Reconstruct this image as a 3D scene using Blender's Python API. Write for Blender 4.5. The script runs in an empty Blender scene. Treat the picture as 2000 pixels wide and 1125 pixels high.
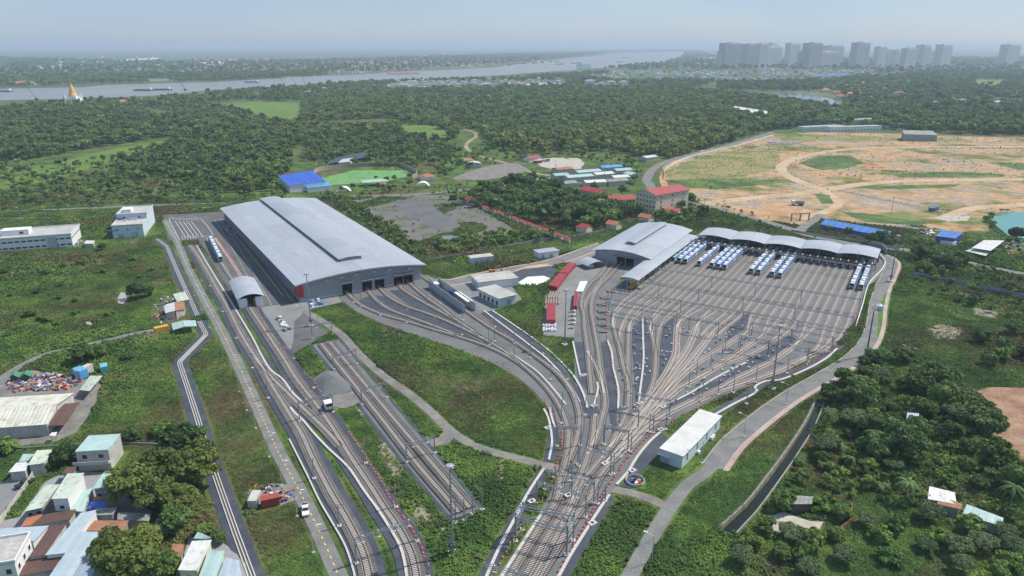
import bpy, math, random
import numpy as np
from mathutils import Vector, Matrix
random.seed(7); rng = np.random.default_rng(11)
R = math.radians
SC = bpy.context.scene
COL = SC.collection

# ---------------------------------------------------------------- camera, sky, sun, exposure
CAM_H, FPX, HOR = 120.0, 1400.0, 88.0          # eye height in metres, focal length and horizon row of a 2000 px wide frame
PITCH = math.atan((562.5 - HOR) / FPX)
cam = bpy.data.cameras.new('camera'); camo = bpy.data.objects.new('camera', cam); COL.objects.link(camo)
cam.sensor_width = 36.0; cam.lens = 36.0 * FPX / 2000.0
cam.clip_start = 1.0; cam.clip_end = 200000.0
camo.location = (0, 0, CAM_H); camo.rotation_euler = (R(90) - PITCH, 0, 0)
SC.camera = camo
SUN_AZ, SUN_EL = R(66), R(52)                   # azimuth clockwise from +Y
w = bpy.data.worlds.new('World'); SC.world = w; w.use_nodes = True
nt = w.node_tree; bg = nt.nodes['Background']
sky = nt.nodes.new('ShaderNodeTexSky'); sky.sky_type = 'NISHITA'; sky.sun_disc = False
sky.sun_elevation = SUN_EL; sky.sun_rotation = SUN_AZ
sky.air_density = 1.0; sky.dust_density = 0.6; sky.ozone_density = 2.0; sky.altitude = 100
_mx = nt.nodes.new('ShaderNodeMix'); _mx.data_type = 'RGBA'; 
_cn = nt.nodes.new('ShaderNodeTexNoise'); _cn.inputs['Scale'].default_value = 2.2; _cn.inputs['Detail'].default_value = 5; _ct = nt.nodes.new('ShaderNodeTexCoord'); _cm = nt.nodes.new('ShaderNodeMapping'); _cm.inputs['Scale'].default_value = (1, 1, 4.5)
nt.links.new(_ct.outputs['Generated'], _cm.inputs[0]); nt.links.new(_cm.outputs[0], _cn.inputs['Vector'])
_mr = nt.nodes.new('ShaderNodeMapRange'); _mr.inputs[1].default_value = 0.3; _mr.inputs[2].default_value = 0.7; _mr.inputs[3].default_value = 0.56; _mr.inputs[4].default_value = 0.74   # high thin cloud veils the blue unevenly
nt.links.new(_cn.outputs[0], _mr.inputs[0]); nt.links.new(_mr.outputs[0], _mx.inputs['Factor'])
nt.links.new(sky.outputs[0], _mx.inputs[6]); _mx.inputs[7].default_value = (2.35, 3.45, 5.2, 1)
nt.links.new(_mx.outputs[2], bg.inputs[0]); bg.inputs[1].default_value = 0.088
sl = bpy.data.lights.new('sun', 'SUN'); so = bpy.data.objects.new('sun', sl); COL.objects.link(so)
sl.energy = 3.3; sl.angle = R(1.2); sl.color = (1.0, 0.93, 0.80)
_sd = Vector((math.sin(SUN_AZ) * math.cos(SUN_EL), math.cos(SUN_AZ) * math.cos(SUN_EL), math.sin(SUN_EL)))
so.rotation_euler = _sd.to_track_quat('Z', 'Y').to_euler(); so.location = (300, 100, 500)
SC.view_settings.view_transform = 'Standard'; SC.view_settings.look = 'None'
SC.view_settings.exposure = 0.64; SC.view_settings.gamma = 1.0
SC.render.engine = 'CYCLES'
SC.cycles.use_denoising = True
SC.cycles.max_bounces = 4; SC.cycles.diffuse_bounces = 2; SC.cycles.glossy_bounces = 2
SC.cycles.transparent_max_bounces = 4; SC.cycles.volume_bounces = 0; SC.cycles.transmission_bounces = 2
SC.cycles.use_adaptive_sampling = True; SC.cycles.adaptive_threshold = 0.02

# ---------------------------------------------------------------- survey: frame position of a spot on level ground -> metres
_c, _s = math.cos(PITCH), math.sin(PITCH)
def G(x, y, z=0.0):
    a = (x - 1000) / FPX; b = (562.5 - y) / FPX
    dy = _c + b * _s; dz = -_s + b * _c
    t = (z - CAM_H) / dz
    return Vector((a * t, dy * t))
def G3(x, y, z=0.0):
    g = G(x, y, z); return Vector((g.x, g.y, z))
def GP(pts, z=0.0): return [G(x, y, z) for x, y in pts]

# ---------------------------------------------------------------- mesh helpers
class MB:
    def __init__(s): s.v = []; s.f = []; s.m = []; s.sm = False
    def add(s, vs, fs, mi=0):
        o = len(s.v); s.v.extend([tuple(p) for p in vs])
        for f in fs: s.f.append(tuple(i + o for i in f)); s.m.append(mi)
        return s
    def box(s, x0, y0, z0, x1, y1, z1, mi=0, bottom=True):
        vs = [(x0,y0,z0),(x1,y0,z0),(x1,y1,z0),(x0,y1,z0),(x0,y0,z1),(x1,y0,z1),(x1,y1,z1),(x0,y1,z1)]
        fs = [(4,5,6,7),(0,1,5,4),(1,2,6,5),(2,3,7,6),(3,0,4,7)]
        if bottom: fs.append((3,2,1,0))
        return s.add(vs, fs, mi)
    def rbox(s, cx, cy, z0, lx, ly, h, rz=0.0, mi=0, bottom=True):
        c, n = math.cos(rz), math.sin(rz); vs = []
        for z in (z0, z0 + h):
            for a, b in ((-.5,-.5),(.5,-.5),(.5,.5),(-.5,.5)):
                x, y = a * lx, b * ly; vs.append((cx + x*c - y*n, cy + x*n + y*c, z))
        fs = [(4,5,6,7),(0,1,5,4),(1,2,6,5),(2,3,7,6),(3,0,4,7)]
        if bottom: fs.append((3,2,1,0))
        return s.add(vs, fs, mi)
    def tube(s, p, q, r, n=6, mi=0, r2=None, cap=True):
        p = Vector(p); q = Vector(q); d = (q - p)
        if d.length < 1e-6: return s
        d.normalize(); a = d.orthogonal().normalized(); b = d.cross(a); r2 = r if r2 is None else r2
        vs = []
        for c, rr in ((p, r), (q, r2)):
            for i in range(n):
                t = 2 * math.pi * i / n; vs.append(c + a * math.cos(t) * rr + b * math.sin(t) * rr)
        fs = [(i, (i+1) % n, n + (i+1) % n, n + i) for i in range(n)]
        if cap: fs += [tuple(range(n - 1, -1, -1)), tuple(range(n, 2 * n))]
        return s.add(vs, fs, mi)
    def prism(s, poly, z0, z1, mi=0, top_mi=None):
        n = len(poly); vs = [(p[0], p[1], z0) for p in poly] + [(p[0], p[1], z1) for p in poly]
        ar = sum(poly[i][0]*poly[(i+1)%n][1] - poly[(i+1)%n][0]*poly[i][1] for i in range(n))
        o = range(n) if ar > 0 else range(n - 1, -1, -1); o = list(o)
        s.add(vs, [(o[i], o[(i+1)%n], o[(i+1)%n] + n, o[i] + n) for i in range(n)], mi)
        s.add([vs[n + i] for i in o], [tuple(range(n))], mi if top_mi is None else top_mi)
        return s
    def lathe(s, prof, n=10, c=(0,0), mi=0):
        vs = []
        for r, z in prof:
            for i in range(n):
                t = 2*math.pi*i/n; vs.append((c[0]+r*math.cos(t), c[1]+r*math.sin(t), z))
        fs = []
        for j in range(len(prof)-1):
            for i in range(n): fs.append((j*n+i, j*n+(i+1)%n, (j+1)*n+(i+1)%n, (j+1)*n+i))
        fs.append(tuple(range((len(prof)-1)*n, len(prof)*n)))
        return s.add(vs, fs, mi)
    def mesh(s, name, mats):
        me = bpy.data.meshes.new(name); me.from_pydata(s.v, [], s.f)
        if not isinstance(mats, (list, tuple)): mats = [mats]
        for m in mats: me.materials.append(m)
        if len(mats) > 1: me.polygons.foreach_set('material_index', s.m)
        if s.sm: me.polygons.foreach_set('use_smooth', [True] * len(s.f))
        me.update(); return me
    def build(s, name, mats, parent=None): return link(name, s.mesh(name, mats), parent)
def link(name, me, parent=None, loc=None, rz=None):
    o = bpy.data.objects.new(name, me); COL.objects.link(o)
    if parent is not None: o.parent = parent
    if loc is not None: o.location = loc
    if rz is not None: o.rotation_euler = (0, 0, rz)
    return o
def tag(o, label, cat, group=None):
    o['label'] = label; o['category'] = cat
    if group: o['group'] = group
    return o
def thing(name, label, cat, loc=(0,0,0), rz=0.0, group=None):
    o = bpy.data.objects.new(name, None); COL.objects.link(o)
    o.location = (loc[0], loc[1], loc[2] if len(loc) > 2 else 0.0); o.rotation_euler = (0, 0, rz); o.empty_display_size = 0.5
    return tag(o, label, cat, group)
def struct(o, kind='structure'): o['kind'] = kind; return o
KIDS = {}
def kids(o):
    return [c for c in o.children]
def copy_tree(root, loc, rz=None, label=None, group=None, scale=None, tree=None):
    r = root.copy(); COL.objects.link(r); r.location = (loc[0], loc[1], loc[2] if len(loc) > 2 else 0.0)
    if rz is not None: r.rotation_euler = (0, 0, rz)
    if scale is not None: r.scale = (scale, scale, scale) if not hasattr(scale, '__len__') else scale
    if label: r['label'] = label
    if group: r['group'] = group
    for ch, gch in tree:
        c = ch.copy(); COL.objects.link(c); c.parent = r
        for g in gch:
            d = g.copy(); COL.objects.link(d); d.parent = c
    return r
def tree_of(root): return [(c, list(c.children)) for c in root.children]

# ---------------------------------------------------------------- materials
def _nodes(name):
    m = bpy.data.materials.new(name); m.use_nodes = True
    nt = m.node_tree; return m, nt, nt.nodes['Principled BSDF']
def ramp(nt, fac, cols):
    r = nt.nodes.new('ShaderNodeValToRGB'); nt.links.new(fac, r.inputs[0])
    while len(r.color_ramp.elements) < len(cols): r.color_ramp.elements.new(0.5)
    for e, (p, c) in zip(r.color_ramp.elements, cols): e.position = p; e.color = (*c, 1)
    return r.outputs[0]
def noise(nt, scale, detail=3, rough=0.55, vec=None):
    n = nt.nodes.new('ShaderNodeTexNoise'); n.inputs['Scale'].default_value = scale
    n.inputs['Detail'].default_value = detail; n.inputs['Roughness'].default_value = rough
    if vec is None: vec = pos(nt)
    nt.links.new(vec, n.inputs['Vector']); return n.outputs[0]
def pos(nt):
    for n in nt.nodes:
        if n.type == 'NEW_GEOMETRY': return n.outputs['Position']
    return nt.nodes.new('ShaderNodeNewGeometry').outputs['Position']
def mix(nt, fac, a, b, mode='MIX'):
    n = nt.nodes.new('ShaderNodeMix'); n.data_type = 'RGBA'; n.blend_type = mode
    for sock, v in ((n.inputs['Factor'], fac), (n.inputs[6], a), (n.inputs[7], b)):
        if isinstance(v, (int, float)): sock.default_value = v
        elif isinstance(v, (tuple, list)): sock.default_value = (*v, 1)
        else: nt.links.new(v, sock)
    return n.outputs[2]
def bump(nt, b, height, strength=0.5, dist=0.1):
    n = nt.nodes.new('ShaderNodeBump'); n.inputs['Strength'].default_value = strength; n.inputs['Distance'].default_value = dist
    nt.links.new(height, n.inputs['Height']); nt.links.new(n.outputs[0], b.inputs['Normal'])
def math_n(nt, op, a, b):
    n = nt.nodes.new('ShaderNodeMath'); n.operation = op
    for i, v in enumerate((a, b)):
        if isinstance(v, (int, float)): n.inputs[i].default_value = v
        else: nt.links.new(v, n.inputs[i])
    return n.outputs[0]
MC = {}
def M(name, col, rough=0.7, vary=0.18, scale=0.6, metal=0.0, fine=None, spec=None):
    """painted / weathered surface: base colour with cloudy and fine variation"""
    if name in MC: return MC[name]
    m, nt, b = _nodes(name); lo = tuple(c * (1 - vary) for c in col); hi = tuple(min(1, c * (1 + vary)) for c in col)
    n1 = noise(nt, scale, 4, 0.6); c = ramp(nt, n1, [(0.3, lo), (0.7, hi)])
    n2 = noise(nt, fine or scale * 9, 2)
    c = mix(nt, 0.35, c, ramp(nt, n2, [(0.3, lo), (0.7, hi)]))
    nt.links.new(c, b.inputs['Base Color']); b.inputs['Roughness'].default_value = rough; b.inputs['Metallic'].default_value = metal
    if spec is not None: b.inputs['Specular IOR Level'].default_value = spec
    MC[name] = m; return m
def M3(name, cols, scale, rough=0.9, fine=None, fcol=0.3, bumpd=0.0, detail=5, spec=0.2, span=(0.30, 0.70)):
    """ground-like surface: ramp over noise at one scale, modulated by a finer one"""
    if name in MC: return MC[name]
    m, nt, b = _nodes(name); n1 = noise(nt, scale, detail, 0.62)
    k = len(cols); c = ramp(nt, n1, [(span[0] + (span[1] - span[0]) * i / max(1, k - 1), cc) for i, cc in enumerate(cols)])
    f = noise(nt, fine or scale * 12, 3, 0.6)
    c = mix(nt, fcol, c, ramp(nt, f, [(0.3, (0.25, 0.25, 0.25)), (0.7, (0.75, 0.75, 0.75))]), 'OVERLAY')
    nt.links.new(c, b.inputs['Base Color']); b.inputs['Roughness'].default_value = rough
    b.inputs['Specular IOR Level'].default_value = spec
    if bumpd: bump(nt, b, f, 0.6, bumpd)
    MC[name] = m; return m

def veg_nodes(nt, gain=1.0, shift=0.0):
    """colour of the weed cover by place: deep green, fresh green, brown seed heads, straw"""
    a = noise(nt, 0.05, 5, 0.65); b = noise(nt, 0.016, 4, 0.6); f = noise(nt, 0.5, 3, 0.6)
    g = lambda c: tuple(min(1, x * gain) for x in c)
    c1 = ramp(nt, a, [(0.30, g((0.042, 0.078, 0.024))), (0.48, g((0.070, 0.124, 0.034))), (0.60, g((0.126, 0.195, 0.045))), (0.72, g((0.100, 0.130, 0.042)))])
    c2 = ramp(nt, a, [(0.30, g((0.072, 0.062, 0.032))), (0.50, g((0.120, 0.098, 0.050))), (0.68, g((0.105, 0.130, 0.045)))])
    k = ramp(nt, b, [(0.49 + shift, (0, 0, 0)), (0.64 + shift, (1, 1, 1))])
    kk = nt.nodes.new('ShaderNodeRGBToBW'); nt.links.new(k, kk.inputs[0])
    c = mix(nt, kk.outputs[0], c1, c2)
    c = mix(nt, ramp_bw(nt, noise(nt, 0.028, 6, 0.7), 0.585, 0.68), c, g((0.205, 0.180, 0.100)))
    return mix(nt, 0.45, c, ramp(nt, f, [(0.3, (0.22, 0.22, 0.22)), (0.7, (0.78, 0.78, 0.78))]), 'OVERLAY')
def veg_mat(name, gain=1.0, shift=0.0, trans=False, bm=0.0):
    if name in MC: return MC[name]
    m, nt, b = _nodes(name); c = veg_nodes(nt, gain, shift)
    b.inputs['Roughness'].default_value = 0.85; b.inputs['Specular IOR Level'].default_value = 0.15
    nt.links.new(c, b.inputs['Base Color'])
    if bm: bump(nt, b, noise(nt, 0.8, 4), 0.8, bm)
    MC[name] = m; return m
def leaf_mat(name, dark, light, vary=0.5, scale=0.25):
    """foliage: colour drifts from tree to tree and from clump to clump"""
    if name in MC: return MC[name]
    m, nt, b = _nodes(name)
    oi = nt.nodes.new('ShaderNodeObjectInfo'); n1 = noise(nt, scale, 3, 0.6); n2 = noise(nt, 0.03, 2)
    f = math_n(nt, 'ADD', math_n(nt, 'MULTIPLY', n1, 0.45), math_n(nt, 'ADD', math_n(nt, 'MULTIPLY', oi.outputs['Random'], 0.5), math_n(nt, 'MULTIPLY', n2, 0.25)))
    c = ramp(nt, f, [(0.25, dark), (0.85, light)])
    nt.links.new(c, b.inputs['Base Color']); b.inputs['Roughness'].default_value = 0.6; b.inputs['Specular IOR Level'].default_value = 0.25
    t = nt.nodes.new('ShaderNodeBsdfTranslucent'); nt.links.new(mix(nt, 0.5, c, (0.10, 0.18, 0.02)), t.inputs[0])
    ms = nt.nodes.new('ShaderNodeMixShader'); ms.inputs[0].default_value = 0.30
    nt.links.new(b.outputs[0], ms.inputs[1]); nt.links.new(t.outputs[0], ms.inputs[2])
    nt.links.new(ms.outputs[0], nt.nodes['Material Output'].inputs[0])
    MC[name] = m; return m
def water_mat(name, col, rough=0.12, wave=0.05, scale=0.2):
    if name in MC: return MC[name]
    m, nt, b = _nodes(name)
    c = ramp(nt, noise(nt, scale * 0.08, 3), [(0.3, tuple(x * 0.8 for x in col)), (0.7, col)])
    nt.links.new(c, b.inputs['Base Color']); b.inputs['Roughness'].default_value = rough; b.inputs['IOR'].default_value = 1.33
    bump(nt, b, noise(nt, scale, 3), 0.4, wave); MC[name] = m; return m

def roof_sheet(name, col, rough=0.45, pitch=1.0, vary=0.12, rust=None, spec=0.4, mortal=0.25):
    """profiled metal sheet: shade of fine ribs put into the colour along the object's own x axis, dirt streaks and stains"""
    if name in MC: return MC[name]
    m, nt, b = _nodes(name)
    lo = tuple(c * (1 - vary) for c in col); hi = tuple(min(1, c * (1 + vary)) for c in col)
    c = ramp(nt, noise(nt, 0.22, 4, 0.65), [(0.3, lo), (0.7, hi)])
    if rust: c = mix(nt, ramp_bw(nt, noise(nt, 0.5, 6, 0.7), 0.52, 0.66), c, rust)
    tc = nt.nodes.new('ShaderNodeTexCoord'); wv = nt.nodes.new('ShaderNodeTexWave'); wv.wave_type = 'BANDS'; wv.bands_direction = 'X'
    wv.inputs['Scale'].default_value = 0.5 / pitch; nt.links.new(tc.outputs['Object'], wv.inputs['Vector'])
    c = mix(nt, mortal, c, ramp(nt, wv.outputs[0], [(0.0, (0.30, 0.30, 0.30)), (0.25, (0.52, 0.52, 0.52)), (1.0, (0.54, 0.54, 0.54))]), 'OVERLAY')
    oi = nt.nodes.new('ShaderNodeObjectInfo'); c = mix(nt, 0.5, c, ramp(nt, oi.outputs['Random'], [(0.0, (0.42, 0.42, 0.42)), (1.0, (0.58, 0.58, 0.58))]), 'OVERLAY')
    c = mix(nt, 0.5, c, ramp(nt, noise(nt, 1.3, 4, 0.7), [(0.35, (0.40, 0.40, 0.40)), (0.65, (0.56, 0.56, 0.56))]), 'OVERLAY')
    nt.links.new(c, b.inputs['Base Color']); b.inputs['Roughness'].default_value = rough; b.inputs['Specular IOR Level'].default_value = spec
    MC[name] = m; return m
def ramp_bw(nt, fac, a, b_):
    r = ramp(nt, fac, [(a, (0, 0, 0)), (b_, (1, 1, 1))]); k = nt.nodes.new('ShaderNodeRGBToBW'); nt.links.new(r, k.inputs[0]); return k.outputs[0]

# ---------------------------------------------------------------- polylines and sheets
def catmull(pts, step=2.0, closed=False):
    P = [Vector(p[:2]) for p in pts]; out = []
    if len(P) == 2:
        n = max(1, int((P[1] - P[0]).length / step)); return [P[0].lerp(P[1], i / n) for i in range(n + 1)]
    Q = [P[0] * 2 - P[1]] + P + [P[-1] * 2 - P[-2]]
    for i in range(1, len(Q) - 2):
        a, b, c, d = Q[i-1], Q[i], Q[i+1], Q[i+2]
        t0 = 0.0; t1 = t0 + max(1e-4, (b - a).length) ** 0.5; t2 = t1 + max(1e-4, (c - b).length) ** 0.5; t3 = t2 + max(1e-4, (d - c).length) ** 0.5
        n = max(1, int((c - b).length / step))
        for k in range(n):
            t = t1 + (t2 - t1) * k / n
            A1 = a * ((t1-t)/(t1-t0)) + b * ((t-t0)/(t1-t0)); A2 = b * ((t2-t)/(t2-t1)) + c * ((t-t1)/(t2-t1)); A3 = c * ((t3-t)/(t3-t2)) + d * ((t-t2)/(t3-t2))
            B1 = A1 * ((t2-t)/(t2-t0)) + A2 * ((t-t0)/(t2-t0)); B2 = A2 * ((t3-t)/(t3-t1)) + A3 * ((t-t1)/(t3-t1))
            out.append(B1 * ((t2-t)/(t2-t1)) + B2 * ((t-t1)/(t2-t1)))
    out.append(P[-1]); return out
def normals(P):
    N = []
    for i in range(len(P)):
        d = (P[min(i+1, len(P)-1)] - P[max(i-1, 0)]); d.normalize(); N.append(Vector((-d.y, d.x)))
    return N
def offset(P, o): return [p + n * o for p, n in zip(P, normals(P))]
def resample(P, step):
    L = [0.0]
    for i in range(1, len(P)): L.append(L[-1] + (P[i] - P[i-1]).length)
    out = []; j = 0; n = int(L[-1] / step)
    for k in range(n + 1):
        s = k * step
        while j < len(P) - 2 and L[j+1] < s: j += 1
        t = (s - L[j]) / max(1e-6, L[j+1] - L[j]); d = (P[j+1] - P[j]).normalized(); out.append((P[j].lerp(P[j+1], t), d))
    return out
def ribbon(P, w0, w1, z, z0=None, mb=None, mi=0):
    """strip between offsets w0..w1 of a polyline at height z; with z0 it gets side faces down to z0"""
    mb = mb or MB(); A = offset(P, w0); B = offset(P, w1); n = len(P)
    vs = [(a.x, a.y, z) for a in A] + [(b.x, b.y, z) for b in B]; fs = [(i, i+1, n+i+1, n+i) for i in range(n-1)]
    if w1 < w0: pass
    else: fs = [f[::-1] for f in fs] if False else fs
    if z0 is not None:
        vs += [(a.x, a.y, z0) for a in A] + [(b.x, b.y, z0) for b in B]
        for i in range(n-1):
            fs.append((2*n+i, 2*n+i+1, i+1, i)); fs.append((n+i, n+i+1, 3*n+i+1, 3*n+i))
        fs.append((0, n, 3*n, 2*n)); fs.append((n-1, 2*n+n-1, 3*n+n-1, 2*n-1))
    return mb.add(vs, fs, mi)
ZI = [0]; HARDLAST = [None]
HARD = []      # polygons no weeds grow on
def roughen(poly, step, amp, seed=0):
    r = random.Random(seed); out = []; n = len(poly)
    for i in range(n):
        a, b = poly[i], poly[(i+1) % n]; k = max(1, int((b - a).length / step)); d = (b - a); nn = Vector((-d.y, d.x)).normalized() if d.length > 0 else Vector((0, 0))
        for j in range(k):
            out.append(a.lerp(b, j / k) + nn * (r.uniform(-amp, amp) if j else r.uniform(-amp, amp) * 0.4))
    return out
def sheet(name, px, mat, z, rough=None, hard=True, world=False, smooth=None):
    poly = [Vector(p) for p in px] if world else GP(px)
    if smooth: poly = catmull(poly + [poly[0]], smooth)[:-1]
    if rough: poly = roughen(poly, rough[0], rough[1], len(px) * 31 + int(px[0][0]))
    ZI[0] += 1; z += .0009*ZI[0]
    mb = MB(); n = len(poly); ar = sum(poly[i].x*poly[(i+1)%n].y - poly[(i+1)%n].x*poly[i].y for i in range(n))
    if ar < 0: poly = poly[::-1]
    mb.add([(p.x, p.y, z) for p in poly], [tuple(range(n))]); o = struct(mb.build(name, mat))
    HARDLAST[0] = np.array([(p.x, p.y) for p in poly])
    if hard: HARD.append(HARDLAST[0])
    return o
def strip(name, px, width, mat, z, hard=True, step=4.0, world=False, kerb=None):
    P = catmull([Vector(p) for p in px] if world else GP(px), step)
    ZI[0] += 1; z += .0009*ZI[0]
    o = struct(ribbon(P, -width/2, width/2, z).build(name, mat))
    if hard:
        A = offset(P, -width/2); B = offset(P, width/2); HARD.append(np.array([(p.x, p.y) for p in A + B[::-1]]))
    return o, P
def off_hard(c, m=0.9):
    k = np.zeros(len(c), bool)
    for h in HARD:
        lo = h.min(0) - m; hi = h.max(0) + m; b = np.where((c[:,0] > lo[0]) & (c[:,0] < hi[0]) & (c[:,1] > lo[1]) & (c[:,1] < hi[1]) & ~k)[0]
        if len(b) == 0: continue
        q = np.zeros(len(b), bool)
        for dx, dy in ((m, m), (-m, m), (m, -m), (-m, -m), (0, 0)): q |= inside(c[b] + np.array([dx, dy]), h)
        k[b] |= q
    return c[~k]
def inside(pts, poly):
    x, y = pts[:, 0], pts[:, 1]; r = np.zeros(len(pts), bool); n = len(poly); j = n - 1
    lo = poly.min(0); hi = poly.max(0); box = (x >= lo[0]) & (x <= hi[0]) & (y >= lo[1]) & (y <= hi[1])
    if not box.any(): return r
    ix = np.where(box)[0]; X = x[ix]; Y = y[ix]; q = np.zeros(len(ix), bool)
    for i in range(n):
        xi, yi = poly[i]; xj, yj = poly[j]
        if yi != yj:
            c = ((yi > Y) != (yj > Y)) & (X < (xj - xi) * (Y - yi) / (yj - yi) + xi); q ^= c
        j = i
    r[ix] = q; return r
# ================================================================ the setting: terrain, water, roads
GROUND = None
def ground_mat():
    m, nt, b = _nodes('weedy_ground')
    near = veg_nodes(nt, 0.9)
    far = ramp(nt, noise(nt, 0.0016, 6, 0.62), [(0.30, (0.045, 0.080, 0.036)), (0.46, (0.068, 0.112, 0.050)), (0.56, (0.105, 0.145, 0.068)), (0.64, (0.175, 0.180, 0.105)), (0.75, (0.040, 0.070, 0.026))])
    sx = nt.nodes.new('ShaderNodeSeparateXYZ'); nt.links.new(pos(nt), sx.inputs[0])
    k = ramp_bw(nt, math_n(nt, 'MULTIPLY', sx.outputs[1], 1 / 4000.0), 0.22, 0.5)
    c = mix(nt, k, near, far); nt.links.new(c, b.inputs['Base Color'])
    b.inputs['Roughness'].default_value = 0.95; b.inputs['Specular IOR Level'].default_value = 0.1
    bump(nt, b, noise(nt, 0.6, 4), 0.7, 0.35); return m
mb = MB(); X0, X1, Y0, Y1 = -45000, 45000, -800, 75000
ys = [Y0, 0, 400, 1200, 3000, 8000, 20000, Y1]; xs = [X0, -12000, -3000, -800, 0, 800, 3000, 12000, X1]
for j, y in enumerate(ys):
    for x in xs: mb.v.append((x, y, 0.0))
nx = len(xs)
for j in range(len(ys) - 1):
    for i in range(nx - 1): mb.f.append((j*nx+i, j*nx+i+1, (j+1)*nx+i+1, (j+1)*nx+i)); mb.m.append(0)
GROUND = struct(mb.build('ground', ground_mat()))

ASPH = M3('asphalt', [(0.150, 0.152, 0.150), (0.185, 0.186, 0.182), (0.215, 0.214, 0.205)], 0.16, 0.9, 2.2, 0.45, detail=8, span=(.36,.64))
ASPHD = M3('dark_asphalt', [(0.085, 0.088, 0.092), (0.115, 0.118, 0.122), (0.140, 0.142, 0.145)], 0.10, 0.9, 2.0, 0.3)
CONC = M3('yard_concrete', [(0.17, 0.175, 0.178), (0.21, 0.215, 0.215), (0.25, 0.25, 0.245)], 0.09, 0.9, 2.0, 0.25)
BALL = M3('yard_ballast', [(0.120, 0.128, 0.134), (0.152, 0.158, 0.162), (0.185, 0.186, 0.186)], 0.07, 0.95, 3.5, 0.55, 0.05)
BALLB = M3('brown_ballast', [(0.095, 0.088, 0.088), (0.125, 0.115, 0.112), (0.155, 0.142, 0.135)], 0.15, 0.95, 4.0, 0.6, 0.05)
NAVY = M3('bitumen_sheet', [(0.036, 0.044, 0.066), (0.050, 0.060, 0.085), (0.075, 0.085, 0.105)], 0.16, 0.75, 1.6, 0.3, 0.0, 5, 0.4)
GRAV = M3('path_gravel', [(0.14, 0.135, 0.13), (0.20, 0.19, 0.18), (0.27, 0.25, 0.22)], 0.18, 0.95, 3.0, 0.5, 0.04)
DIRT = M3('dirt', [(0.22, 0.17, 0.12), (0.32, 0.26, 0.18), (0.40, 0.34, 0.25)], 0.10, 0.95, 2.0, 0.4)
SANDR = M3('sandy_road', [(0.36, 0.25, 0.15), (0.46, 0.34, 0.22), (0.54, 0.42, 0.29)], 0.05, 0.95, 1.0, 0.3)
PINK = M3('pink_paving', [(0.34, 0.24, 0.23), (0.42, 0.31, 0.29), (0.48, 0.37, 0.34)], 0.15, 0.9, 2.5, 0.3)
MEADOW = M3('meadow_grass', [(0.080, 0.150, 0.028), (0.115, 0.190, 0.036), (0.150, 0.200, 0.055)], 0.02, 0.95, 0.35, 0.35)
LAWN = M3('fresh_grass', [(0.055, 0.125, 0.020), (0.075, 0.165, 0.028), (0.110, 0.185, 0.040)], 0.06, 0.95, 0.8, 0.4)
LOTG = M3('lot_gravel', span=(.38, .62), cols=[(0.085, 0.105, 0.042), (0.150, 0.140, 0.115), (0.145, 0.145, 0.150), (0.165, 0.160, 0.150), (0.085, 0.105, 0.045), (0.16, 0.15, 0.14)], scale=0.03, rough=0.95, fine=0.6, fcol=0.35, detail=8)
PALE = M3('pale_earth', [(0.30, 0.27, 0.23), (0.42, 0.39, 0.34), (0.52, 0.49, 0.44)], 0.2, 0.95, 2.0, 0.3)
WHITEP = M('white_road_paint', (0.78, 0.78, 0.76), 0.6, 0.08); YELP = M('yellow_road_paint', (0.72, 0.50, 0.10), 0.6, 0.08)
def sand_mat():
    m, nt, b = _nodes('cleared_land')
    a = noise(nt, 0.013, 8, 0.7); c2 = noise(nt, 0.022, 7, 0.68); f = noise(nt, 0.4, 4, 0.6)
    tan = ramp(nt, c2, [(0.30, (0.300, 0.160, 0.080)), (0.45, (0.460, 0.290, 0.155)), (0.58, (0.300, 0.255, 0.205)), (0.70, (0.520, 0.370, 0.210))])
    grn = ramp(nt, c2, [(0.30, (0.055, 0.080, 0.026)), (0.50, (0.120, 0.150, 0.040)), (0.68, (0.240, 0.220, 0.090))])
    c = mix(nt, ramp_bw(nt, a, 0.41, 0.50), grn, tan)
    c = mix(nt, 0.5, c, ramp(nt, noise(nt, 0.11, 6, 0.7), [(0.36, (0.28, 0.28, 0.28)), (0.64, (0.72, 0.72, 0.72))]), 'OVERLAY')
    c = mix(nt, 0.4, c, ramp(nt, f, [(0.3, (0.25, 0.25, 0.25)), (0.7, (0.75, 0.75, 0.75))]), 'OVERLAY')
    nt.links.new(c, b.inputs['Base Color']); b.inputs['Roughness'].default_value = 0.95; b.inputs['Specular IOR Level'].default_value = 0.1
    bump(nt, b, noise(nt, 0.09, 6, .7), .8, 1.2); return m
SAND = sand_mat()
RIVER = water_mat('river_water', (0.25, 0.235, 0.205), 0.28, 0.3, 0.05)
POND = water_mat('pond_water', (0.16, 0.20, 0.20), 0.15, 0.1, 0.2)
TURQ = water_mat('quarry_water', (0.10, 0.30, 0.26), 0.15, 0.05, 0.3)
CANALW = water_mat('canal_water', (0.018, 0.021, 0.017), 0.04, 0.01, 0.9)

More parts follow.
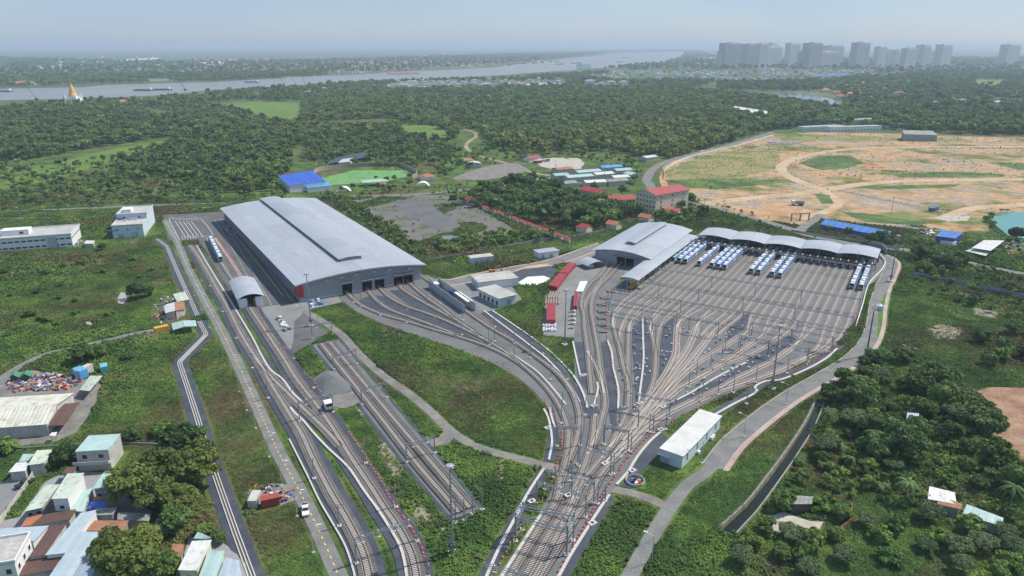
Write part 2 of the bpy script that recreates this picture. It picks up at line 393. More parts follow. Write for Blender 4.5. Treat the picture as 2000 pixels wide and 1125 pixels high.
# --- river and far water
sheet('river', [(-300,182),(80,172),(165,171),(205,166),(300,163.5),(420,160.5),(500,156),(620,149.5),(700,146),(760,141),(860,137.5),(950,133),(1040,122.5),(1120,113),(1170,108.5),(1200,105),(1240,102.5),(1335,101),(1338,107),(1318,118),(1280,124.5),(1200,131),(1130,136),(1060,141),(950,149),(850,155),(760,158),(720,160),(600,165),(560,168),(480,172),(430,175),(380,180),(300,187),(240,190),(170,193),(100,194),(-300,205)], RIVER, 0.4, (140, 14))
sheet('side_channel', [(225,158),(300,154.5),(352,154.5),(348,157),(290,159),(230,160)], RIVER, 0.4)
sheet('side_channel', [(548,151),(640,148),(705,146.5),(700,149),(640,150.5),(560,153)], RIVER, 0.45)
sheet('woodland_lake', [(1505,187),(1530,181),(1570,183),(1610,190),(1645,200),(1640,205),(1600,205),(1565,199),(1530,192)], POND, 0.2, (20, 3))
sheet('quarry_pond', [(1935,425),(1960,416),(2010,412),(2080,420),(2080,475),(2010,468),(1970,460),(1950,445)], TURQ, 0.05, (6, 0.6))
# --- distant fields
FTAN = M3('dry_field', [(0.13, 0.12, 0.075), (0.17, 0.15, 0.10), (0.12, 0.13, 0.07)], 0.003, 0.95, 0.03, 0.3)
FPALE = M3('pale_field', [(0.22, 0.20, 0.15), (0.30, 0.26, 0.20), (0.20, 0.20, 0.12)], 0.003, 0.95, 0.03, 0.3)
FGRN = M3('green_field', [(0.055, 0.095, 0.03), (0.08, 0.125, 0.04), (0.10, 0.13, 0.05)], 0.004, 0.95, 0.04, 0.3)
for nm, px, mt in (('dry_field', [(640,121),(760,114),(900,113),(1060,112),(1120,108),(1030,120),(940,129),(850,133),(760,136),(700,140),(640,136)], FTAN),
                   ('pale_field', [(660,118),(770,117),(900,119),(890,124),(770,127),(670,125)], FPALE),
                   ('pale_field', [(880,95.5),(945,95),(940,97.5),(890,98)], FPALE),
                   ('green_field', [(200,113),(420,111),(560,114),(540,120),(320,122),(210,120)], FGRN),
                   ('dry_field', [(330,128),(560,122),(640,126),(640,140),(520,139),(380,142)], FTAN),
                   ('pale_field', [(1340,112),(1390,110),(1402,116),(1345,121)], FPALE),
                   ('green_field', [(1860,112),(1990,111),(2100,116),(2100,128),(1880,126)], FGRN)):
    sheet(nm, px, mt, 0.3, (220, 30), hard=False)
sheet('meadow', [(420,208),(500,199),(585,201),(582,226),(560,238),(520,233),(500,222),(470,219)], MEADOW, 0.06, (18, 6))
sheet('meadow', [(-20,352),(-20,326),(60,325),(110,320),(180,300),(240,287),(318,275),(332,288),(270,304),(215,316),(130,345),(60,360),(-20,375)], MEADOW, 0.06, (12, 3), hard=False)
sheet('meadow', [(778,243),(850,246),(880,262),(870,275),(800,268)], MEADOW, 0.06, (14, 3))
sheet('meadow', [(860,302),(905,300),(935,322),(900,332),(865,322)], LAWN, 0.06, (8, 1.5), hard=False)
for px in ([(1760,158),(1800,160),(1790,164),(1755,162)], [(1900,155),(1960,157),(1985,163),(1940,172),(1905,168)], [(1965,180),(2040,176),(2040,188),(1975,190)], [(1820,155),(1850,157),(1830,161)], [(1700,165),(1740,168),(1720,171)]):
    sheet('golf_fairway', px, MEADOW, 0.1, (18, 4))
sheet('rubber_clearing', [(1130,208),(1200,206),(1260,212),(1200,217),(1140,214)], FGRN, 0.1, (14, 3), hard=False)
# --- cleared land to the right with its haul roads
sheet('cleared_land', [(1288,345),(1296,325),(1330,303),(1400,287),(1440,278),(1512,262),(1600,258),(1750,261),(1880,266),(2120,272),(2120,410),(2040,412),(1960,415),(1935,424),(1930,452),(1860,452),(1800,441),(1700,441),(1640,430),(1600,424),(1560,440),(1480,427),(1390,404),(1335,384),(1292,364)], SAND, 0.012, (6, 0.8), hard=False)
CLEARED = HARDLAST[0]
for px, wd in (([(1375,398),(1440,390),(1520,382),(1575,377),(1620,369),(1700,358),(1800,353),(1900,351),(2110,350)], 13), ([(1612,373),(1570,358),(1532,340),(1527,324),(1560,308),(1610,297),(1680,290),(1800,287),(2110,287)], 11), ([(1612,373),(1636,392),(1632,404),(1606,416),(1570,428)], 8), ([(2110,398),(1960,402),(1900,407),(1850,424),(1830,428)], 11), ([(1636,371),(1700,385),(1780,402),(1850,414)], 6), ([(1600,424),(1680,437),(1760,443),(1880,455)], 6)):
    strip('haul_road', px, wd, SANDR if wd > 6 else GRAV, 0.02)
for k, px in enumerate(([(1560,318),(1600,304),(1660,303),(1690,318),(1650,330),(1600,332)], [(1740,340),(1850,335),(1960,340),(1960,346),(1850,347),(1760,347)], [(1670,366),(1780,361),(1880,360),(1860,366),(1760,370)], [(1300,352),(1400,348),(1520,352),(1500,360),(1400,370),(1310,366)], [(1590,378),(1622,381),(1628,398),(1605,398)], [(1640,413),(1720,420),(1820,436),(1790,440),(1690,434)], [(1930,318),(1995,318),(2060,330),(1990,332)])):
    sheet('scrub_patch', px, veg_mat('scrub_cover', 0.95, 0.1, bm=0.3), 0.028 + 0.004 * k, (4, 1.2), hard=False)
for k, px in enumerate(([(1300,345),(1330,318),(1400,298),(1480,288),(1520,300),(1515,330),(1450,345),(1380,352),(1310,356)], [(1520,268),(1620,263),(1760,268),(1900,272),(1900,279),(1740,276),(1600,275),(1530,282)], [(1700,418),(1780,412),(1830,420),(1780,432),(1720,430)])):
    sheet('dry_grass', px, M3('dry_grass', [(0.10,0.135,0.035),(0.17,0.19,0.06),(0.30,0.24,0.12),(0.14,0.17,0.05)], 0.03, .95, .5, .35), 0.014 + .001*k, (5, 2), hard=False)
sheet('white_gravel_pad', [(1830,424),(1860,419),(1895,423),(1890,431),(1850,433)], PALE, 0.05)
# --- public roads and paths
strip('public_road', [(1262,352),(1276,330),(1310,313),(1390,293),(1450,276),(1512,258)], 9, ASPH, 0.030)
strip('public_road', [(1262,352),(1285,376),(1330,392),(1400,408),(1460,424),(1520,440),(1580,459),(1660,476),(1740,485),(1820,497),(1920,520),(2050,545)], 8.5, ASPH, 0.034)
strip('haul_road', [(1560,452),(1575,440),(1606,418)], 7, GRAV, 0.038)
strip('village_road', [(1085,345),(1040,337),(1000,322),(935,303),(912,290),(914,278),(930,266),(926,258),(905,252)], 5, DIRT, 0.03)
sheet('bus_park', [(1045,314),(1080,308),(1130,309),(1142,318),(1135,330),(1085,332),(1055,325)], PALE, 0.03, (6, 1))
sheet('gravel_lot', [(880,350),(910,337),(960,322),(1010,318),(1035,332),(1000,345),(940,352)], GRAV, 0.03, (6, 1))
strip('site_road', [(685,384),(760,382),(830,378),(900,372),(960,366),(1040,352),(1090,345)], 6, GRAV, 0.032)
sheet('derelict_lot', [(686,392),(770,379),(880,382),(925,400),(975,428),(1005,446),(985,460),(905,468),(850,474),(800,472),(735,428)], LOTG, 0.016, (7, 1.6), hard=False)
sheet('lot_puddle', [(852,464),(875,459),(898,462),(880,469),(858,472)], POND, 0.024)
sheet('lot_hardstanding', [(760,395),(810,388),(850,405),(900,440),(880,455),(830,440),(790,420)], M3('old_tarmac', [(0.095,0.098,0.108),(0.13,0.132,0.14),(0.16,0.155,0.145)], 0.06, 0.9, 1.0, 0.3), 0.021, (4, 3.0))
strip('service_road', [(-60,414),(60,411),(200,405),(300,401),(440,397)], 5, ASPH, 0.03)
strip('service_road', [(-60,428),(100,425),(210,421),(300,412),(445,404)], 2.0, CONC, 0.034)
# --- depot roads
sheet('apron', [(318,420),(440,413),(472,450),(580,588),(650,580),(648,592),(600,604),(640,650),(575,690),(535,690),(470,590),(440,520),(415,468),(330,470)], ASPHD, 0.006)
sheet('apron_concrete', [(510,600),(590,590),(660,578),(668,590),(606,604),(592,612),(575,628),(572,680),(540,686)], CONC, 0.012)
LEFT_ROAD = [(322,430),(345,470),(366,520),(395,577),(430,642),(468,718),(503,795),(542,880),(585,960),(622,1035),(668,1140)]
_, LRP = strip('perimeter_road', LEFT_ROAD, 4.2, ASPH, 0.020)
RIGHT_ROAD = [(1690,495),(1722,499),(1740,510),(1737,532),(1722,562),(1712,600),(1706,640),(1692,672),(1660,704),(1605,738),(1540,776),(1470,828),(1425,868),(1392,912)]
_, RRP = strip('perimeter_road', RIGHT_ROAD, 6.2, ASPH, 0.020)
RPV = [p for p in RRP]
strip('perimeter_lane', [(1400,900),(1375,925),(1345,945),(1310,989),(1272,1050),(1222,1140)], 4.0, ASPH, 0.019)
strip('gravel_path', [(1192,955),(1230,962),(1270,975),(1308,992)], 3.2, GRAV, 0.015)
struct(ribbon(RPV, -3.1 - 0.12, -3.1 - 1.5, 0.10, 0.0).build('pink_pavement', PINK)) if False else struct(ribbon(RPV, 3.2, 4.7, 0.10, 0.0).build('pink_pavement', PINK))
HARD.append(np.array([(p.x, p.y) for p in offset(RPV, 3.2) + offset(RPV, 4.9)[::-1]]))
_, LKP = strip('link_road', [(818,540),(845,550),(880,552),(930,541),(1000,527),(1080,512),(1150,488),(1180,478)], 8.5, ASPH, 0.022)
for o_ in (4.35, -5.75): struct(ribbon(LKP[3:], o_, o_ + 1.4, 0.10, 0.0).build('pink_pavement', PINK))
HARD.append(np.array([(p.x, p.y) for p in offset(LKP, -6) + offset(LKP, 6)[::-1]]))
sheet('storage_yard', [(1086,560),(1112,512),(1140,494),(1170,482),(1215,500),(1250,520),(1215,540),(1160,556),(1135,585),(1124,612),(1126,660),(1062,655),(1060,620),(1070,580)], CONC, 0.010)
sheet('works_yard', [(845,556),(905,545),(1000,560),(1020,585),(960,604),(985,602),(930,612),(905,605),(870,578)], CONC, 0.010)
strip('weed_track', [(575,598),(625,625),(668,655),(700,690),(750,735),(800,770),(845,808),(880,842),(930,872),(1000,893),(1092,915)], 3.5, GRAV, 0.012)
strip('weed_track', [(880,842),(868,860),(830,868),(800,872)], 5, GRAV, 0.014)
strip('village_lane', [(-40,770),(10,735),(50,710),(95,690),(132,682),(200,667),(260,653),(330,640)], 4.2, ASPH, 0.012)
sheet('lane_yard', [(-30,760),(20,732),(60,722),(160,742),(200,735),(185,790),(150,845),(110,862),(-30,880)], GRAV, 0.010, (3, 0.4))
sheet('alley', [(-20,960),(30,925),(60,915),(75,925),(40,960),(0,1010),(-20,1040)], CONC, 0.008)
sheet('field_puddle', [(230,583),(236,571),(244,572),(249,584),(240,594),(231,592)], water_mat('muddy_water', (0.42, 0.37, 0.33), 0.2), 0.03)
sheet('field_puddle', [(166,628),(176,629),(184,636),(174,638)], MC['muddy_water'], 0.03)
sheet('bare_earth', [(1882,768),(1930,757),(2060,760),(2060,1010),(2000,975),(1975,900),(1940,850),(1905,815)], M3('red_earth', [(0.20,0.105,0.065),(0.29,0.175,0.115),(0.36,0.25,0.17)], 0.12, 0.95, 1.0, 0.5, 0.2), 0.02, (4, 0.8))
sheet('bare_patch', [(1490,1010),(1530,998),(1560,1012),(1610,1020),(1600,1034),(1530,1042),(1490,1030)], PALE, 0.02, (3, 0.8))
BARE = []
for k, px in enumerate(([(735,870),(760,862),(775,900),(790,930),(770,935),(750,905)], [(800,985),(825,975),(845,1010),(830,1025),(810,1010)], [(905,990),(930,985),(935,1015),(910,1010)], [(965,900),(985,898),(988,940),(970,940)], [(700,800),(730,805),(722,815),(705,812)], [(1800,640),(1840,632),(1880,645),(1870,665),(1820,662)], [(1760,672),(1790,668),(1800,685),(1770,690)], [(1900,600),(1950,610),(1940,622),(1905,615)], [(860,1030),(885,1025),(890,1050),(868,1052)], [(575,760),(590,758),(596,772),(582,775)])):
    sheet('bare_patch', px, M3('bare_soil', [(0.10,0.11,0.05),(0.19,0.165,0.115),(0.30,0.275,0.215),(0.15,0.15,0.08)], 0.35, 0.95, 2.5, 0.4, span=(.38,.64)), 0.010 + k * 0.001, (.9, 1.3), hard=False); BARE.append(np.array([(v.x, v.y) for v in GP(px)]))
for px in ([(840,515),(920,505),(960,518),(930,527),(860,541)], [(965,507),(1045,490),(1100,497),(1140,470),(1155,478),(1090,500),(1000,519)], [(1716,600),(1745,545),(1775,540),(1800,560),(1760,620),(1745,690),(1712,690)]):
    sheet('lawn', px, LAWN, 0.008, (4, 0.5), hard=False)
# --- rail yard beds
sheet('ballast_bed', [(1205,557),(1345,458),(1715,501),(1738,522),(1694,562),(1683,600),(1668,628),(1640,664),(1600,692),(1520,728),(1480,748),(1400,777),(1330,812),(1290,840),(1250,882),(1225,917),(1190,967),(1140,1052),(1085,1140),(962,1140),(1030,1040),(1060,990),(1082,950),(1092,920),(1097,890),(1097,862),(1092,832),(1110,800),(1125,770),(1122,700),(1122,650),(1124,612),(1135,582),(1160,552),(1200,520),(1240,498)], BALL, 0.016)
sheet('ballast_bed', [(660,582),(700,570),(818,549),(900,606),(960,652),(1010,693),(1060,728),(1098,772),(1128,815),(1125,860),(1092,852),(1086,826),(1066,792),(1042,763),(1012,738),(960,708),(900,684),(820,659),(750,634),(700,611)], BALL, 0.020)
sheet('ballast_bed', [(838,548),(905,595),(940,606),(985,634),(1040,672),(1100,716),(1130,760),(1148,805),(1120,815),(1092,775),(1055,732),(1005,688),(950,650),(905,622),(800,545)], BALL, 0.024)
sheet('ballast_verge', [(606,675),(664,661),(804,826),(876,910),(946,996),(880,1020),(788,911),(694,789)], NAVY, 0.012)
sheet('ballast_bed', [(611,674),(661,664),(800,828),(870,912),(938,996),(884,1014),(795,909),(700,787)], BALL, 0.016)
# bitumen-lined drains and sheets between the tracks
for k, px in enumerate(([(938,612),(962,606),(1010,640),(1060,680),(1100,720),(1135,765),(1150,800),(1138,806),(1112,770),(1075,727),(1030,690),(985,656)],
        [(1118,668),(1138,668),(1150,750),(1148,765),(1130,745)], [(1170,672),(1188,664),(1200,730),(1206,780),(1204,830),(1195,850),(1188,800),(1180,740)],
        [(1232,640),(1262,620),(1272,690),(1270,740),(1258,790),(1240,785),(1238,720)], [(1380,780),(1300,800),(1310,788),(1400,742),(1470,702),(1480,710),(1420,752)],
        [(1290,630),(1318,620),(1312,700),(1298,760),(1285,740)], [(1075,770),(1080,812),(1062,902),(1087,902),(1092,850)],
        [(1050,918),(1066,930),(1005,1040),(955,1140),(925,1140),(985,1030)], [(1290,842),(1310,862),(1250,925),(1232,955),(1212,950),(1240,905)],
        [(1180,965),(1200,972),(1150,1060),(1105,1140),(1080,1140),(1130,1050)], [(1300,860),(1380,810),(1450,770),(1500,740),(1560,718),(1640,672),(1650,676),(1590,720),(1500,752),(1400,815)],
        [(1420,628),(1470,610),(1460,640),(1420,665)], [(1455,700),(1540,655),(1560,665),(1480,715)], [(1140,800),(1168,795),(1172,812),(1150,818)],
        [(690,590),(720,580),(770,615),(800,624),(740,608)], [(725,575),(755,580),(830,615),(890,640),(940,668),(900,655),(810,618),(760,604)], [(760,568),(790,566),(840,590),(890,628),(930,655),(880,632),(800,596)])):
    sheet('bitumen_lining', px, NAVY, 0.030 + 0.0042 * k)
# ================================================================ railway tracks
RAILM = M('rusty_rail', (0.085, 0.055, 0.045), 0.55, 0.2, 0.5)
SLEEP = M('concrete_sleeper', (0.50, 0.46, 0.42), 0.85, 0.14, 0.4)
PINKB = M3('stained_track_bed', [(0.31, 0.25, 0.23), (0.38, 0.32, 0.295), (0.44, 0.38, 0.35)], 0.05, 0.95, 3.0, 0.45, 0.03)
GREYB = M3('track_ballast', [(0.062, 0.058, 0.058), (0.085, 0.080, 0.078), (0.110, 0.103, 0.10)], 0.12, 0.95, 4.0, 0.6, 0.05)
SL_ME = MB().box(-1.2, -0.12, 0, 1.2, 0.12, 0.08).mesh('sleeper', SLEEP)
TR_I = [0]; ALLTR = []
def track(P, label, bed=PINKB, near=0, bedw=3.0, sl=2.4):
    i = TR_I[0]; TR_I[0] += 1; z = 0.24 + 0.003 * i
    c = P[len(P)//2]; t = thing('railway_track', label, 'track', (0, 0, 0), 0, 'tracks of the rail depot')
    ribbon(P, -bedw/2, bedw/2, z, -0.05).build('ballast_strip', bed, t)
    for s in (-1, 1):
        ribbon(P, s*0.79 - 0.085, s*0.79 + 0.085, z + 0.25, z + 0.06).build('rail', RAILM, t)
    S = resample(P, 0.62); S.sort(key=lambda q: q[0].x**2 + q[0].y**2)
    parts = S[:near]; rest = S[near:]
    for p, d in parts: link('sleeper', SL_ME, t, (p.x, p.y, z + 0.006), math.atan2(d.y, d.x) - math.pi/2)
    if rest:
        mb = MB()
        for p, d in rest: mb.rbox(p.x, p.y, z + 0.006, sl, 0.24, 0.08, math.atan2(d.y, d.x) - math.pi/2, 0, False)
        o = mb.build('sleeper_run', SLEEP, t); o['kind'] = 'stuff'
    ALLTR.append(P); return t
def ptrack(px, label, **k): return track(catmull(GP(px), 2.0), label, **k)
TH = R(59.6); DV = Vector((math.cos(TH), math.sin(TH))); NV = Vector((math.sin(TH), -math.cos(TH)))
TOFF0 = NV.dot(G(1313.0, 514)) 
REL = [0, 3.7, 7.4, 11.4, 15.5, 19.0, 22.5, 26.2, 29.8, 33.5, 37.2, 40.9, 44.5, 48.4, 52.0, 55.5, 59.5, 63.5, 67.5, 71.5, 75.4, 79.4, 83.4, 87.4, 91.4, 95.4, 99.6]
TOFF = [TOFF0 + r for r in REL]
def SP(i, s): return NV * TOFF[i] + DV * s
S_FRONT = DV.dot(G(1313, 514)); S_END = S_FRONT + 66
# (merge spot, next spot down the trunk) of each group, as seen in the frame
MERGE = {0: ((1198,634),(1203,655)), 1: ((1198,634),(1203,655)), 2: ((1211,682),(1216,705)), 3: ((1229,642),(1228,665)), 4: ((1229,642),(1228,665)),
         5: ((1272,648),(1277,668)), 6: ((1272,648),(1277,668)), 7: ((1288,645),(1284,668)), 8: ((1288,645),(1284,668)), 9: ((1323,640),(1321,665)), 10: ((1323,640),(1321,665)),
         11: ((1360,640),(1352,662)), 12: ((1360,640),(1352,662)), 13: ((1375,650),(1352,684)), 14: ((1390,652),(1372,676)), 15: ((1405,652),(1372,684)), 16: ((1447,658),(1420,674)), 17: ((1447,658),(1420,674)),
         18: ((1478,664),(1452,682)), 19: ((1478,664),(1452,682)), 20: ((1500,672),(1472,688)), 21: ((1506,672),(1476,689)), 22: ((1546,680),(1512,704)), 23: ((1546,680),(1512,704)),
         24: ((1572,700),(1530,722)), 25: ((1592,690),(1560,705)), 26: ((1598,690),(1560,707))}
BEND = {0: (1228,567), 1: (1238,570), 2: (1248,573), 3: (1262,575), 4: (1274,578), 5: (1292,578), 6: (1302,583), 7: (1318,586), 8: (1330,590), 9: (1348,590), 10: (1362,594), 11: (1377,594), 12: (1392,597), 13: (1404,604), 14: (1424,606), 15: (1440,608), 16: (1462,610), 17: (1478,614),
        18: (1500,616), 19: (1516,620), 20: (1534,622), 21: (1552,624), 22: (1574,626), 23: (1594,630), 24: (1612,634), 25: (1634,636), 26: (1656,638)}
def hermite(a, ta, b, tb, n=22):
    out = []
    for i in range(n + 1):
        t = i / n; h0 = 2*t**3 - 3*t*t + 1; h1 = t**3 - 2*t*t + t; h2 = -2*t**3 + 3*t*t; h3 = t**3 - t*t
        out.append(a*h0 + ta*h1 + b*h2 + tb*h3)
    return out
ORD = ['first', 'second', 'third', 'fourth', 'fifth', 'sixth', 'seventh', 'eighth', 'ninth', 'tenth', 'eleventh', 'twelfth', 'thirteenth', 'fourteenth', 'fifteenth', 'sixteenth', 'seventeenth', 'eighteenth', 'nineteenth', 'twentieth', 'twenty-first', 'twenty-second', 'twenty-third', 'twenty-fourth', 'twenty-fifth', 'twenty-sixth', 'last']
for i in range(27):
    sb = DV.dot(G(*BEND[i])); a = SP(i, S_END); b = SP(i, sb); m = G(*MERGE[i][0]); tn = (G(*MERGE[i][1]) - m).normalized()
    L = (m - b).length
    P = [a.lerp(b, k / 20) for k in range(20)] + hermite(b, -DV * L * 1.0, m, tn * L * 1.0) + [m + tn * 4]
    track(P, f'{ORD[i]} stabling track from the maintenance hall, straight rails on a pinkish bed', bedw=2.25, sl=2.2)
TRUNKS = [
 ([(1198,634),(1203,655),(1211,684),(1219.6,724),(1226,744),(1228,771),(1225,803),(1210.7,837),(1190.8,874),(1176.6,894),(1153.8,921),(1138,942),(1128,957)], 'curving lead gathering the leftmost stabling tracks into the throat'),
 ([(1229,642),(1227.5,668),(1227,700),(1226.5,744)], 'short lead joining the fourth and fifth stabling tracks to the throat'),
 ([(1272,648),(1277,668),(1280,688),(1281,705),(1280,723),(1278,740),(1269,768),(1251,798),(1234,822),(1216,845),(1190,876)], 'curving lead left of the long white trough in the yard'),
 ([(1288,645),(1284,668),(1281,705)], 'short lead joining the seventh and eighth stabling tracks'),
 ([(1323,640),(1321,665),(1320,690),(1310,715),(1296,740),(1280,762),(1263,782)], 'lead joining the tenth and eleventh stabling tracks'),
 ([(1360,640),(1352,662),(1338,690),(1320,715),(1302,740),(1285,765),(1268,790),(1249,815),(1236,838),(1218,862)], 'diagonal lead in the middle of the fan'),
 ([(1390,652),(1372,676),(1350,704),(1330,728),(1310,752),(1290,778),(1272,802),(1255,826),(1235,852),(1215,878),(1204,893)], 'diagonal lead right of the middle of the fan'),
 ([(1447,658),(1420,674),(1398,688),(1365,707),(1330,735),(1300,766)], 'lead joining the seventeenth and eighteenth stabling tracks'),
 ([(1478,664),(1452,682),(1420,706),(1396,720),(1365,738),(1330,757),(1305,777),(1285,797),(1268,812)], 'upper lead sweeping beside the sloping white trough'),
 ([(1503,672),(1474,688.5),(1440,703),(1412,712)], 'short lead merging twentieth and twenty-first stabling tracks'),
 ([(1546,680),(1512,704),(1476,722),(1430,745),(1400,763),(1362,780),(1326,797),(1290,816),(1262,836),(1240,858),(1222,875),(1208,888),(1189,908)], 'outermost lead along the cones on the right edge of the fan'),
 ([(1595,690),(1560,706),(1520,726),(1480,740),(1430,757),(1400,767),(1362,784)], 'lead of the last stabling tracks beside the white boundary trough'),
]
for k, (px, lb) in enumerate(TRUNKS): ptrack(px, lb, bed=PINKB if k > 3 else GREYB)
ptrack([(1178,700+0),(1166,700)] if False else [(1215,512),(1188,542),(1168,562),(1157,587),(1155.5,608),(1160,637),(1167,675),(1169,689),(1173,723),(1177,748),(1181,772),(1182,794),(1175.5,820),(1172,835.6),(1162,861),(1149.5,888),(1138,921),(1125,949),(1113.6,983.5),(1085,1024.7),(1059.6,1067),(1028,1121.5),(1012,1148)], 'main throat track running down the middle from the maintenance hall', bed=GREYB, near=300)
ptrack([(1192,505),(1170,540),(1154,553),(1140,574),(1136,597),(1140.6,614),(1142,640),(1146,668),(1149,690),(1151,715),(1156,771)], 'left hall track ending at a stop beside the white trough', bed=GREYB)
ptrack([(1208,508),(1188,530),(1160,567),(1146,587),(1140.6,614)], 'short hall track merging left of the maintenance lead', bed=GREYB)
ptrack([(1148.5,688),(1154,698.5),(1167,722.7),(1175.5,751),(1180,770)], 'crossover from the left hall track to the throat track', bed=GREYB)
ptrack([(1162,814),(1160,840),(1158,856),(1153,880)], 'short spur with a buffer stop in the throat', bed=GREYB)
ptrack([(1204,893),(1189,908),(1172,932),(1161,953.6),(1155,969),(1130.7,1000.6),(1102,1047.5),(1081,1083),(1058,1120),(1040,1148)], 'rightmost throat track passing under the signal gantry', bed=GREYB, near=300)
ptrack([(1130,1002),(1108,1030),(1084,1066),(1056,1104),(1030,1142)] if False else [(1128,957),(1118,985),(1106,1012),(1088,1047),(1068,1086),(1050,1120),(1036,1146)], 'crossover track between the two right throat tracks', bed=GREYB, near=200)
WA = [(675,569),(685.7,580),(704,595.5),(744,614),(794,628),(848,644.5),(893,657.5),(950,676.6),(985,693),(1022,716),(1050,740),(1077,770),(1097,802),(1107,828),(1111,845),(1110,866),(1108,888),(1101,921),(1094,942),(1088,976),(1059.6,1022),(1031,1067),(1002.7,1113),(980,1150)]
ptrack(WA, 'left throat track curving in from the workshop doors', bed=GREYB, near=300)
ptrack([(715.5,563),(722.7,572.7),(739.7,591),(765,607),(808,622.5),(848,637.5),(893,655)], 'track from the second workshop door', bed=GREYB)
ptrack([(739,559),(748,570),(765,584),(796.6,600),(846.4,617),(893,637),(930,655),(960,671),(990,690),(1022,714)], 'track from the third workshop door', bed=GREYB)
ptrack([(777,552),(786.7,565.6),(808,580),(850.7,604),(886,624)], 'track from the fourth workshop door', bed=GREYB)
ptrack([(795,548),(808,561),(836.5,584),(865,604),(886,622),(914.7,641),(943,662)], 'track from the fifth workshop door', bed=GREYB)
ptrack([(812,531),(838,550),(870,576),(910,607),(960,642),(999.6,665),(1042,694),(1071,715),(1092,733),(1112,758),(1126,787),(1132,812),(1132,832),(1127,858),(1115,890),(1109,902)], 'wash track passing between the two grey screens', bed=GREYB)
LT = [(372,480),(390,505),(410,540),(430,575),(450,610),(464,640),(482,672),(500,700),(517,727),(535,760),(555,792),(575,825),(590,850),(610,894),(630,934),(650,971),(670,1004),(692,1044),(710,1084),(719,1119),(724,1150)]
L2T = [(485,596),(492,607),(512,637),(535,672),(555,702),(575,735),(597,765),(617,790),(635,815),(652,840),(667,864),(685,894),(710,931),(730,961),(752,996),(775,1029),(792,1059),(805,1089),(812,1119),(816,1150)]
ptrack(LT, 'left main line in the long strip beside the perimeter road', bed=BALLB, near=300, bedw=4.6)
ptrack([(500,700),(507,710),(532,740),(560,767),(585,792),(615,820),(645,850),(665,873)], 'crossover leaving the left main line', bed=BALLB, near=100, bedw=4.0)
ptrack(L2T, 'line leading down from the small washing shed', bed=BALLB, near=300, bedw=4.6)
ptrack([(628,673),(680,737),(750,825),(815,908),(897,1003)], 'left track of the isolated double siding', bed=GREYB, near=250, bedw=3.6)
ptrack([(645,670),(700,736),(780,832),(846,909),(918,994)], 'right track of the isolated double siding', bed=GREYB, near=250, bedw=3.6)
ptrack([(404,466),(418,490),(438,522),(460,556),(470,571)], 'short track with a parked train by the car park', bed=BALLB)
for P, wd in ((catmull(GP(LT), 3), 8), (catmull(GP(L2T), 3), 8.4), (catmull(GP([(398,463),(418,490),(438,522),(460,556),(474,575)]), 3), 9)):
    struct(ribbon(P, -wd/2, wd/2, 0.16 + wd*0.001).build('track_formation', NAVY if wd < 9 else ASPHD)); HARD.append(np.array([(p.x, p.y) for p in offset(P, -wd/2) + offset(P, wd/2)[::-1]]))

# ---------------------------------------------------------------- concrete cable troughs and drains
TROUGH = M('trough_concrete', (0.50, 0.48, 0.45), 0.85, 0.12, 0.5)
def trough(px, label, w=0.8, h=0.35, name='cable_trough', step=2.5):
    P = catmull(GP(px), step); t = thing(name, label, 'trough', (0,0,0), 0, 'concrete cable troughs')
    # lids laid end to end, with open joints
    S = resample(P, 1.25 if w < 1.5 else 2.5); L = 1.21 if w < 1.5 else 2.45
    me = MB().box(-L/2, -w/2, 0, L/2, w/2, 0.10).mesh('lid', TROUGH)
    ribbon(P, -w*0.42, w*0.42, h, 0).build('channel', M('old_concrete', (0.40, 0.385, 0.36), 0.9), t)
    n = 0; mb = MB()
    for p, d in S[:-1]:
        a = math.atan2(d.y, d.x); q = p + d * L / 2
        if n < 60 and p.y < 330: link('lid', me, t, (q.x, q.y, h), a); n += 1
        else: mb.rbox(q.x, q.y, h, L, w, 0.10, a)
    if mb.v: mb.build('lid_run', TROUGH, t)['kind'] = 'stuff'
    return t
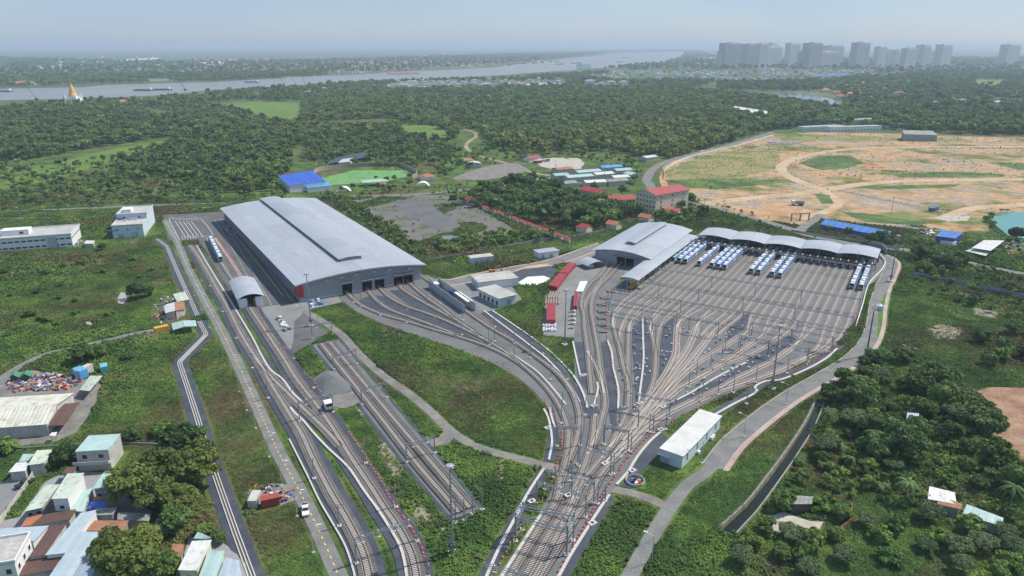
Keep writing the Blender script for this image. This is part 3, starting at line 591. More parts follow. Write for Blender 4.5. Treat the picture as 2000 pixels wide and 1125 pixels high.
for px, lb, w_ in (([(1255,620),(1256,660),(1257,700),(1254,735),(1250,765),(1248,785)], 'long white trough standing alone in the middle of the fan', 0.9),
    ([(1186,665),(1195,690),(1197,715),(1203,740),(1208,765),(1207,800)], 'white trough beside the cones left of the fan', 0.9),
    ([(1119,668),(1126,702),(1134,738)], 'short white trough below the storage yard', 0.9),
    ([(1166,748),(1168,758),(1165,775),(1160,793)], 'curved white trough next to the dead-end track', 0.9),
    ([(945,608),(985,638),(1030,672),(1070,704),(1098,735),(1118,762),(1132,787)], 'long white trough curving beside the wash track', 1.0),
    ([(962,608),(1010,640),(1050,668),(1090,702),(1122,738),(1140,772),(1147,798)], 'outer white trough curving around the bitumen lining', 1.0),
    ([(992,688),(1020,706),(1050,728),(1080,760),(1105,792)], 'white trough hugging the left throat curve', 0.9),
    ([(1306,790),(1350,768),(1400,738),(1458,709)], 'sloping white trough in the lower right of the fan', 1.0),
    ([(1272,790),(1240,838),(1210,877),(1180,907)], 'white trough running diagonally between throat leads', 0.9),
    ([(1062,800),(1070,815),(1076,842),(1078,868),(1072,900)], 'cream trough on a bitumen strip left of the throat', 0.9),
    ([(1073,798),(1080,825),(1084,836)], 'short cream trough beside the cone row', 0.9),
    ([(1062,917),(1030,967),(1000,1025),(975,1072),(945,1140)], 'cream trough down the bitumen strip at lower left of the gantry', 1.0),
    ([(1060,1002),(1035,1040),(1010,1080),(972,1140)], 'straight white trough along the left throat track', 1.0),
    ([(1190,968),(1165,1005),(1140,1045),(1112,1090),(1085,1140)], 'straight white trough along the right throat track', 1.0),
    ([(1290,845),(1268,865),(1245,893),(1225,925),(1204,948)], 'cream trough in front of the white technical building', 1.0),
    ([(1384,818),(1430,792),(1478,765),(1474,758),(1495,746),(1520,744),(1570,725),(1612,702),(1635,682)], 'white boundary trough stepping round the tall lamp mast', 1.1),
    ([(567,797),(576,808),(590,820),(610,844),(640,876),(680,914),(712,961),(740,999),(762,1034),(782,1069),(792,1109),(797,1150)], 'long white trough curving down the strip of weeds', 0.9),
    ([(565,859),(600,929),(625,981),(650,1024),(675,1069),(690,1114),(698,1150)], 'narrow white trough between road and left main line', 0.6),
    ([(384,480),(415,532),(452,592),(490,655),(530,725),(550,740),(575,772),(595,790)], 'long white wall-like trough right of the left main line', 0.9)):
    trough(px, lb, w_ * .8)
# retaining edge at the foot of the fan and low wall on the right boundary
WALLW = M('white_wall', (0.70, 0.69, 0.66), 0.8, 0.1, 0.3)
def wall(px, h, w, label, mat, cat='wall', name='boundary_wall', world=False, step=6.0, piece=None):
    P = catmull([Vector(p) for p in px] if world else GP(px), step); t = thing(name, label, cat)
    ribbon(P, -w/2, w/2, h, 0).build('wall_body', mat, t)
    if piece:
        me = MB().box(-0.15, -w/2 - 0.06, 0, 0.15, w/2 + 0.06, h + 0.12).mesh('pier', mat)
        for p, d in resample(P, piece)[:120]: link('pier', me, t, (p.x, p.y, 0), math.atan2(d.y, d.x))
    return t
wall([(1717,499),(1728,512),(1722,528),(1700,552),(1692,568),(1686,592),(1680,612),(1671,640)], 1.1, 0.35, 'low white parapet bordering the right edge of the stabling yard', WALLW)
# open drain on the left, three channels side by side
def rounded(P, r):
    out = [P[0]]
    for a_, b_, c_ in zip(P[:-2], P[1:-1], P[2:]):
        u = b_ + (a_ - b_).normalized()*r; v = b_ + (c_ - b_).normalized()*r
        out += [u, (u + v + b_*2)/4, v]
    out.append(P[-1]); Q = []
    for a_, b_ in zip(out[:-1], out[1:]):
        n = max(1, int((b_ - a_).length/6)); Q += [a_.lerp(b_, k/n) for k in range(n)]
    return Q + [out[-1]]
def drain(px, label):
    P = rounded(GP(px), 2.0)
    t = thing('drain_channel', label, 'drain', (0,0,0), 0, 'concrete drains on the left'); mb = MB()
    struct(ribbon(P, -2.8, 2.8, 0.08).build('drain_verge', NAVY)); HARD.append(np.array([(p.x, p.y) for p in offset(P, -2.9) + offset(P, 2.9)[::-1]]))
    for o in (-0.75, 0, 0.75): ribbon(P, o - 0.13, o + 0.13, 0.32, 0).build('channel_wall', TROUGH, t)
    ribbon(P, -0.62, 0.62, 0.085).build('channel_floor', M('drain_floor', (0.10, 0.10, 0.105), 0.8), t)
drain([(306,467),(326,482),(342,520),(362,565),(386,617)], 'open concrete drain ending beside the shacks')
drain([(389,628),(403,654),(350,708),(364,750),(384,812),(404,880),(430,955),(458,1035),(500,1150)], 'long open concrete drain bending down the left field')
# ================================================================ buildings of the depot
ROOFG = roof_sheet('grey_roof_sheet', (0.375, 0.40, 0.445), 0.42, 1.2, 0.06, None, 0.4, 0.10)
ROOFG2 = roof_sheet('grey_vent_sheet', (0.335, 0.358, 0.405), 0.42, 1.2, 0.05, None, 0.4, 0.10)
WALLG = M('grey_cladding', (0.30, 0.30, 0.325), 0.6, 0.05, 0.3); WALLB = M('blue_grey_cladding', (0.20, 0.225, 0.29), 0.5, 0.1, 0.2)
PLINTH = M('pale_plinth', (0.55, 0.56, 0.56), 0.8, 0.1); REDP = M('red_panel', (0.45, 0.025, 0.03), 0.5, 0.08)
STEEL = M('galvanised_steel', (0.27, 0.29, 0.32), 0.45, 0.12, 0.8, 0.2); DSTEEL = M('dark_steel', (0.10, 0.11, 0.13), 0.55, 0.15)
DARK = M('dark_interior', (0.025, 0.027, 0.030), 0.9, 0.1); FLOORC = M('hall_floor', (0.12, 0.12, 0.12), 0.8, 0.1)
WHITEW = M('white_render', (0.72, 0.73, 0.74), 0.8, 0.06, 0.3); PALEB = M('pale_blue_render', (0.52, 0.60, 0.655), 0.8, 0.06, 0.3); CREAM = M('cream_render', (0.62, 0.56, 0.42), 0.85, 0.08, 0.3)
GLASS = M('window_glass', (0.02, 0.024, 0.030), 0.15, 0.2, 0.4, 0.0, None, 0.6); FRAMEM = M('window_frame', (0.62, 0.63, 0.64), 0.6, 0.05)
GREYR = M3('concrete_roof', [(0.34, 0.33, 0.31), (0.42, 0.41, 0.39), (0.50, 0.49, 0.46)], 0.15, 0.9, 1.2, 0.3)
def fr(pa, pb, z=0.0):
    a, b = G(*pa, z), G(*pb, z); d = b - a; return a, math.atan2(d.y, d.x), d.length
# --- the big workshop
a, WR, _ = fr((586, 590), (817, 550)); WW, WL = 65.0, 199.0
ws = thing('workshop_building', 'huge grey workshop hall with a vaulted metal roof and ridge vent', 'workshop', (a.x, a.y, 0), WR)
EH, RISE = 9.6, 2.5
def arcz(x, w=WW, e=EH, r=RISE): t = x / w * 2 - 1; return e + r * (1 - t * t)
def loc_x(px, py): v = G(px, py) - a; return v.x * math.cos(WR) + v.y * math.sin(WR)
doors = [(loc_x(677.6, 572.5), 5.2, 6.0), (loc_x(715.5, 565.5), 5.2, 5.6), (loc_x(739.5, 561), 5.2, 5.6), (loc_x(777, 555.5), 5.2, 5.4), (loc_x(795.5, 552), 5.2, 5.4)]
# front wall in pieces round the openings
edges = [0.0]
for x, wd, hh in doors: edges += [x - wd/2, x + wd/2]
edges.append(WW)
for k in range(0, len(edges), 2):
    x0, x1 = edges[k], edges[k+1]; mb = MB(); n = max(2, int((x1 - x0) / 4))
    vs = []; 
    for i in range(n + 1):
        x = x0 + (x1 - x0) * i / n; vs += [(x, 0, 0.9), (x, 0, arcz(x) - 0.15), (x, 0.4, 0.9), (x, 0.4, arcz(x) - 0.15)]
    fs = []
    for i in range(n): o = 4*i; fs += [(o, o+4, o+5, o+1), (o+2, o+3, o+7, o+6)]
    fs += [(0, 1, 3, 2), (4*n, 4*n+2, 4*n+3, 4*n+1)]
    mb.add(vs, fs); mb.build('front_wall', WALLG, ws)
    MB().box(x0, -0.06, 0, x1, 0.4, 0.9).build('plinth', PLINTH, ws)
for x, wd, hh in doors:
    mb = MB(); vs = [(x - wd/2, 0.0, hh), (x + wd/2, 0.0, hh), (x + wd/2, 0.0, arcz(x + wd/2) - .15), (x - wd/2, 0.0, arcz(x - wd/2) - .15)]
    mb.add(vs + [(p[0], 0.4, p[2]) for p in vs], [(0,1,2,3), (4,7,6,5), (0,4,5,1)]); mb.build('lintel', WALLG, ws)
    aw = MB().add([(x-3.3,-0.02,hh+1.0),(x+3.3,-0.02,hh+1.0),(x+3.3,-2.0,hh+0.55),(x-3.3,-2.0,hh+0.55),(x-3.3,-0.02,hh+0.85),(x+3.3,-0.02,hh+0.85),(x+3.3,-2.0,hh+0.35),(x-3.3,-2.0,hh+0.35)], [(0,3,2,1),(4,5,6,7),(3,7,6,2),(0,4,7,3),(1,2,6,5)]).build('door_awning', M('awning_metal', (0.28, 0.28, 0.31), 0.5, 0.06), ws)
    for s in (-3.0, 3.0): MB().tube((x+s, 0, hh+3.2), (x+s, -1.9, hh+0.6), 0.06, 5).build('awning_rod', STEEL, aw)
    MB().box(x - wd/2 + .05, 0.15, hh - 1.1, x + wd/2 - .05, 0.3, hh).build('shutter', M('shutter_metal', (0.16, 0.165, 0.18), 0.5, 0.1), ws)
MB().box(0, 0.4, 0, 0.4, WL, EH - 0.1).build('left_wall', WALLB, ws); MB().box(WW - 0.4, 0.4, 0, WW, WL, EH - 0.1).build('right_wall', WALLG, ws)
MB().box(0.4, WL - 0.4, 0, WW - 0.4, WL, EH).build('back_wall', WALLG, ws)
MB().box(0.4, 0.45, 0, WW - 0.4, WL - 0.4, 0.05).build('hall_floor', FLOORC, ws)
pm = MB().box(-0.12, 0.15, 1.0, -0.003, 4.55, 8.9).mesh('wall_panel', WALLB)
rm = MB().box(-0.3, -0.12, 0, -0.003, 0.12, 9.2).mesh('wall_rib', DSTEEL)
for k in range(41):
    y = 8 + k * 4.7
    if y + 4.7 < WL - 6: link('wall_panel', pm, ws, (0, y, 0))
    link('wall_rib', rm, ws, (0, y, 0)) if y < WL - 3 else None
MB().box(-0.14, 0.003, 2.2, -0.003, 7.6, 8.9).build('red_panel', REDP, ws); MB().box(0.0, -0.10, 2.2, 2.2, -0.003, 8.9).build('red_panel', REDP, ws)
MB().box(-0.14, WL - 5, 1.0, -0.003, WL, 9.0).build('red_panel', REDP, ws)
OV = 2.2; NS = 10; 
for i in range(NS):
    for j in range(5):
        xa = -OV + (WW + 2*OV) * i / NS + (0.05 if i else 0); xb = -OV + (WW + 2*OV) * (i+1) / NS
        ya = -OV + (WL + 2*OV) * j / 5 + (0.05 if j else 0); yb = -OV + (WL + 2*OV) * (j+1) / 5
        mb = MB(); n = 3; vs = []
        for k in range(n + 1):
            x = xa + (xb - xa) * k / n; z = arcz(x) + 0.012 * ((i + j) % 2)
            vs += [(x, ya, z + .22), (x, yb, z + .22), (x, ya, z), (x, yb, z)]
        fs = []
        for k in range(n): o = 4*k; fs += [(o, o+4, o+5, o+1), (o+2, o+3, o+7, o+6), (o, o+2, o+6, o+4), (o+1, o+5, o+7, o+3)]
        fs += [(0, 1, 3, 2), (4*n, 4*n+2, 4*n+3, 4*n+1)]
        mb.add(vs, fs); mb.build('roof_panel', ROOFG, ws)
MB().add([(-OV, -OV - .12, EH - 0.75), (WW + OV, -OV - .12, EH - 0.75)] if False else sum([[(x, -OV - .1, arcz(x) + .26), (x, -OV - .1, arcz(x) - .45)] for x in [(-OV + (WW + 2*OV) * k / 24) for k in range(25)]], []), [(2*k, 2*k+1, 2*k+3, 2*k+2) for k in range(24)]).build('fascia', M('fascia', (0.36, 0.36, 0.38), 0.6, 0.05), ws)
rv = MB(); x0, x1, y0, y1 = 26.8, 39.2, 17.0, WL + OV - 0.5
zb = arcz(33) + 0.2
rv.box(x0 + .7, y0 + .8, zb - 1.2, x1 - .7, y1 - .3, zb + 1.1); rvo = rv.build('ridge_vent', WALLG, ws)
for j in range(8):
    ya = y0 + (y1 - y0) * j / 8 + .03; yb = y0 + (y1 - y0) * (j+1) / 8; vs = []; n = 6
    for k in range(n + 1):
        x = x0 - .8 + (x1 - x0 + 1.6) * k / n; t = 2*k/n - 1; z = zb + 1.15 + 0.6 * (1 - t*t); vs += [(x, ya, z + .15), (x, yb, z + .15), (x, ya, z), (x, yb, z)]
    fs = []
    for k in range(n): o = 4*k; fs += [(o, o+4, o+5, o+1), (o+2, o+3, o+7, o+6), (o, o+2, o+6, o+4), (o+1, o+5, o+7, o+3)]
    MB().add(vs, fs).build('vent_sheet', ROOFG2, rvo)
for x in (14, 21.5, 29.5, 37.5 + 1, 47.0, 58.5):
    z = arcz(x) - 2.7; MB().box(x - 1.1, -0.9, z, x + 1.1, -0.003, z + 0.75).build('wall_vent', M('vent_box', (0.55, 0.56, 0.58), 0.5, 0.05), ws)
HARD.append(np.array([tuple(a + Vector((math.cos(WR)*x - math.sin(WR)*y, math.sin(WR)*x + math.cos(WR)*y))) for x, y in ((-8,-9),(WW+3,-9),(WW+3,WL+3),(-8,WL+3))]))

# --- barrel-roofed shed
def barrel(mb, x0, x1, y0, y1, z, rise, n=10, th=0.18, mi=0):
    vs = []
    for k in range(n + 1):
        t = 2*k/n - 1; x = x0 + (x1 - x0) * k / n; zz = z + rise * (1 - t*t); vs += [(x, y0, zz + th), (x, y1, zz + th), (x, y0, zz), (x, y1, zz)]
    fs = []
    for k in range(n): o = 4*k; fs += [(o, o+4, o+5, o+1), (o+2, o+3, o+7, o+6), (o, o+2, o+6, o+4), (o+1, o+5, o+7, o+3)]
    fs += [(0, 1, 3, 2), (4*n, 4*n+2, 4*n+3, 4*n+1)]
    return mb.add(vs, fs, mi)
sa, sr, sw = fr((469, 604), (515, 597)); SL = 30
sh = thing('washing_shed', 'small white train washing shed with a barrel roof over the track', 'shed', (sa.x, sa.y, 0), sr)
for x0, x1 in ((0, sw*0.32), (sw*0.68, sw)): MB().box(x0, 0, 0, x1, 0.3, 5.0).build('end_wall', WHITEW, sh)
MB().box(0, 0.3, 0, 0.25, SL, 5.0).build('side_wall', WHITEW, sh); MB().box(sw - .25, 0.3, 0, sw, SL, 5.0).build('side_wall', WHITEW, sh)
for j in range(4): barrel(MB(), -0.9, sw + 0.9, -0.8 + j*(SL+1.6)/4 + .03, -0.8 + (j+1)*(SL+1.6)/4, 5.0, 1.9).build('roof_panel', ROOFG, sh)
MB().box(0.3, SL*0.55, 0, sw - .3, SL*0.6, 5).build('dark_backing', DARK, sh)  # near-black sheet across the shed, shade of the inside put into its colour
for s in (0.36, 0.64): MB().box(sw*s - .3, 1.5, 0.3, sw*s + .3, 2.3, 3.6).build('wash_brush', M('yellow_plant', (0.55, 0.30, 0.03), 0.5), sh)

# --- maintenance hall at the head of the stabling yard
hrot = math.atan2(NV.y, NV.x)
HO = G(1162, 511); 
def hl(px, py, z=0): v = G(px, py, z) - HO; return v.dot(NV), v.dot(DV)
HWx = hl(1267, 502, 8.2)[0] - 1.0; HLy = hl(1237, 432.5, 8.2)[1] - 0.5
hall = thing('maintenance_hall', 'grey maintenance hall with a broad vaulted roof beside the parked trains', 'hall', (HO.x, HO.y, 0), hrot)
HD = [(HWx*0.50, 5.0, 5.2), (HWx*0.665, 5.0, 5.2)]
eh, rise = 7.4, 1.9
hz = lambda x: eh + rise * (1 - (2*x/HWx - 1)**2)
ed = [0.0] + sum([[x - w_/2, x + w_/2] for x, w_, _ in HD], []) + [HWx]
for k in range(0, len(ed), 2):
    x0, x1 = ed[k], ed[k+1]; n = 6; vs = []
    for i in range(n + 1): x = x0 + (x1-x0)*i/n; vs += [(x, 0, 0), (x, 0, hz(x) - .1), (x, .35, 0), (x, .35, hz(x) - .1)]
    fs = []
    for i in range(n): o = 4*i; fs += [(o, o+4, o+5, o+1), (o+2, o+3, o+7, o+6)]
    MB().add(vs, fs + [(0,1,3,2), (4*n, 4*n+2, 4*n+3, 4*n+1)]).build('front_wall', WALLG, hall)
for x, w_, hh in HD: MB().add([(x-w_/2,0,hh),(x+w_/2,0,hh),(x+w_/2,0,hz(x)-.1),(x-w_/2,0,hz(x)-.1)], [(0,1,2,3)]).build('lintel', WALLG, hall)
MB().box(HWx*0.35, -1.6, 5.6, HWx*0.82, -0.003, 5.9).build('door_awning', MC['awning_metal'], hall)
MB().box(0, .35, 0, .35, HLy, eh).build('side_wall', WALLG, hall); MB().box(HWx - .35, .35, 0, HWx, HLy, eh).build('side_wall', WALLG, hall); MB().box(.35, HLy - .35, 0, HWx - .35, HLy, eh).build('back_wall', WALLG, hall)
MB().box(.35, .4, 0, HWx - .35, HLy - .4, 0.05).build('hall_floor', FLOORC, hall)
for i in range(8):
    for j in range(3):
        xa = -2.5 + (HWx + 5)*i/8 + .03; xb = -2.5 + (HWx + 5)*(i+1)/8; ya = -2 + (HLy + 4)*j/3 + .03; yb = -2 + (HLy + 4)*(j+1)/3; vs = []
        for k in range(3):
            x = xa + (xb-xa)*k/2; z = hz(x) + .01*((i+j) % 2); vs += [(x,ya,z+.2),(x,yb,z+.2),(x,ya,z),(x,yb,z)]
        MB().add(vs, [(0,4,5,1),(4,8,9,5),(2,3,7,6),(6,7,11,10),(0,2,6,4),(4,6,10,8),(1,5,7,3),(5,9,11,7),(0,1,3,2),(8,10,11,9)]).build('roof_panel', ROOFG, hall)
zb = hz(HWx*.5); hv = MB().box(HWx*.42, 14, zb - 1, HWx*.58, HLy - 4, zb + 1.2).build('ridge_vent', WALLG, hall)
barrel(MB(), HWx*.40, HWx*.60, 13, HLy - 3, zb + 1.25, .5, 6).build('vent_sheet', ROOFG2, hv)
HARD.append(np.array([tuple(HO + NV*x + DV*y) for x, y in ((-4,-3),(HWx+16,-3),(HWx+16,HLy+3),(-4,HLy+3))]))
# --- side canopy along the hall
cx0, cy0 = hl(1208, 540, 6.4); cx1, _ = hl(1246, 541, 6.4); _, cy1 = hl(1350, 457, 7.0)
sc = thing('side_canopy', 'long grey lean-to canopy on columns between the hall and the trains', 'canopy', (HO.x, HO.y, 0), hrot)
for j in range(6): barrel(MB(), HWx - 1.2, max(cx1, HWx + 9), cy0 + (cy1-cy0)*j/6 + .03, cy0 + (cy1-cy0)*(j+1)/6, 5.9, 0.7, 6).build('roof_panel', ROOFG, sc)
cme = MB().box(-.2, -.2, 0, .2, .2, 6.0).mesh('column', STEEL)
for j in range(13):
    for x in ((HWx + 8.2), HWx - .8):
        y = cy0 + 2 + (cy1 - cy0 - 4)*j/12
        if x > HWx or y < -3: link('column', cme, sc, (x, y, 0))
pf = MB().box(HWx + 7.0, cy0 + 3, 0, HWx + 9.3, cy1, 1.1).build('platform', CONC, sc)
ym = M('yellow_machine', (0.62, 0.33, 0.03), 0.5, 0.12)
for j in range(7):
    y = cy0 + 4 + (cy1 - cy0 - 8)*j/7; t = HO + NV*(HWx + 4.5) + DV*y
    e = thing('service_wagon', f'{ORD[j]} yellow service wagon from the open end under the side canopy', 'wagon', (t.x, t.y, 0), hrot, 'yellow wagons under the side canopy')
    MB().box(-1.3, -4.2, 0.95, 1.3, 4.2, 1.35).build('deck', ym, e); MB().box(-1.2, 1.4 - (j % 2)*4, 1.35, 1.2, 3.8 - (j % 2)*4, 3.0 + .4*(j % 3)).build('cab', ym, e)
    for yy in (-2.9, 2.9): MB().box(-1.0, yy - .6, 0.35, 1.0, yy + .6, 0.95).build('bogie', DSTEEL, e)
    MB().tube((0, -3.5 + (j % 2)*4, 1.4), (0.4, 0.5 + (j % 2), 3.6), .18, 6).build('jib', ym, e)

# --- five vaulted canopies across the head of the stabling tracks
V = [(1350,457),(1397.5,464.5),(1469.5,473),(1544.5,482.5),(1622.5,492.5),(1714,505)]
sv = [hl(*p, 7.6) for p in V]; svb = hl(1411, 451, 7.6)[1]; Yc0 = sum(p[1] for p in sv)/len(sv); CD = 22.0
X0c = HWx + 9.4; XE = sv[-1][0]; step = (XE - X0c)/5
BROWN = M('platform_clutter', (0.16, 0.13, 0.11), 0.8, 0.35, 0.3)
for i in range(5):
    x0 = X0c + step*i + .06; x1 = X0c + step*(i+1) - .06
    e = thing('platform_canopy', f'{ORD[i]} vaulted grey canopy from the hall over the track heads', 'canopy', (HO.x, HO.y, 0), hrot, 'row of vaulted canopies')
    for j in range(2): barrel(MB(), x0, x1, Yc0 + CD*j/2 + .02, Yc0 + CD*(j+1)/2, 7.4, 1.1, 12, .2).build('roof_panel', ROOFG, e)
    for xx in (x0 + .4, (x0 + x1)/2, x1 - .4):
        for yy in (Yc0 + 2, Yc0 + 19): link('column', cme, e, (xx, yy, 0)).scale = (1, 1, 1.24 if abs(xx - (x0+x1)/2) > 1 else 1.5)
    for yy in (Yc0 + .5, Yc0 + 11): 
        mb = MB(); n = 10
        for k in range(n):
            f = lambda q: (x0 + (x1-x0)*q/n, yy, 7.3 + 1.05*(1 - (2*q/n - 1)**2)); p, q = f(k), f(k+1)
            mb.tube(p, q, .12, 4); mb.tube((p[0], p[1], 6.6), (q[0], q[1], 6.6), .12, 4); mb.tube((p[0], p[1], 6.6), q, .07, 4)
        mb.build('roof_truss', DSTEEL, e)
    for k in range(5):
        xx = x0 + (x1 - x0)*(k + .5)/5
        MB().box(xx - .9, Yc0 - 2.0, 2.6, xx + .9, Yc0 + 18, 3.0).build('walkway', BROWN, e)
        MB().box(xx - .12, Yc0 - 5.2, 5.0, xx + .12, Yc0 - 1.0, 5.2).build('inspection_ladder', WHITEW, e)
    MB().box(x0, Yc0 + 20.5, 0, x1, Yc0 + 20.9, 7.2).build('back_screen', BROWN, e)
    MB().box(x0, Yc0 - 2.2, 4.0, x1, Yc0 - 1.9, 5.0).build('cable_deck', BROWN, e)
HARD.append(np.array([tuple(HO + NV*x + DV*y) for x, y in ((HWx,Yc0-5),(XE+1,Yc0-5),(XE+1,Yc0+CD+1),(HWx,Yc0+CD+1))]))
# retaining wall curving behind the last canopy
wall([(1716,490),(1735,490),(1752,502),(1745,524),(1722,540)] if False else [(1700,481),(1722,488),(1732,498)], 3.5, 0.4, 'grey retaining wall curving behind the last vaulted canopy', M('retaining_concrete', (0.25, 0.25, 0.26), 0.9))

# ================================================================ trains
TW = M('train_white', (0.66, 0.69, 0.73), 0.35, 0.05, 0.3); TB = M('train_blue', (0.09, 0.24, 0.54), 0.35, 0.06); TK = M('train_black_glass', (0.012, 0.014, 0.02), 0.12, 0.1); TR = M('train_roof', (0.60, 0.63, 0.67), 0.5, 0.10, 0.8); TU = M('train_underframe', (0.05, 0.052, 0.06), 0.7)
TROOFU = M('roof_unit_grey', (0.70, 0.71, 0.72), 0.5, 0.06)
def car_body(L, nose):
    sec = [(-1.45,1.0),(-1.47,2.9),(-1.38,3.35),(-1.05,3.68),(-0.5,3.82),(0.5,3.82),(1.05,3.68),(1.38,3.35),(1.47,2.9),(1.45,1.0)]
    mb = MB(); n = len(sec); st = [(0.0, .93, .8), (0.5, .985, .9), (1.0, 1, 1), (L, 1, 1)] if nose else [(0, 1, 1), (L, 1, 1)]
    for y, s, q in st:
        for x, z in sec: mb.v.append((x*s, y + (0.0 if not nose or y > 1 else (z - 1.0)*0.18*(1 - y)), 1.0 + (z - 1.0)*(q*.2 + .8)))
    for k in range(len(st)-1):
        for i in range(n-1): mb.f.append((k*n+i, (k+1)*n+i, (k+1)*n+i+1, k*n+i+1)); mb.m.append(1 if 3 <= i <= 5 else (2 if i in (1, 2, 6, 7) else 0))
    mb.f.append(tuple(range(n))); mb.m.append(0); mb.f.append(tuple(range((len(st)-1)*n + n - 1, (len(st)-1)*n - 1, -1))); mb.m.append(0)
    return mb.mesh('car', [TW, TR, TB])
CARM = [car_body(20.3, True), car_body(20.0, False)]
wbm = MB(); 
for sx in (-1, 1):
    for y0 in (2.2, 7.2, 12.2, 17.0): wbm.box(sx*1.475 - .02, y0, 2.05, sx*1.475 + .02, y0 + 2.6 if y0 < 16 else y0 + 1.6, 2.85)
WBM = wbm.mesh('window_band', TK)
DRM = MB(); 
for sx in (-1, 1):
    for y0 in (5.2, 10.2, 15.2): DRM.box(sx*1.475 - .025, y0, 1.05, sx*1.475 + .025, y0 + 1.4, 2.95)
DRM = DRM.mesh('side_doors', M('door_blue', (0.09, 0.22, 0.48), 0.35))
BLM = MB(); 
for sx in (-1, 1): BLM.box(sx*1.472 - .015, 0.9, 1.05, sx*1.472 + .015, 20.0, 1.4)
BLM = BLM.mesh('blue_band', TB)
RUM = MB().box(-1.0, 0, 3.80, 1.0, 3.6, 4.12).box(-.8, .3, 4.12, .8, 1.6, 4.16).mesh('roof_unit', TROOFU); RGM = MB().box(-.9, 0, 3.80, .9, .5, 4.0).box(-.9, .9, 3.80, .9, 1.2, 4.0).mesh('roof_gear', TU)
UFM = MB().box(-1.25, .4, .45, 1.25, 19.7, 1.0).mesh('underframe', TU)
NSM = MB().add([(-1.28, .08, 1.7), (1.28, .08, 1.7), (1.10, .38, 3.4), (-1.10, .38, 3.4)], [(0,1,2,3)]).add([(-1.2,-.03,1.05),(1.2,-.03,1.05),(1.2,.04,1.4),(-1.2,.04,1.4)], [(0,1,2,3)]).mesh('windscreen', TK)
def make_train(label):
    t = thing('metro_train', label, 'train', (0,0,0), 0, 'parked metro trains')
    y = 0.0
    for k in range(3):
        c = link('car', CARM[0] if k == 0 else CARM[1], t, (0, y, 0))
        link('window_band', WBM, c); link('side_doors', DRM, c); link('blue_band', BLM, c); link('underframe', UFM, c)
        for yy in (3.2, 12.6): link('roof_unit', RUM, c, (0, yy, 0))
        for yy in (8.2, 17.6): link('roof_gear', RGM, c, (0, yy, 0))
        if k == 0: link('windscreen', NSM, c)
        y += 20.5
    return t
TRN = [0, 1, 2, 4, 6, 7, 8, 12, 13, 15, 16, 25, 26]
t0 = make_train('x'); tt = tree_of(t0); t0.scale = (.9, .9, .92)
wh = ['leftmost of the parked trains, beside the yellow wagons', 'second parked train from the side canopy', 'third parked train from the side canopy', 'parked train standing alone, fourth from the side canopy', 'left train of the group of three in the middle', 'middle train of the group of three in the middle', 'right train of the group of three in the middle',
      'left train of the first pair right of the group of three', 'right train of the first pair right of the group of three', 'left train of the second pair, before the empty tracks', 'right train of the second pair, before the empty tracks', 'left train of the pair by the right boundary wall', 'rightmost parked train by the right boundary wall']
for k, i in enumerate(TRN):
    p = SP(i, S_FRONT); lb = 'metro train, ' + wh[k]
    if k == 0: t0.location = (p.x, p.y, 0.3); t0.rotation_euler = (0, 0, hrot); t0['label'] = lb
    else: copy_tree(t0, (p.x, p.y, 0.3), hrot, lb, None, None, tt)
p = G(432, 513); q = G(411, 470); 
copy_tree(t0, (p.x, p.y, 0.3), math.atan2((q-p).y, (q-p).x) - math.pi/2, 'blue and white metro train parked alone beside the dashed service road', None, None, tt)
# ================================================================ overhead line gantries, masts, lamps
def gantry(pa, pb, zb, label, ncol=2, depth=0.7, cols=None, group='overhead line portals', name='catenary_portal'):
    A = G3(*pa, zb); B = G3(*pb, zb); d = (B - A); L = d.length; r = math.atan2(d.y, d.x)
    t = thing(name, label, 'gantry', (A.x, A.y, 0), r, group)
    cols = cols if cols is not None else [k/(ncol-1) for k in range(ncol)]
    for f in cols:
        MB().tube((L*f, 0, 0), (L*f, 0, zb + 1.0), 0.19, 8).build('column', STEEL, t); MB().box(L*f - .5, -.5, 0, L*f + .5, .5, .45).build('footing', TROUGH, t)
    n = max(4, int(L/2.2)); ch = MB(); lc = MB(); h = depth
    for yy in (-h/2, h/2):
        for zz in (zb, zb + h): ch.tube((0, yy, zz), (L, yy, zz), 0.075, 4)
    for k in range(n):
        x0, x1 = L*k/n, L*(k+1)/n
        for yy in (-h/2, h/2): lc.tube((x0, yy, zb), (x1, yy, zb + h), .045, 4, cap=False)
        lc.tube((x0, -h/2, zb + h), (x0, h/2, zb + h), .045, 4, cap=False)
    ch.build('truss_chords', STEEL, t); lc.build('truss_lacing', STEEL, t)
    im = INSM
    for k in range(max(2, int(L/4))):
        x = L*(k + .5)/max(2, int(L/4)); link('insulator', im, t, (x, 0, zb))
    return t
INSM = MB().tube((0,0,-.9), (0,0,0), .05, 5).box(-.5, -.12, -1.0, .5, .12, -.9).box(-.14, -.14, .72, .14, .14, 1.0).mesh('insulator', M('insulator_white', (0.70, 0.72, 0.72), 0.4))
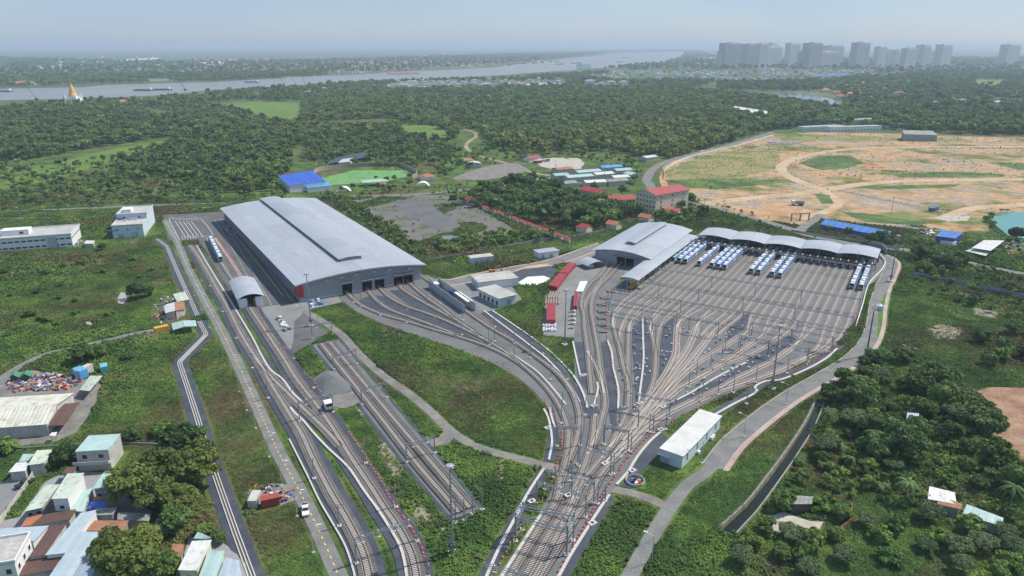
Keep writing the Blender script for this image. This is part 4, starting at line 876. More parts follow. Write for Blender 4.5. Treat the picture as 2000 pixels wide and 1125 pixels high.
GL = [((1347,470),(1702,524),6.5,'portal right in front of the vaulted canopies',[0.12,.33,.55,.78,1]),
 ((1282,526),(1680,586),6.5,'uppermost long portal across the stabling tracks',[0,.3,.52,.74,1]),
 ((1225,547),(1667,621),6.5,'second long portal across the stabling tracks',[0,.16,.35,.55,.77,1]),
 ((1195,565),(1652,646),6.5,'third long portal across the stabling tracks',[0,.33,.6,.82,1]),
 ((1190,585),(1322,611),6.5,'portal over the left bends of the stabling tracks',[0,.5,1]),
 ((1194,610),(1274,625),6.5,'short portal over the leftmost leads',[0,1]),
 ((1347,622),(1404,633),6.5,'short portal over the middle leads',[0,1]),
 ((1470,632),(1627,661),6.5,'portal over the right bends of the stabling tracks',[0,.5,1]),
 ((1448,658),(1579,683),6.5,'portal over the lower right leads',[0,.42,1]),
 ((1219,765),(1309,785),6.5,'portal over the lower middle of the fan',[0,1]),
 ((1211,797),(1248,805),6.5,'short portal near the end of the white trough',[0,1]),
 ((1089,837),(1135,836),6.5,'portal over the two left throat tracks',[0,1]),
 ((1132,875),(1194,891),6.5,'portal over the middle throat tracks',[0,1]),
 ((1180,832),(1228,845),6.5,'portal above the buffer stop spur',[0,1]),
 ((1065.6,922),(1161,945),6.5,'first portal across the whole throat',[0,.55,1]),
 ((1048,945),(1145,971),6.5,'second portal across the whole throat',[0,1]),
 ((945,1105),(1030,1128),6.5,'nearest portal at the lower edge of the throat',[0,1]),
 ((608,638),(647,631),5.6,'farthest plain portal of the isolated siding',[0,1]),
 ((650,696),(695,686),5.6,'second plain portal of the isolated siding',[0,1]),
 ((705,763),(754,750),5.6,'third plain portal of the isolated siding',[0,1]),
 ((793,872),(848,855),5.6,'nearest plain portal of the isolated siding',[0,1]),
 ((582,789),(648,773),6.5,'portal over the left crossover',[0,1]),
 ((693,1058),(813,1016),6.5,'portal over both lines at the lower left',[0,1])]
for pa, pb, zb, lb, cs in GL: gantry(pa, pb, zb, 'grey lattice ' + lb, cols=cs)
# double signal gantry over the throat
t = thing('signal_gantry', 'double lattice gantry with service deck over the throat tracks', 'gantry')
Q = [G3(1021,992,7), G3(1121,1012,7), G3(1007,1013,7), G3(1108,1039,7)]
for p, q in ((Q[0],Q[1]),(Q[2],Q[3]),(Q[0],Q[2]),(Q[1],Q[3])):
    ch = MB(); n = max(3, int((q-p).length/1.6)); s = (q-p).cross(Vector((0,0,1))).normalized()*.45
    for o in (-s, s):
        for dz in (0, .95): ch.tube(p + o + Vector((0,0,dz)), q + o + Vector((0,0,dz)), .09, 5)
        for k in range(n): ch.tube(p.lerp(q, k/n) + o, p.lerp(q, (k+1)/n) + o + Vector((0,0,.95)), .05, 4)
    ch.build('truss', STEEL, t)
for p in Q: 
    MB().tube((p.x,p.y,0), (p.x,p.y,9.0), .24, 8).build('column', STEEL, t); MB().rbox(p.x, p.y, 0, 1.2, 1.2, .5).build('footing', TROUGH, t)
for p, q in ((Q[0],Q[2]),(Q[1],Q[3])):
    m = MB()
    for k in range(4): m.tube(Vector((p.x,p.y,.8 + k*1.5)), Vector((q.x,q.y,2.3 + k*1.5 if k < 3 else 6.5)), .07, 5)
    m.tube((p.x,p.y,1.2), (q.x,q.y,1.2), .07, 5).build('bracing', STEEL, t)
    m = MB(); c = (p+q)/2
    for k in range(5): 
        z = p.lerp(q, (k+.5)/5); m.tube((z.x,z.y,7.9), (z.x,z.y,8.9), .05, 5); m.rbox(z.x, z.y, 8.9, .3, .3, .35)
    m.build('switch_gear', M('switchgear', (0.5, 0.51, 0.52), 0.5), t)
# single masts with a bracket arm
mst = thing('catenary_mast', 'x', 'mast', (0,0,0), 0, 'overhead line masts')
MB().tube((0,0,0), (0,0,7.2), .17, 8, r2=.13).build('pole', STEEL, mst); MB().box(-.55,-.55,0,.55,.55,.5).build('footing', TROUGH, mst)
MB().tube((0,0,6.6), (2.6,0,6.9), .05, 5).tube((0,0,5.6), (2.6,0,6.5), .04, 5).tube((2.6,0,6.4), (2.6,0,7.0), .05, 5).build('bracket_arm', STEEL, mst)
MB().tube((.4,0,6.55),(.8,0,6.6),.09,6).build('insulator', MC['insulator_white'], mst)
mtree = tree_of(mst); first = [True]
def mast(px, rz, label, sc=1.0):
    g = G(*px)
    if first[0]: mst.location = (g.x, g.y, 0); mst.rotation_euler = (0,0,rz); mst['label'] = label; first[0] = False
    else: copy_tree(mst, (g.x, g.y, 0), rz, label, None, sc, mtree)
for px in ((462,662),(493,720),(524,779),(614,936),(663,1029),(435,610),(410,560)): mast(px, 0.2, 'grey overhead line mast beside the left main line')
for px in ((715,906),(774,992),(836,1130),(574,702),(613,759),(570,766)): mast(px, math.pi + .2, 'grey overhead line mast beside the line from the washing shed')
for px in ((690,592),(706,600),(743,617),(794,631),(848,646),(834,597),(860,593),(902,655),(904,626),(955,675)): mast(px, .6, 'grey overhead line mast in the fan below the workshop doors')
for px in ((966,668),(966,640),(1004,705),(1005,672),(1036,700),(1075,742),(1096,828),(1108,742),(1060,692)): mast(px, .4, 'grey overhead line mast along the left throat curve')
for px in ((1092,928),(1098,800),(1143,812),(1163,812),(1180,870),(1128,908),(1116,940),(1275,846),(1300,840)): mast(px, .3, 'grey overhead line mast in the middle of the throat')
rr = random.Random(5)
for px in ((1268,845),(1232,884),(1198,927),(1167,985),(1182,980),(1372,775),(1402,772),(1432,768),(1458,790),(1360,738),(1387,725),(1409,704),(1415,690),(1441,686),(1463,660),(1500,697),(1537,730),(1578,708),(1625,690),(1545,675),(1432,742),(1476,748),(1345,757)): mast(px, rr.uniform(0, 6), 'grey overhead line mast on the right side of the fan')
for px in ((923,1005),(907,1018),(942,997),(890,1022)): mast(px, 2.4, 'grey anchor mast beyond the end of the isolated siding')
# high-mast floodlights
hm = thing('floodlight_mast', 'x', 'light mast', (0,0,0), 0, 'tall floodlight masts')
MB().tube((0,0,.6), (0,0,30), .42, 10, r2=.20).build('pole', M('mast_steel', (0.27, 0.29, 0.31), 0.5, 0.1, 0.5, 0.2), hm); MB().box(-1.3,-1.3,0,1.3,1.3,.7).build('footing', TROUGH, hm)
m = MB().lathe([(0.2,29.6),(1.1,29.8),(1.1,30.1),(.2,30.3)], 10)
for k in range(6): c_, s_ = math.cos(k*1.047), math.sin(k*1.047); m.rbox(c_*1.2, s_*1.2, 29.55, .5, .5, .3, k*1.047)
m.build('lamp_ring', M('lamp_housing', (0.33, 0.34, 0.36), 0.5), hm)
m = MB()
for k in range(6): c_, s_ = math.cos(k*1.047), math.sin(k*1.047); m.rbox(c_*.9, s_*.9, 3.2, .5, .5, .8, k*1.047, 0); m.tube((c_*.3,s_*.3,3.4),(c_*.9,s_*.9,3.4),.08,4)
m.build('lowered_fittings', DSTEEL, hm); htree = tree_of(hm)
HM = [((608,637),(597,535),'tall floodlight mast in front of the workshop front wall'), ((884,1083),(881,911),'tall floodlight mast in the weeds left of the throat'), ((1103,674),(1106,566),'tall floodlight mast at the foot of the storage yard'), ((1508,760),(1520,636),'tall floodlight mast on the right edge of the fan'), ((1739,550),(1753,460),'tall floodlight mast beside the right perimeter road')]
for k, (b_, tp, lb) in enumerate(HM):
    g = G(*b_); d = math.hypot(g.x, g.y)
    # height from the apparent top
    zt = 0
    for z in np.arange(8, 45, .25):
        zc = g.y*_c + (CAM_H - z)*_s; yc = -g.y*_s*-1 ; 
        v = 562.5 - FPX*((g.y*_s*1.0 + (z - CAM_H)*_c)/(g.y*_c - (z - CAM_H)*_s))
        if v <= tp[1]: zt = z; break
    sc_ = (zt or 28)/30.0
    if k == 0: hm.location = (g.x, g.y, 0); hm['label'] = lb; hm.scale = (sc_,)*3
    else: copy_tree(hm, (g.x, g.y, 0), 0.3*k, lb, None, sc_, htree)
# street lamps
sp = thing('street_lamp', 'x', 'street lamp', (0,0,0), 0, 'street lamps along the depot roads')
MB().tube((0,0,0), (0,0,7.6), .11, 7, r2=.07).tube((0,0,7.6), (2.0,0,8.1), .05, 5).build('pole', M('lamp_pole', (0.42, 0.44, 0.45), 0.45, 0.1, 0.5, 0.2), sp); MB().box(1.6,-.16,8.0,2.6,.16,8.2).build('lamp_head', M('lamp_head', (0.75, 0.76, 0.78), 0.4), sp); MB().box(-.35,-.35,0,.35,.35,.3).build('footing', TROUGH, sp)
stree = tree_of(sp); LN = []
for px in ((409,640),(423,669),(436,700),(451,732),(467,766),(482,802),(499,837),(526,893),(550,949),(580,1009),(612,1080),(393,606),(380,578),(259,483),(285,478)): LN.append((px, 0.2, 'slim street lamp on the weed side of the left perimeter road'))
for px in ((1273,1098),(1453,853),(1370,905),(1535,790),(1620,725),(1686,700)): LN.append((px, 2.6, 'slim street lamp beside the right perimeter road'))
for px in ((862,525),(888,535),(997,514),(1092,489),(1119,484),(1150,482),(925,527),(835,512),(1056,497)): LN.append((px, -1.2, 'slim street lamp along the link road by the small white buildings'))
for px in ((650,400),(668,412),(688,427),(706,442),(728,458),(750,474),(768,490),(792,505),(640,392)): LN.append((px, -2.2, 'slim street lamp along the hedge right of the workshop'))
for px in ((40,425),(90,424),(140,421),(190,418),(340,402),(380,400),(420,398)): LN.append((px, -1.6, 'slim street lamp along the back road behind the white offices'))
for k, (px, rz, lb) in enumerate(LN):
    g = G(*px)
    if k == 0: sp.location = (g.x, g.y, 0); sp.rotation_euler = (0,0,rz); sp['label'] = lb
    else: copy_tree(sp, (g.x, g.y, 0), rz, lb, None, None, stree)
# traffic cones
RC = M('cone_red', (0.62, 0.05, 0.03), 0.55, 0.12); WC = M('cone_white', (0.75, 0.73, 0.70), 0.55)
def ring(r0, z0, r1, z1, mi, mb, n=8): 
    vs = [(r0*math.cos(2*math.pi*i/n), r0*math.sin(2*math.pi*i/n), z0) for i in range(n)] + [(r1*math.cos(2*math.pi*i/n), r1*math.sin(2*math.pi*i/n), z1) for i in range(n)]
    mb.add(vs, [(i, (i+1)%n, n+(i+1)%n, n+i) for i in range(n)], mi)
CB = MB().box(-.34,-.34,0,.34,.34,.07).mesh('cone_base', RC)
cm = MB(); ring(.27,.07,.21,.35,0,cm); ring(.21,.35,.14,.65,1,cm); ring(.14,.65,.05,1.0,0,cm); CMM = cm.mesh('cone_body', [RC, WC])
ROWS = [([(952,1140),(985,1085),(1010,1042),(1035,1010),(1052,990),(1062,972),(1072,950),(1080,935),(1088,905),(1094,880),(1097,855),(1090,830),(1072,800),(1062,785)], 'beside the left edge of the throat', 46),
 ([(1090,1120),(1108,1088),(1125,1058),(1142,1027),(1160,995),(1172,975),(1188,950),(1205,925),(1218,905),(1240,880),(1262,858),(1290,832)], 'beside the right edge of the throat', 44),
 ([(1295,840),(1320,818),(1370,795),(1420,774),(1470,753),(1520,735),(1570,715),(1610,695),(1640,672),(1662,645),(1674,620),(1683,598)], 'along the lower right edge of the fan', 62),
 ([(1190,550+18),(1184,600),(1185,640),(1186,668),(1193,695),(1197,725),(1203,755),(1204,775)], 'left of the stabling leads', 34),
 ([(932,612),(965,636),(1010,672),(1050,702),(1085,732),(1115,765),(1125,782)], 'along the wash track', 40),
 ([(700,608),(740,628),(800,652),(860,672),(920,692),(980,712),(1005,728)], 'on the weed side of the workshop fan', 30),
 ([(690,577),(730,568),(770,562),(815,552)], 'in front of the workshop doors', 16),
 ([(500,598),(520,640),(545,672),(562,684)], 'beside the washing shed apron', 22),
 ([(602,735),(615,750),(628,770)], 'beside the gravel heap', 8), ([(680,845),(700,872),(720,905),(745,940),(765,980),(790,1015),(815,1055),(838,1110)], 'along the right edge of the shed line', 34)]
for px, wh_, n in ROWS:
    P = catmull(GP(px), 1.0); S = resample(P, 0.5)
    for k in range(n):
        p, d = S[min(len(S)-1, int(len(S)*(k + rr.uniform(.2,.8))/n))]
        if (wh_.startswith('along the right edge of the shed')): pass
        c = thing('traffic_cone', f'one of the red and white traffic cones {wh_}', 'traffic cone', (p.x + rr.uniform(-.2,.2), p.y, .05 if 'weed' in wh_ else .16), rr.uniform(0,1.5), 'traffic cones ' + wh_)
        link('cone_base', CB, c); link('cone_body', CMM, c)
# point machines and small trackside boxes
BXM = [MB().box(-.4,-.25,0,.4,.25,.4).mesh('cabinet_body', TROUGH), MB().box(-.3,-.25,0,.3,.25,.9).mesh('cabinet_body', M('trackside_grey', (0.30, 0.31, 0.33), 0.6))]
LDM = MB().box(-.45,-.3,.4,.45,.3,.46).mesh('lid', TROUGH); LDM2 = MB().box(-.34,-.29,.9,.34,.29,.96).mesh('lid', MC['trackside_grey'])
cand = []
poly = [(1200,640),(1250,625),(1330,640),(1440,645),(1560,690),(1500,715),(1420,745),(1340,780),(1270,820),(1230,850),(1215,780),(1205,700)]
for k in range(900):
    x, y = rr.uniform(1200,1570), rr.uniform(620,850)
    if not inside(np.array([[x, y]]), np.array(poly, float))[0]: continue
    g = G(x, y)
    if min(min((g - q).length for q in P[::2]) for P in ALLTR[:42]) > 2.3: cand.append(g)
    if len(cand) >= 120: break
for k, g in enumerate(cand):
    j = k % 2; c = thing('trackside_cabinet', 'one of the small pale cabinets scattered between the fan tracks' if j == 0 else 'one of the small grey upright boxes scattered between the fan tracks', 'cabinet', (g.x, g.y, .14), rr.uniform(0,3), 'pale trackside cabinets' if j == 0 else 'grey trackside boxes')
    link('cabinet_body', BXM[j], c); link('lid', LDM if j == 0 else LDM2, c)
# concrete manholes beside the throat
MHM = MB().box(-1.1,-.8,0,1.1,.8,.7).mesh('pit_wall', TROUGH); MHL = MB().lathe([(.45,.70),(.45,.74)], 10).mesh('pit_dark_disc', DARK)  # raised near-black disc, shade of an open pit put into its colour
for px, lb in (((1157,1025),'by the right straight trough'),((1039,982),'left of the signal gantry'),((1291,842),'beside the technical building'),((1182,908),'at the end of the diagonal trough'),((1110,970),'between the two left throat tracks'),((1250,790),'below the long lone trough'),((1295,797),'left end of the sloping trough'),((1160,795),'at the foot of the curved trough'),((1070,838),'left of the throat curve'),((1140,735),'below the storage yard trough'),((1235,922),'near the scrap ring')):
    g = G(*px); c = thing('cable_pit', f'square concrete cable pit {lb}', 'cable pit', (g.x, g.y, .03), .6, 'concrete cable pits'); link('pit_wall', MHM, c); link('pit_dark_disc', MHL, c)
# ================================================================ smaller buildings, village, yard goods
TEAL = roof_sheet('teal_roof', (0.36, 0.50, 0.48), 0.5, .5, .1); PGRN = roof_sheet('pale_green_roof', (0.50, 0.56, 0.48), 0.5, .5, .1, (0.33, 0.33, 0.27)); BLUR = roof_sheet('blue_grey_roof', (0.40, 0.48, 0.54), 0.5, .5, .08)
BRWN = roof_sheet('brown_roof', (0.115, 0.065, 0.055), 0.6, .5, .15); RUST = roof_sheet('rusty_roof', (0.34, 0.17, 0.10), 0.8, .5, .25, (0.22, 0.10, 0.06)); WHTR = roof_sheet('white_roof', (0.62, 0.62, 0.60), 0.5, .5, .08, (0.45, 0.42, 0.38))
TARPB = M('blue_tarpaulin', (0.04, 0.12, 0.52), 0.45, 0.2, 0.5); REDR = roof_sheet('red_roof', (0.36, 0.055, 0.06), 0.6, .5, .12); ORNR = roof_sheet('orange_tile_roof', (0.42, 0.16, 0.08), 0.75, .4, .15); BLUSH = roof_sheet('blue_shed_roof', (0.05, 0.16, 0.46), 0.45, .5, .1); WEATH = roof_sheet('weathered_roof', (0.27, 0.29, 0.26), 0.8, .5, .2, (0.15, 0.15, 0.13))
GREYW = M('grey_block_wall', (0.27, 0.27, 0.27), 0.9, 0.2, 0.5); DIRTW = M('stained_wall', (0.45, 0.44, 0.41), 0.9, 0.3, 0.4); CRM = M('cream_wall', (0.60, 0.57, 0.40), 0.85, 0.1)
def roofed(px4, h, dz, wallm, roofm, label, name='house', cat='house', parent=None, group=None, strips=5, inset=0.35, th=0.08, open_=False, thing_=None, wins=0):
    """lean-to building: roof plane through four corners, walls below it; the roof is laid in sheets side by side"""
    C = [G3(px[0], px[1], h + d) for px, d in zip(px4, dz)]
    o = sum(C, Vector())/4; t = thing_ or thing(name, label, cat, (o.x, o.y, 0), 0, group); oo = Vector(t.location)
    L = [Vector((c.x - oo.x, c.y - oo.y, c.z)) for c in C]; ctr = sum(L, Vector())/4
    I = [l + (Vector((ctr.x - l.x, ctr.y - l.y, 0)).normalized())*inset*1.4 for l in L]
    if not open_:
        mb = MB(); vs = [(p.x, p.y, 0) for p in I] + [(p.x, p.y, p.z - .05) for p in I]; mb.add(vs, [(i, (i+1) % 4, (i+1) % 4 + 4, i + 4) for i in range(4)]); mb.build('wall', wallm, t)
        for k in range(wins):
            e = max(((I[(i+1)%4] - I[i]).length, -((I[i] + I[(i+1)%4])/2 + oo).length, i) for i in range(4)) if False else min((((I[i] + I[(i+1)%4])/2 + oo).length, i) for i in range(4)); i = e[1]; a_, b_ = I[i], I[(i+1)%4]; p = a_.lerp(b_, (k + .5)/wins); d = (b_ - a_).normalized(); z = min(a_.z, b_.z)*.55
            out = ((a_ + b_)/2 - ctr); out = Vector((d.y, -d.x, 0)); out = out if out.dot((a_+b_)/2 - ctr) > 0 else -out
            m = MB(); q = p + out*.03; m.rbox(q.x, q.y, z, 1.3, .12, 1.1, math.atan2(d.y, d.x)); wo = m.build('window', FRAMEM, t); q = p + out*.1; MB().rbox(q.x, q.y, z + .1, 1.05, .06, .9, math.atan2(d.y, d.x)).build('pane', GLASS, wo)
    else:
        for p in I: MB().tube((p.x, p.y, 0), (p.x, p.y, p.z), .08, 5).build('post', STEEL, t)
    for k in range(strips):
        f0, f1 = k/strips + (.004 if k else 0), (k+1)/strips; zz = .012*(k % 2)
        a_, b_, c_, d_ = L[0].lerp(L[3], f0), L[0].lerp(L[3], f1), L[1].lerp(L[2], f1), L[1].lerp(L[2], f0); up = Vector((0,0,th + zz)); lo = Vector((0,0,zz))
        vs = [a_+up, b_+up, c_+up, d_+up, a_+lo, b_+lo, c_+lo, d_+lo]; MB().add(vs, [(0,1,2,3),(4,7,6,5),(0,4,5,1),(1,5,6,2),(2,6,7,3),(3,7,4,0)]).build('roof_sheet', roofm, t)
    HARD.append(np.array([(p.x + oo.x, p.y + oo.y) for p in L])); return t
WINM = {}
def box_building(pa, pb, depth, h, label, wallm, roofm, roof='flat', name='building', cat='building', wins=(), group=None, parapet=.5, ov=.5, rh=2.0, doors=(), thing_=None, y0=0.0, z0=0.0):
    a, r_, w_ = fr(pa, pb) if not isinstance(pa, Vector) else (pa, pb[0], pb[1])
    t = thing_ or thing(name, label, cat, (a.x, a.y, 0), r_, group)
    if roof == 'flat':
        MB().box(0, y0, z0, w_, y0 + depth, h).build('wall', wallm, t)
        MB().box(-ov*.6, y0 - ov*.6, h + .003, w_ + ov*.6, y0 + depth + ov*.6, h + .25).build('roof_slab', roofm, t)
        if parapet:
            for bx in ((-.3, y0-.3, w_+.3, y0-.05), (-.3, y0+depth+.05, w_+.3, y0+depth+.3), (-.3, y0-.05, -.05, y0+depth+.05), (w_+.05, y0-.05, w_+.3, y0+depth+.05)): MB().box(bx[0], bx[1], h + .253, bx[2], bx[3], h + .25 + parapet).build('parapet', wallm, t)
    else:
        m = MB(); along = w_ >= depth if roof == 'gable' else True; W_, D_2 = w_, depth
        if roof == 'hip':
            m.box(0, y0, z0, W_, y0 + D_2, h).build('wall', wallm, t); i_ = min(W_, D_2)*.5; rid = [( i_, y0 + D_2/2), (W_ - i_, y0 + D_2/2)] if W_ >= D_2 else [(W_/2, y0 + i_), (W_/2, y0 + D_2 - i_)]
            e = [(-ov, y0 - ov, h), (W_ + ov, y0 - ov, h), (W_ + ov, y0 + D_2 + ov, h), (-ov, y0 + D_2 + ov, h)]; rr_ = [(*rid[0], h + rh), (*rid[1], h + rh)]
            fs = [(0,1,5,4),(1,2,5),(2,3,4,5),(3,0,4)] if W_ >= D_2 else [(0,1,4),(1,2,5,4),(2,3,5),(3,0,4,5)]
            for f in fs: MB().add([(e + rr_)[i] for i in f], [tuple(range(len(f)))]).build('roof_plane', roofm, t)
            MB().add(e, [(3,2,1,0)]).build('soffit', wallm, t)
        else:
            if along: pr = [(0, y0, h), (W_, y0, h), (W_, y0 + D_2, h), (0, y0 + D_2, h), (0, y0 + D_2/2, h + rh), (W_, y0 + D_2/2, h + rh)]
            else: pr = [(0, y0 + D_2, h), (0, y0, h), (W_, y0, h), (W_, y0 + D_2, h), (W_/2, y0 + D_2, h + rh), (W_/2, y0, h + rh)]
            b = [(p[0], p[1], z0) for p in pr[:4]]; m.add(b + pr, [(0,1,5,4),(1,2,6,5),(2,3,7,6),(3,0,4,7),(4,8,7) if along else (4,8,7),(5,6,9)]).build('wall', wallm, t)
            s_ = ov/ (D_2/2 if along else W_/2)*rh
            if along:
                for sg in (0, 1):
                    yy = y0 - ov if sg == 0 else y0 + D_2 + ov; vs = [(-ov, yy, h - s_), (W_ + ov, yy, h - s_), (W_ + ov, y0 + D_2/2, h + rh), (-ov, y0 + D_2/2, h + rh)]; vs = [(x, y, z + .06) for x, y, z in vs] + [(x, y, z + .2) for x, y, z in vs]; MB().add(vs, [(0,1,2,3),(4,7,6,5),(0,4,5,1),(1,5,6,2),(3,7,4,0)]).build('roof_plane', roofm, t)
            else:
                for sg in (0, 1):
                    xx = -ov if sg == 0 else W_ + ov; vs = [(xx, y0 - ov, h - s_), (xx, y0 + D_2 + ov, h - s_), (W_/2, y0 + D_2 + ov, h + rh), (W_/2, y0 - ov, h + rh)]; vs = [(x, y, z + .06) for x, y, z in vs] + [(x, y, z + .2) for x, y, z in vs]; MB().add(vs, [(0,1,2,3),(4,7,6,5),(0,4,5,1),(1,5,6,2),(3,7,4,0)]).build('roof_plane', roofm, t)
    for face, n, zs, ww, wh in wins:
        L_ = w_ if face in 'fb' else depth
        for z in zs:
            for k in range(n):
                s = L_*(k + .5)/n
                if face == 'f': q = (s, y0 - .04, 0)
                elif face == 'b': q = (s, y0 + depth + .04, math.pi)
                elif face == 'r': q = (w_ + .04, y0 + s, math.pi/2)
                else: q = (-.04, y0 + s, -math.pi/2)
                key = (ww, wh)
                if key not in WINM: WINM[key] = (MB().box(-ww/2 - .12, -.05, -.1, ww/2 + .12, .03, wh + .1).mesh('window', FRAMEM), MB().box(-ww/2, -.09, 0, ww/2, -.052, wh).mesh('pane', GLASS))
                wo = link('window', WINM[key][0], t, (q[0], q[1], z), q[2]); link('pane', WINM[key][1], wo)
    for x, ww, hh, mm in doors: MB().box(x, y0 - .09, z0 + .02, x + ww, y0 - .003, z0 + hh).build('door', mm, t)
    c_, s_ = math.cos(r_), math.sin(r_)
    HARD.append(np.array([(a.x + x*c_ - y*s_, a.y + x*s_ + y*c_) for x, y in ((-1, y0 - 1), (w_ + 1, y0 - 1), (w_ + 1, y0 + depth + 1), (-1, y0 + depth + 1))])); return t
GDOOR = M('grey_door', (0.33, 0.36, 0.40), 0.5, 0.05)
def dep(pa, pb): return (G(*pb) - G(*pa)).length
# --- depot offices and technical buildings
o1 = box_building((-60,497),(143,481), 26, 7.6, 'long white office block with ribbon windows and a rooftop stair house', WHITEW, GREYR, name='office_block', wins=(('f', 16, (1.2, 5.0), 2.6, .9), ('r', 9, (5.0,), 1.6, .9)), parapet=.7)
MB().box(16, 8, 7.86, 31, 16, 11.2).build('stair_house', WHITEW, o1); MB().box(26, 7.9, 8.6, 28, 7.98, 10).build('door', GLASS, o1); MB().box(42, -.5, 0.2, 47, -.003, 7.0).build('stair_screen', M('stair_grey', (0.42,0.44,0.46), .7), o1)
o2 = box_building((222,466),(282,462), 18, 8.0, 'pale blue-white stepped office building with blue canopies', PALEB, GREYR, name='office_block', wins=(('f', 3, (5.2,), 1.1, .8),), parapet=.6, doors=((3, 3.2, 2.8, GDOOR), (11, 4.0, 3.2, GDOOR)))
box_building((222,466),(282,462), 26, 11.5, '', PALEB, GREYR, wins=(('f', 2, (9.2,), 1.2, 1.0),), thing_=o2, y0=18.3, parapet=.7)
MB().box(3, 24, 11.8, 8, 32, 14.0).build('stair_house', WHITEW, o2); MB().box(-3, -.4, 5.0, 3.5, 2, 5.5).build('blue_canopy', TARPB, o2); MB().box(-2, 17.4, 8.9, 4.5, 18.2, 9.5).build('blue_canopy', TARPB, o2)
for x, y in ((8,16),(9.6,16),(11.2,16),(5,14)): MB().box(x, y, 8.26, x + 1.2, y + .9, 9.3).build('air_unit', FRAMEM, o2)
te = box_building((1331,916),(1405,837), dep((1331,916),(1288,902)), 4.4, 'long white technical building with a flat pale roof beside the perimeter road', PALEB, M3('pale_roof_deck', [(0.50,0.50,0.48),(0.58,0.58,0.56),(0.64,0.64,0.62)], .2, .85, 1.2, .15), name='technical_building', parapet=0, wins=(('f', 4, (1.4,), .5, 2.2),), ov=.7)
MB().box(-.10, 4.2, .05, -.003, 7.0, 2.6).build('shutter_door', GDOOR, te); MB().box(-1.3, 3.6, 2.9, -.003, 7.6, 3.05).build('door_canopy', FRAMEM, te)
for x in (10.5, 21.0, 22.4): MB().box(x, -1.1, .1, x + 1.0, -.3, 1.1).build('air_unit', WHITEW, te)
box_building((921,517),(964,512), 6, 3.6, 'small flat-roofed pale building nearest the workshop on the link road', PALEB, GREYR, name='plant_room', parapet=0, doors=((2,2,2.4,GDOOR),(5.5,2,2.4,GDOOR),(9,2.2,2.6,GDOOR)))
box_building((1053,506),(1091,501), 7, 3.6, 'small grey-roofed pale building farther along the link road', WHITEW, ROOFG, name='plant_room', parapet=0, doors=((1.5,2,2.4,GDOOR),(7,2,2.4,GDOOR)), ov=.9)
box_building((935,567),(1012,558), dep((935,567),(918,553)), 4.2, 'wide flat white building in front of the lined basin', WHITEW, GREYR, name='plant_building', parapet=0, ov=.6, wins=(('l', 4, (1.0,), 1.0, 1.8),))
box_building((975,600),(1007,592), dep((975,600),(942,579)), 4.4, 'flat pale blue building beside the wash screens', PALEB, GREYR, name='plant_building', parapet=0, ov=1.2, doors=((4.5,2.4,2.8,GDOOR),), wins=(('l', 5, (.6,), 1.4, 2.2),))
def screen(pa, pb, h, label):
    a, r_, L = fr(pa, pb); t = thing('noise_screen', label, 'screen', (a.x, a.y, 0), r_, 'grey screens of the wash plant'); n = int(L/2.6); me = MB().box(.04, -.08, 0, L/n - .04, .08, h).mesh('panel', M('screen_panel', (0.44,0.46,0.49), .6, .08)); pm_ = MB().box(-.12,-.16,0,.12,.16,h + .15).mesh('post', STEEL)
    for k in range(n): link('panel', me, t, (L*k/n, 0, 0)); link('post', pm_, t, (L*k/n, 0, 0))
    link('post', pm_, t, (L, 0, 0))
screen((838,562),(908,612), 4.2, 'grey panelled screen on the weed side of the wash track'); screen((856,556),(928,608), 4.2, 'grey panelled screen on the building side of the wash track')
a, r_, L = fr((886,585),(912,604)); t = thing('wash_plant', 'white-roofed wash plant with blue brushes between the screens', 'wash plant', (a.x, a.y, 0), r_); MB().box(0, 0.3, 3.6, L, 3.4, 3.8).build('roof', WHITEW, t)
for k in range(5): MB().box(k*L/5, .5, 0, k*L/5 + .2, .7, 3.6).build('frame_post', STEEL, t)
for k in range(3): MB().box(-5 + k*1.3, -.4, .2, -4.2 + k*1.3, .6, 3.6).build('brush', M('brush_blue', (0.02,0.05,0.22), .8), t)
# open shelter with barrel roof in the storage yard
a, r_, L = fr((1148,528),(1182,522)); t = thing('vault_shelter', 'small white vaulted shelter in front of the maintenance hall', 'shelter', (a.x, a.y, 0), r_); barrel(MB(), 0, L, 0, 11, 2.2, 1.8, 10).build('roof', ROOFG, t)
for x in (.2, L - .2):
    for y in (.4, 10.6): MB().tube((x, y, 0), (x, y, 2.3), .1, 6).build('post', STEEL, t)
MB().box(L*.3, 3, 0, L*.5, 6, 1.6).build('cabinet', WHITEW, t)
# lined basin
sheet('basin_liner', [(985,533),(1020,524),(1075,520),(1094,527),(1075,545),(1052,558),(1010,552),(1000,545)], NAVY, .05); sheet('white_liner', [(1012,552),(1030,541),(1062,539),(1078,545),(1052,558),(1020,557)], M('white_membrane', (.66,.66,.66), .6, .08), .062)
sheet('basin_bank', [(992,533),(1030,520),(1068,515),(1075,520),(1020,526),(990,536)], SANDR, .056, (2,.3))
# excavator on the basin bank
g = G(962,533); t = thing('excavator', 'orange excavator working at the edge of the lined basin', 'excavator', (g.x, g.y, .06), .4); EO = M('excavator_orange', (.55,.22,.03), .5)
for y in (-1, 1): MB().box(-1.7, y - .3, 0, 1.7, y + .3, .8).build('track', DSTEEL, t)
MB().box(-1.8,-1.1,.9,1.0,1.1,2.0).build('house', EO, t); MB().box(.0,.1,2.0,1.0,1.1,2.9).build('cab', GLASS, t); MB().tube((.9,-.3,1.8),(3.6,-.3,4.0),.25,6).build('boom', EO, t); MB().tube((3.6,-.3,4.0),(5.2,-.3,1.6),.2,6).build('stick', EO, t); MB().box(4.8,-.8,.8,5.6,.2,1.6).build('bucket', DSTEEL, t)
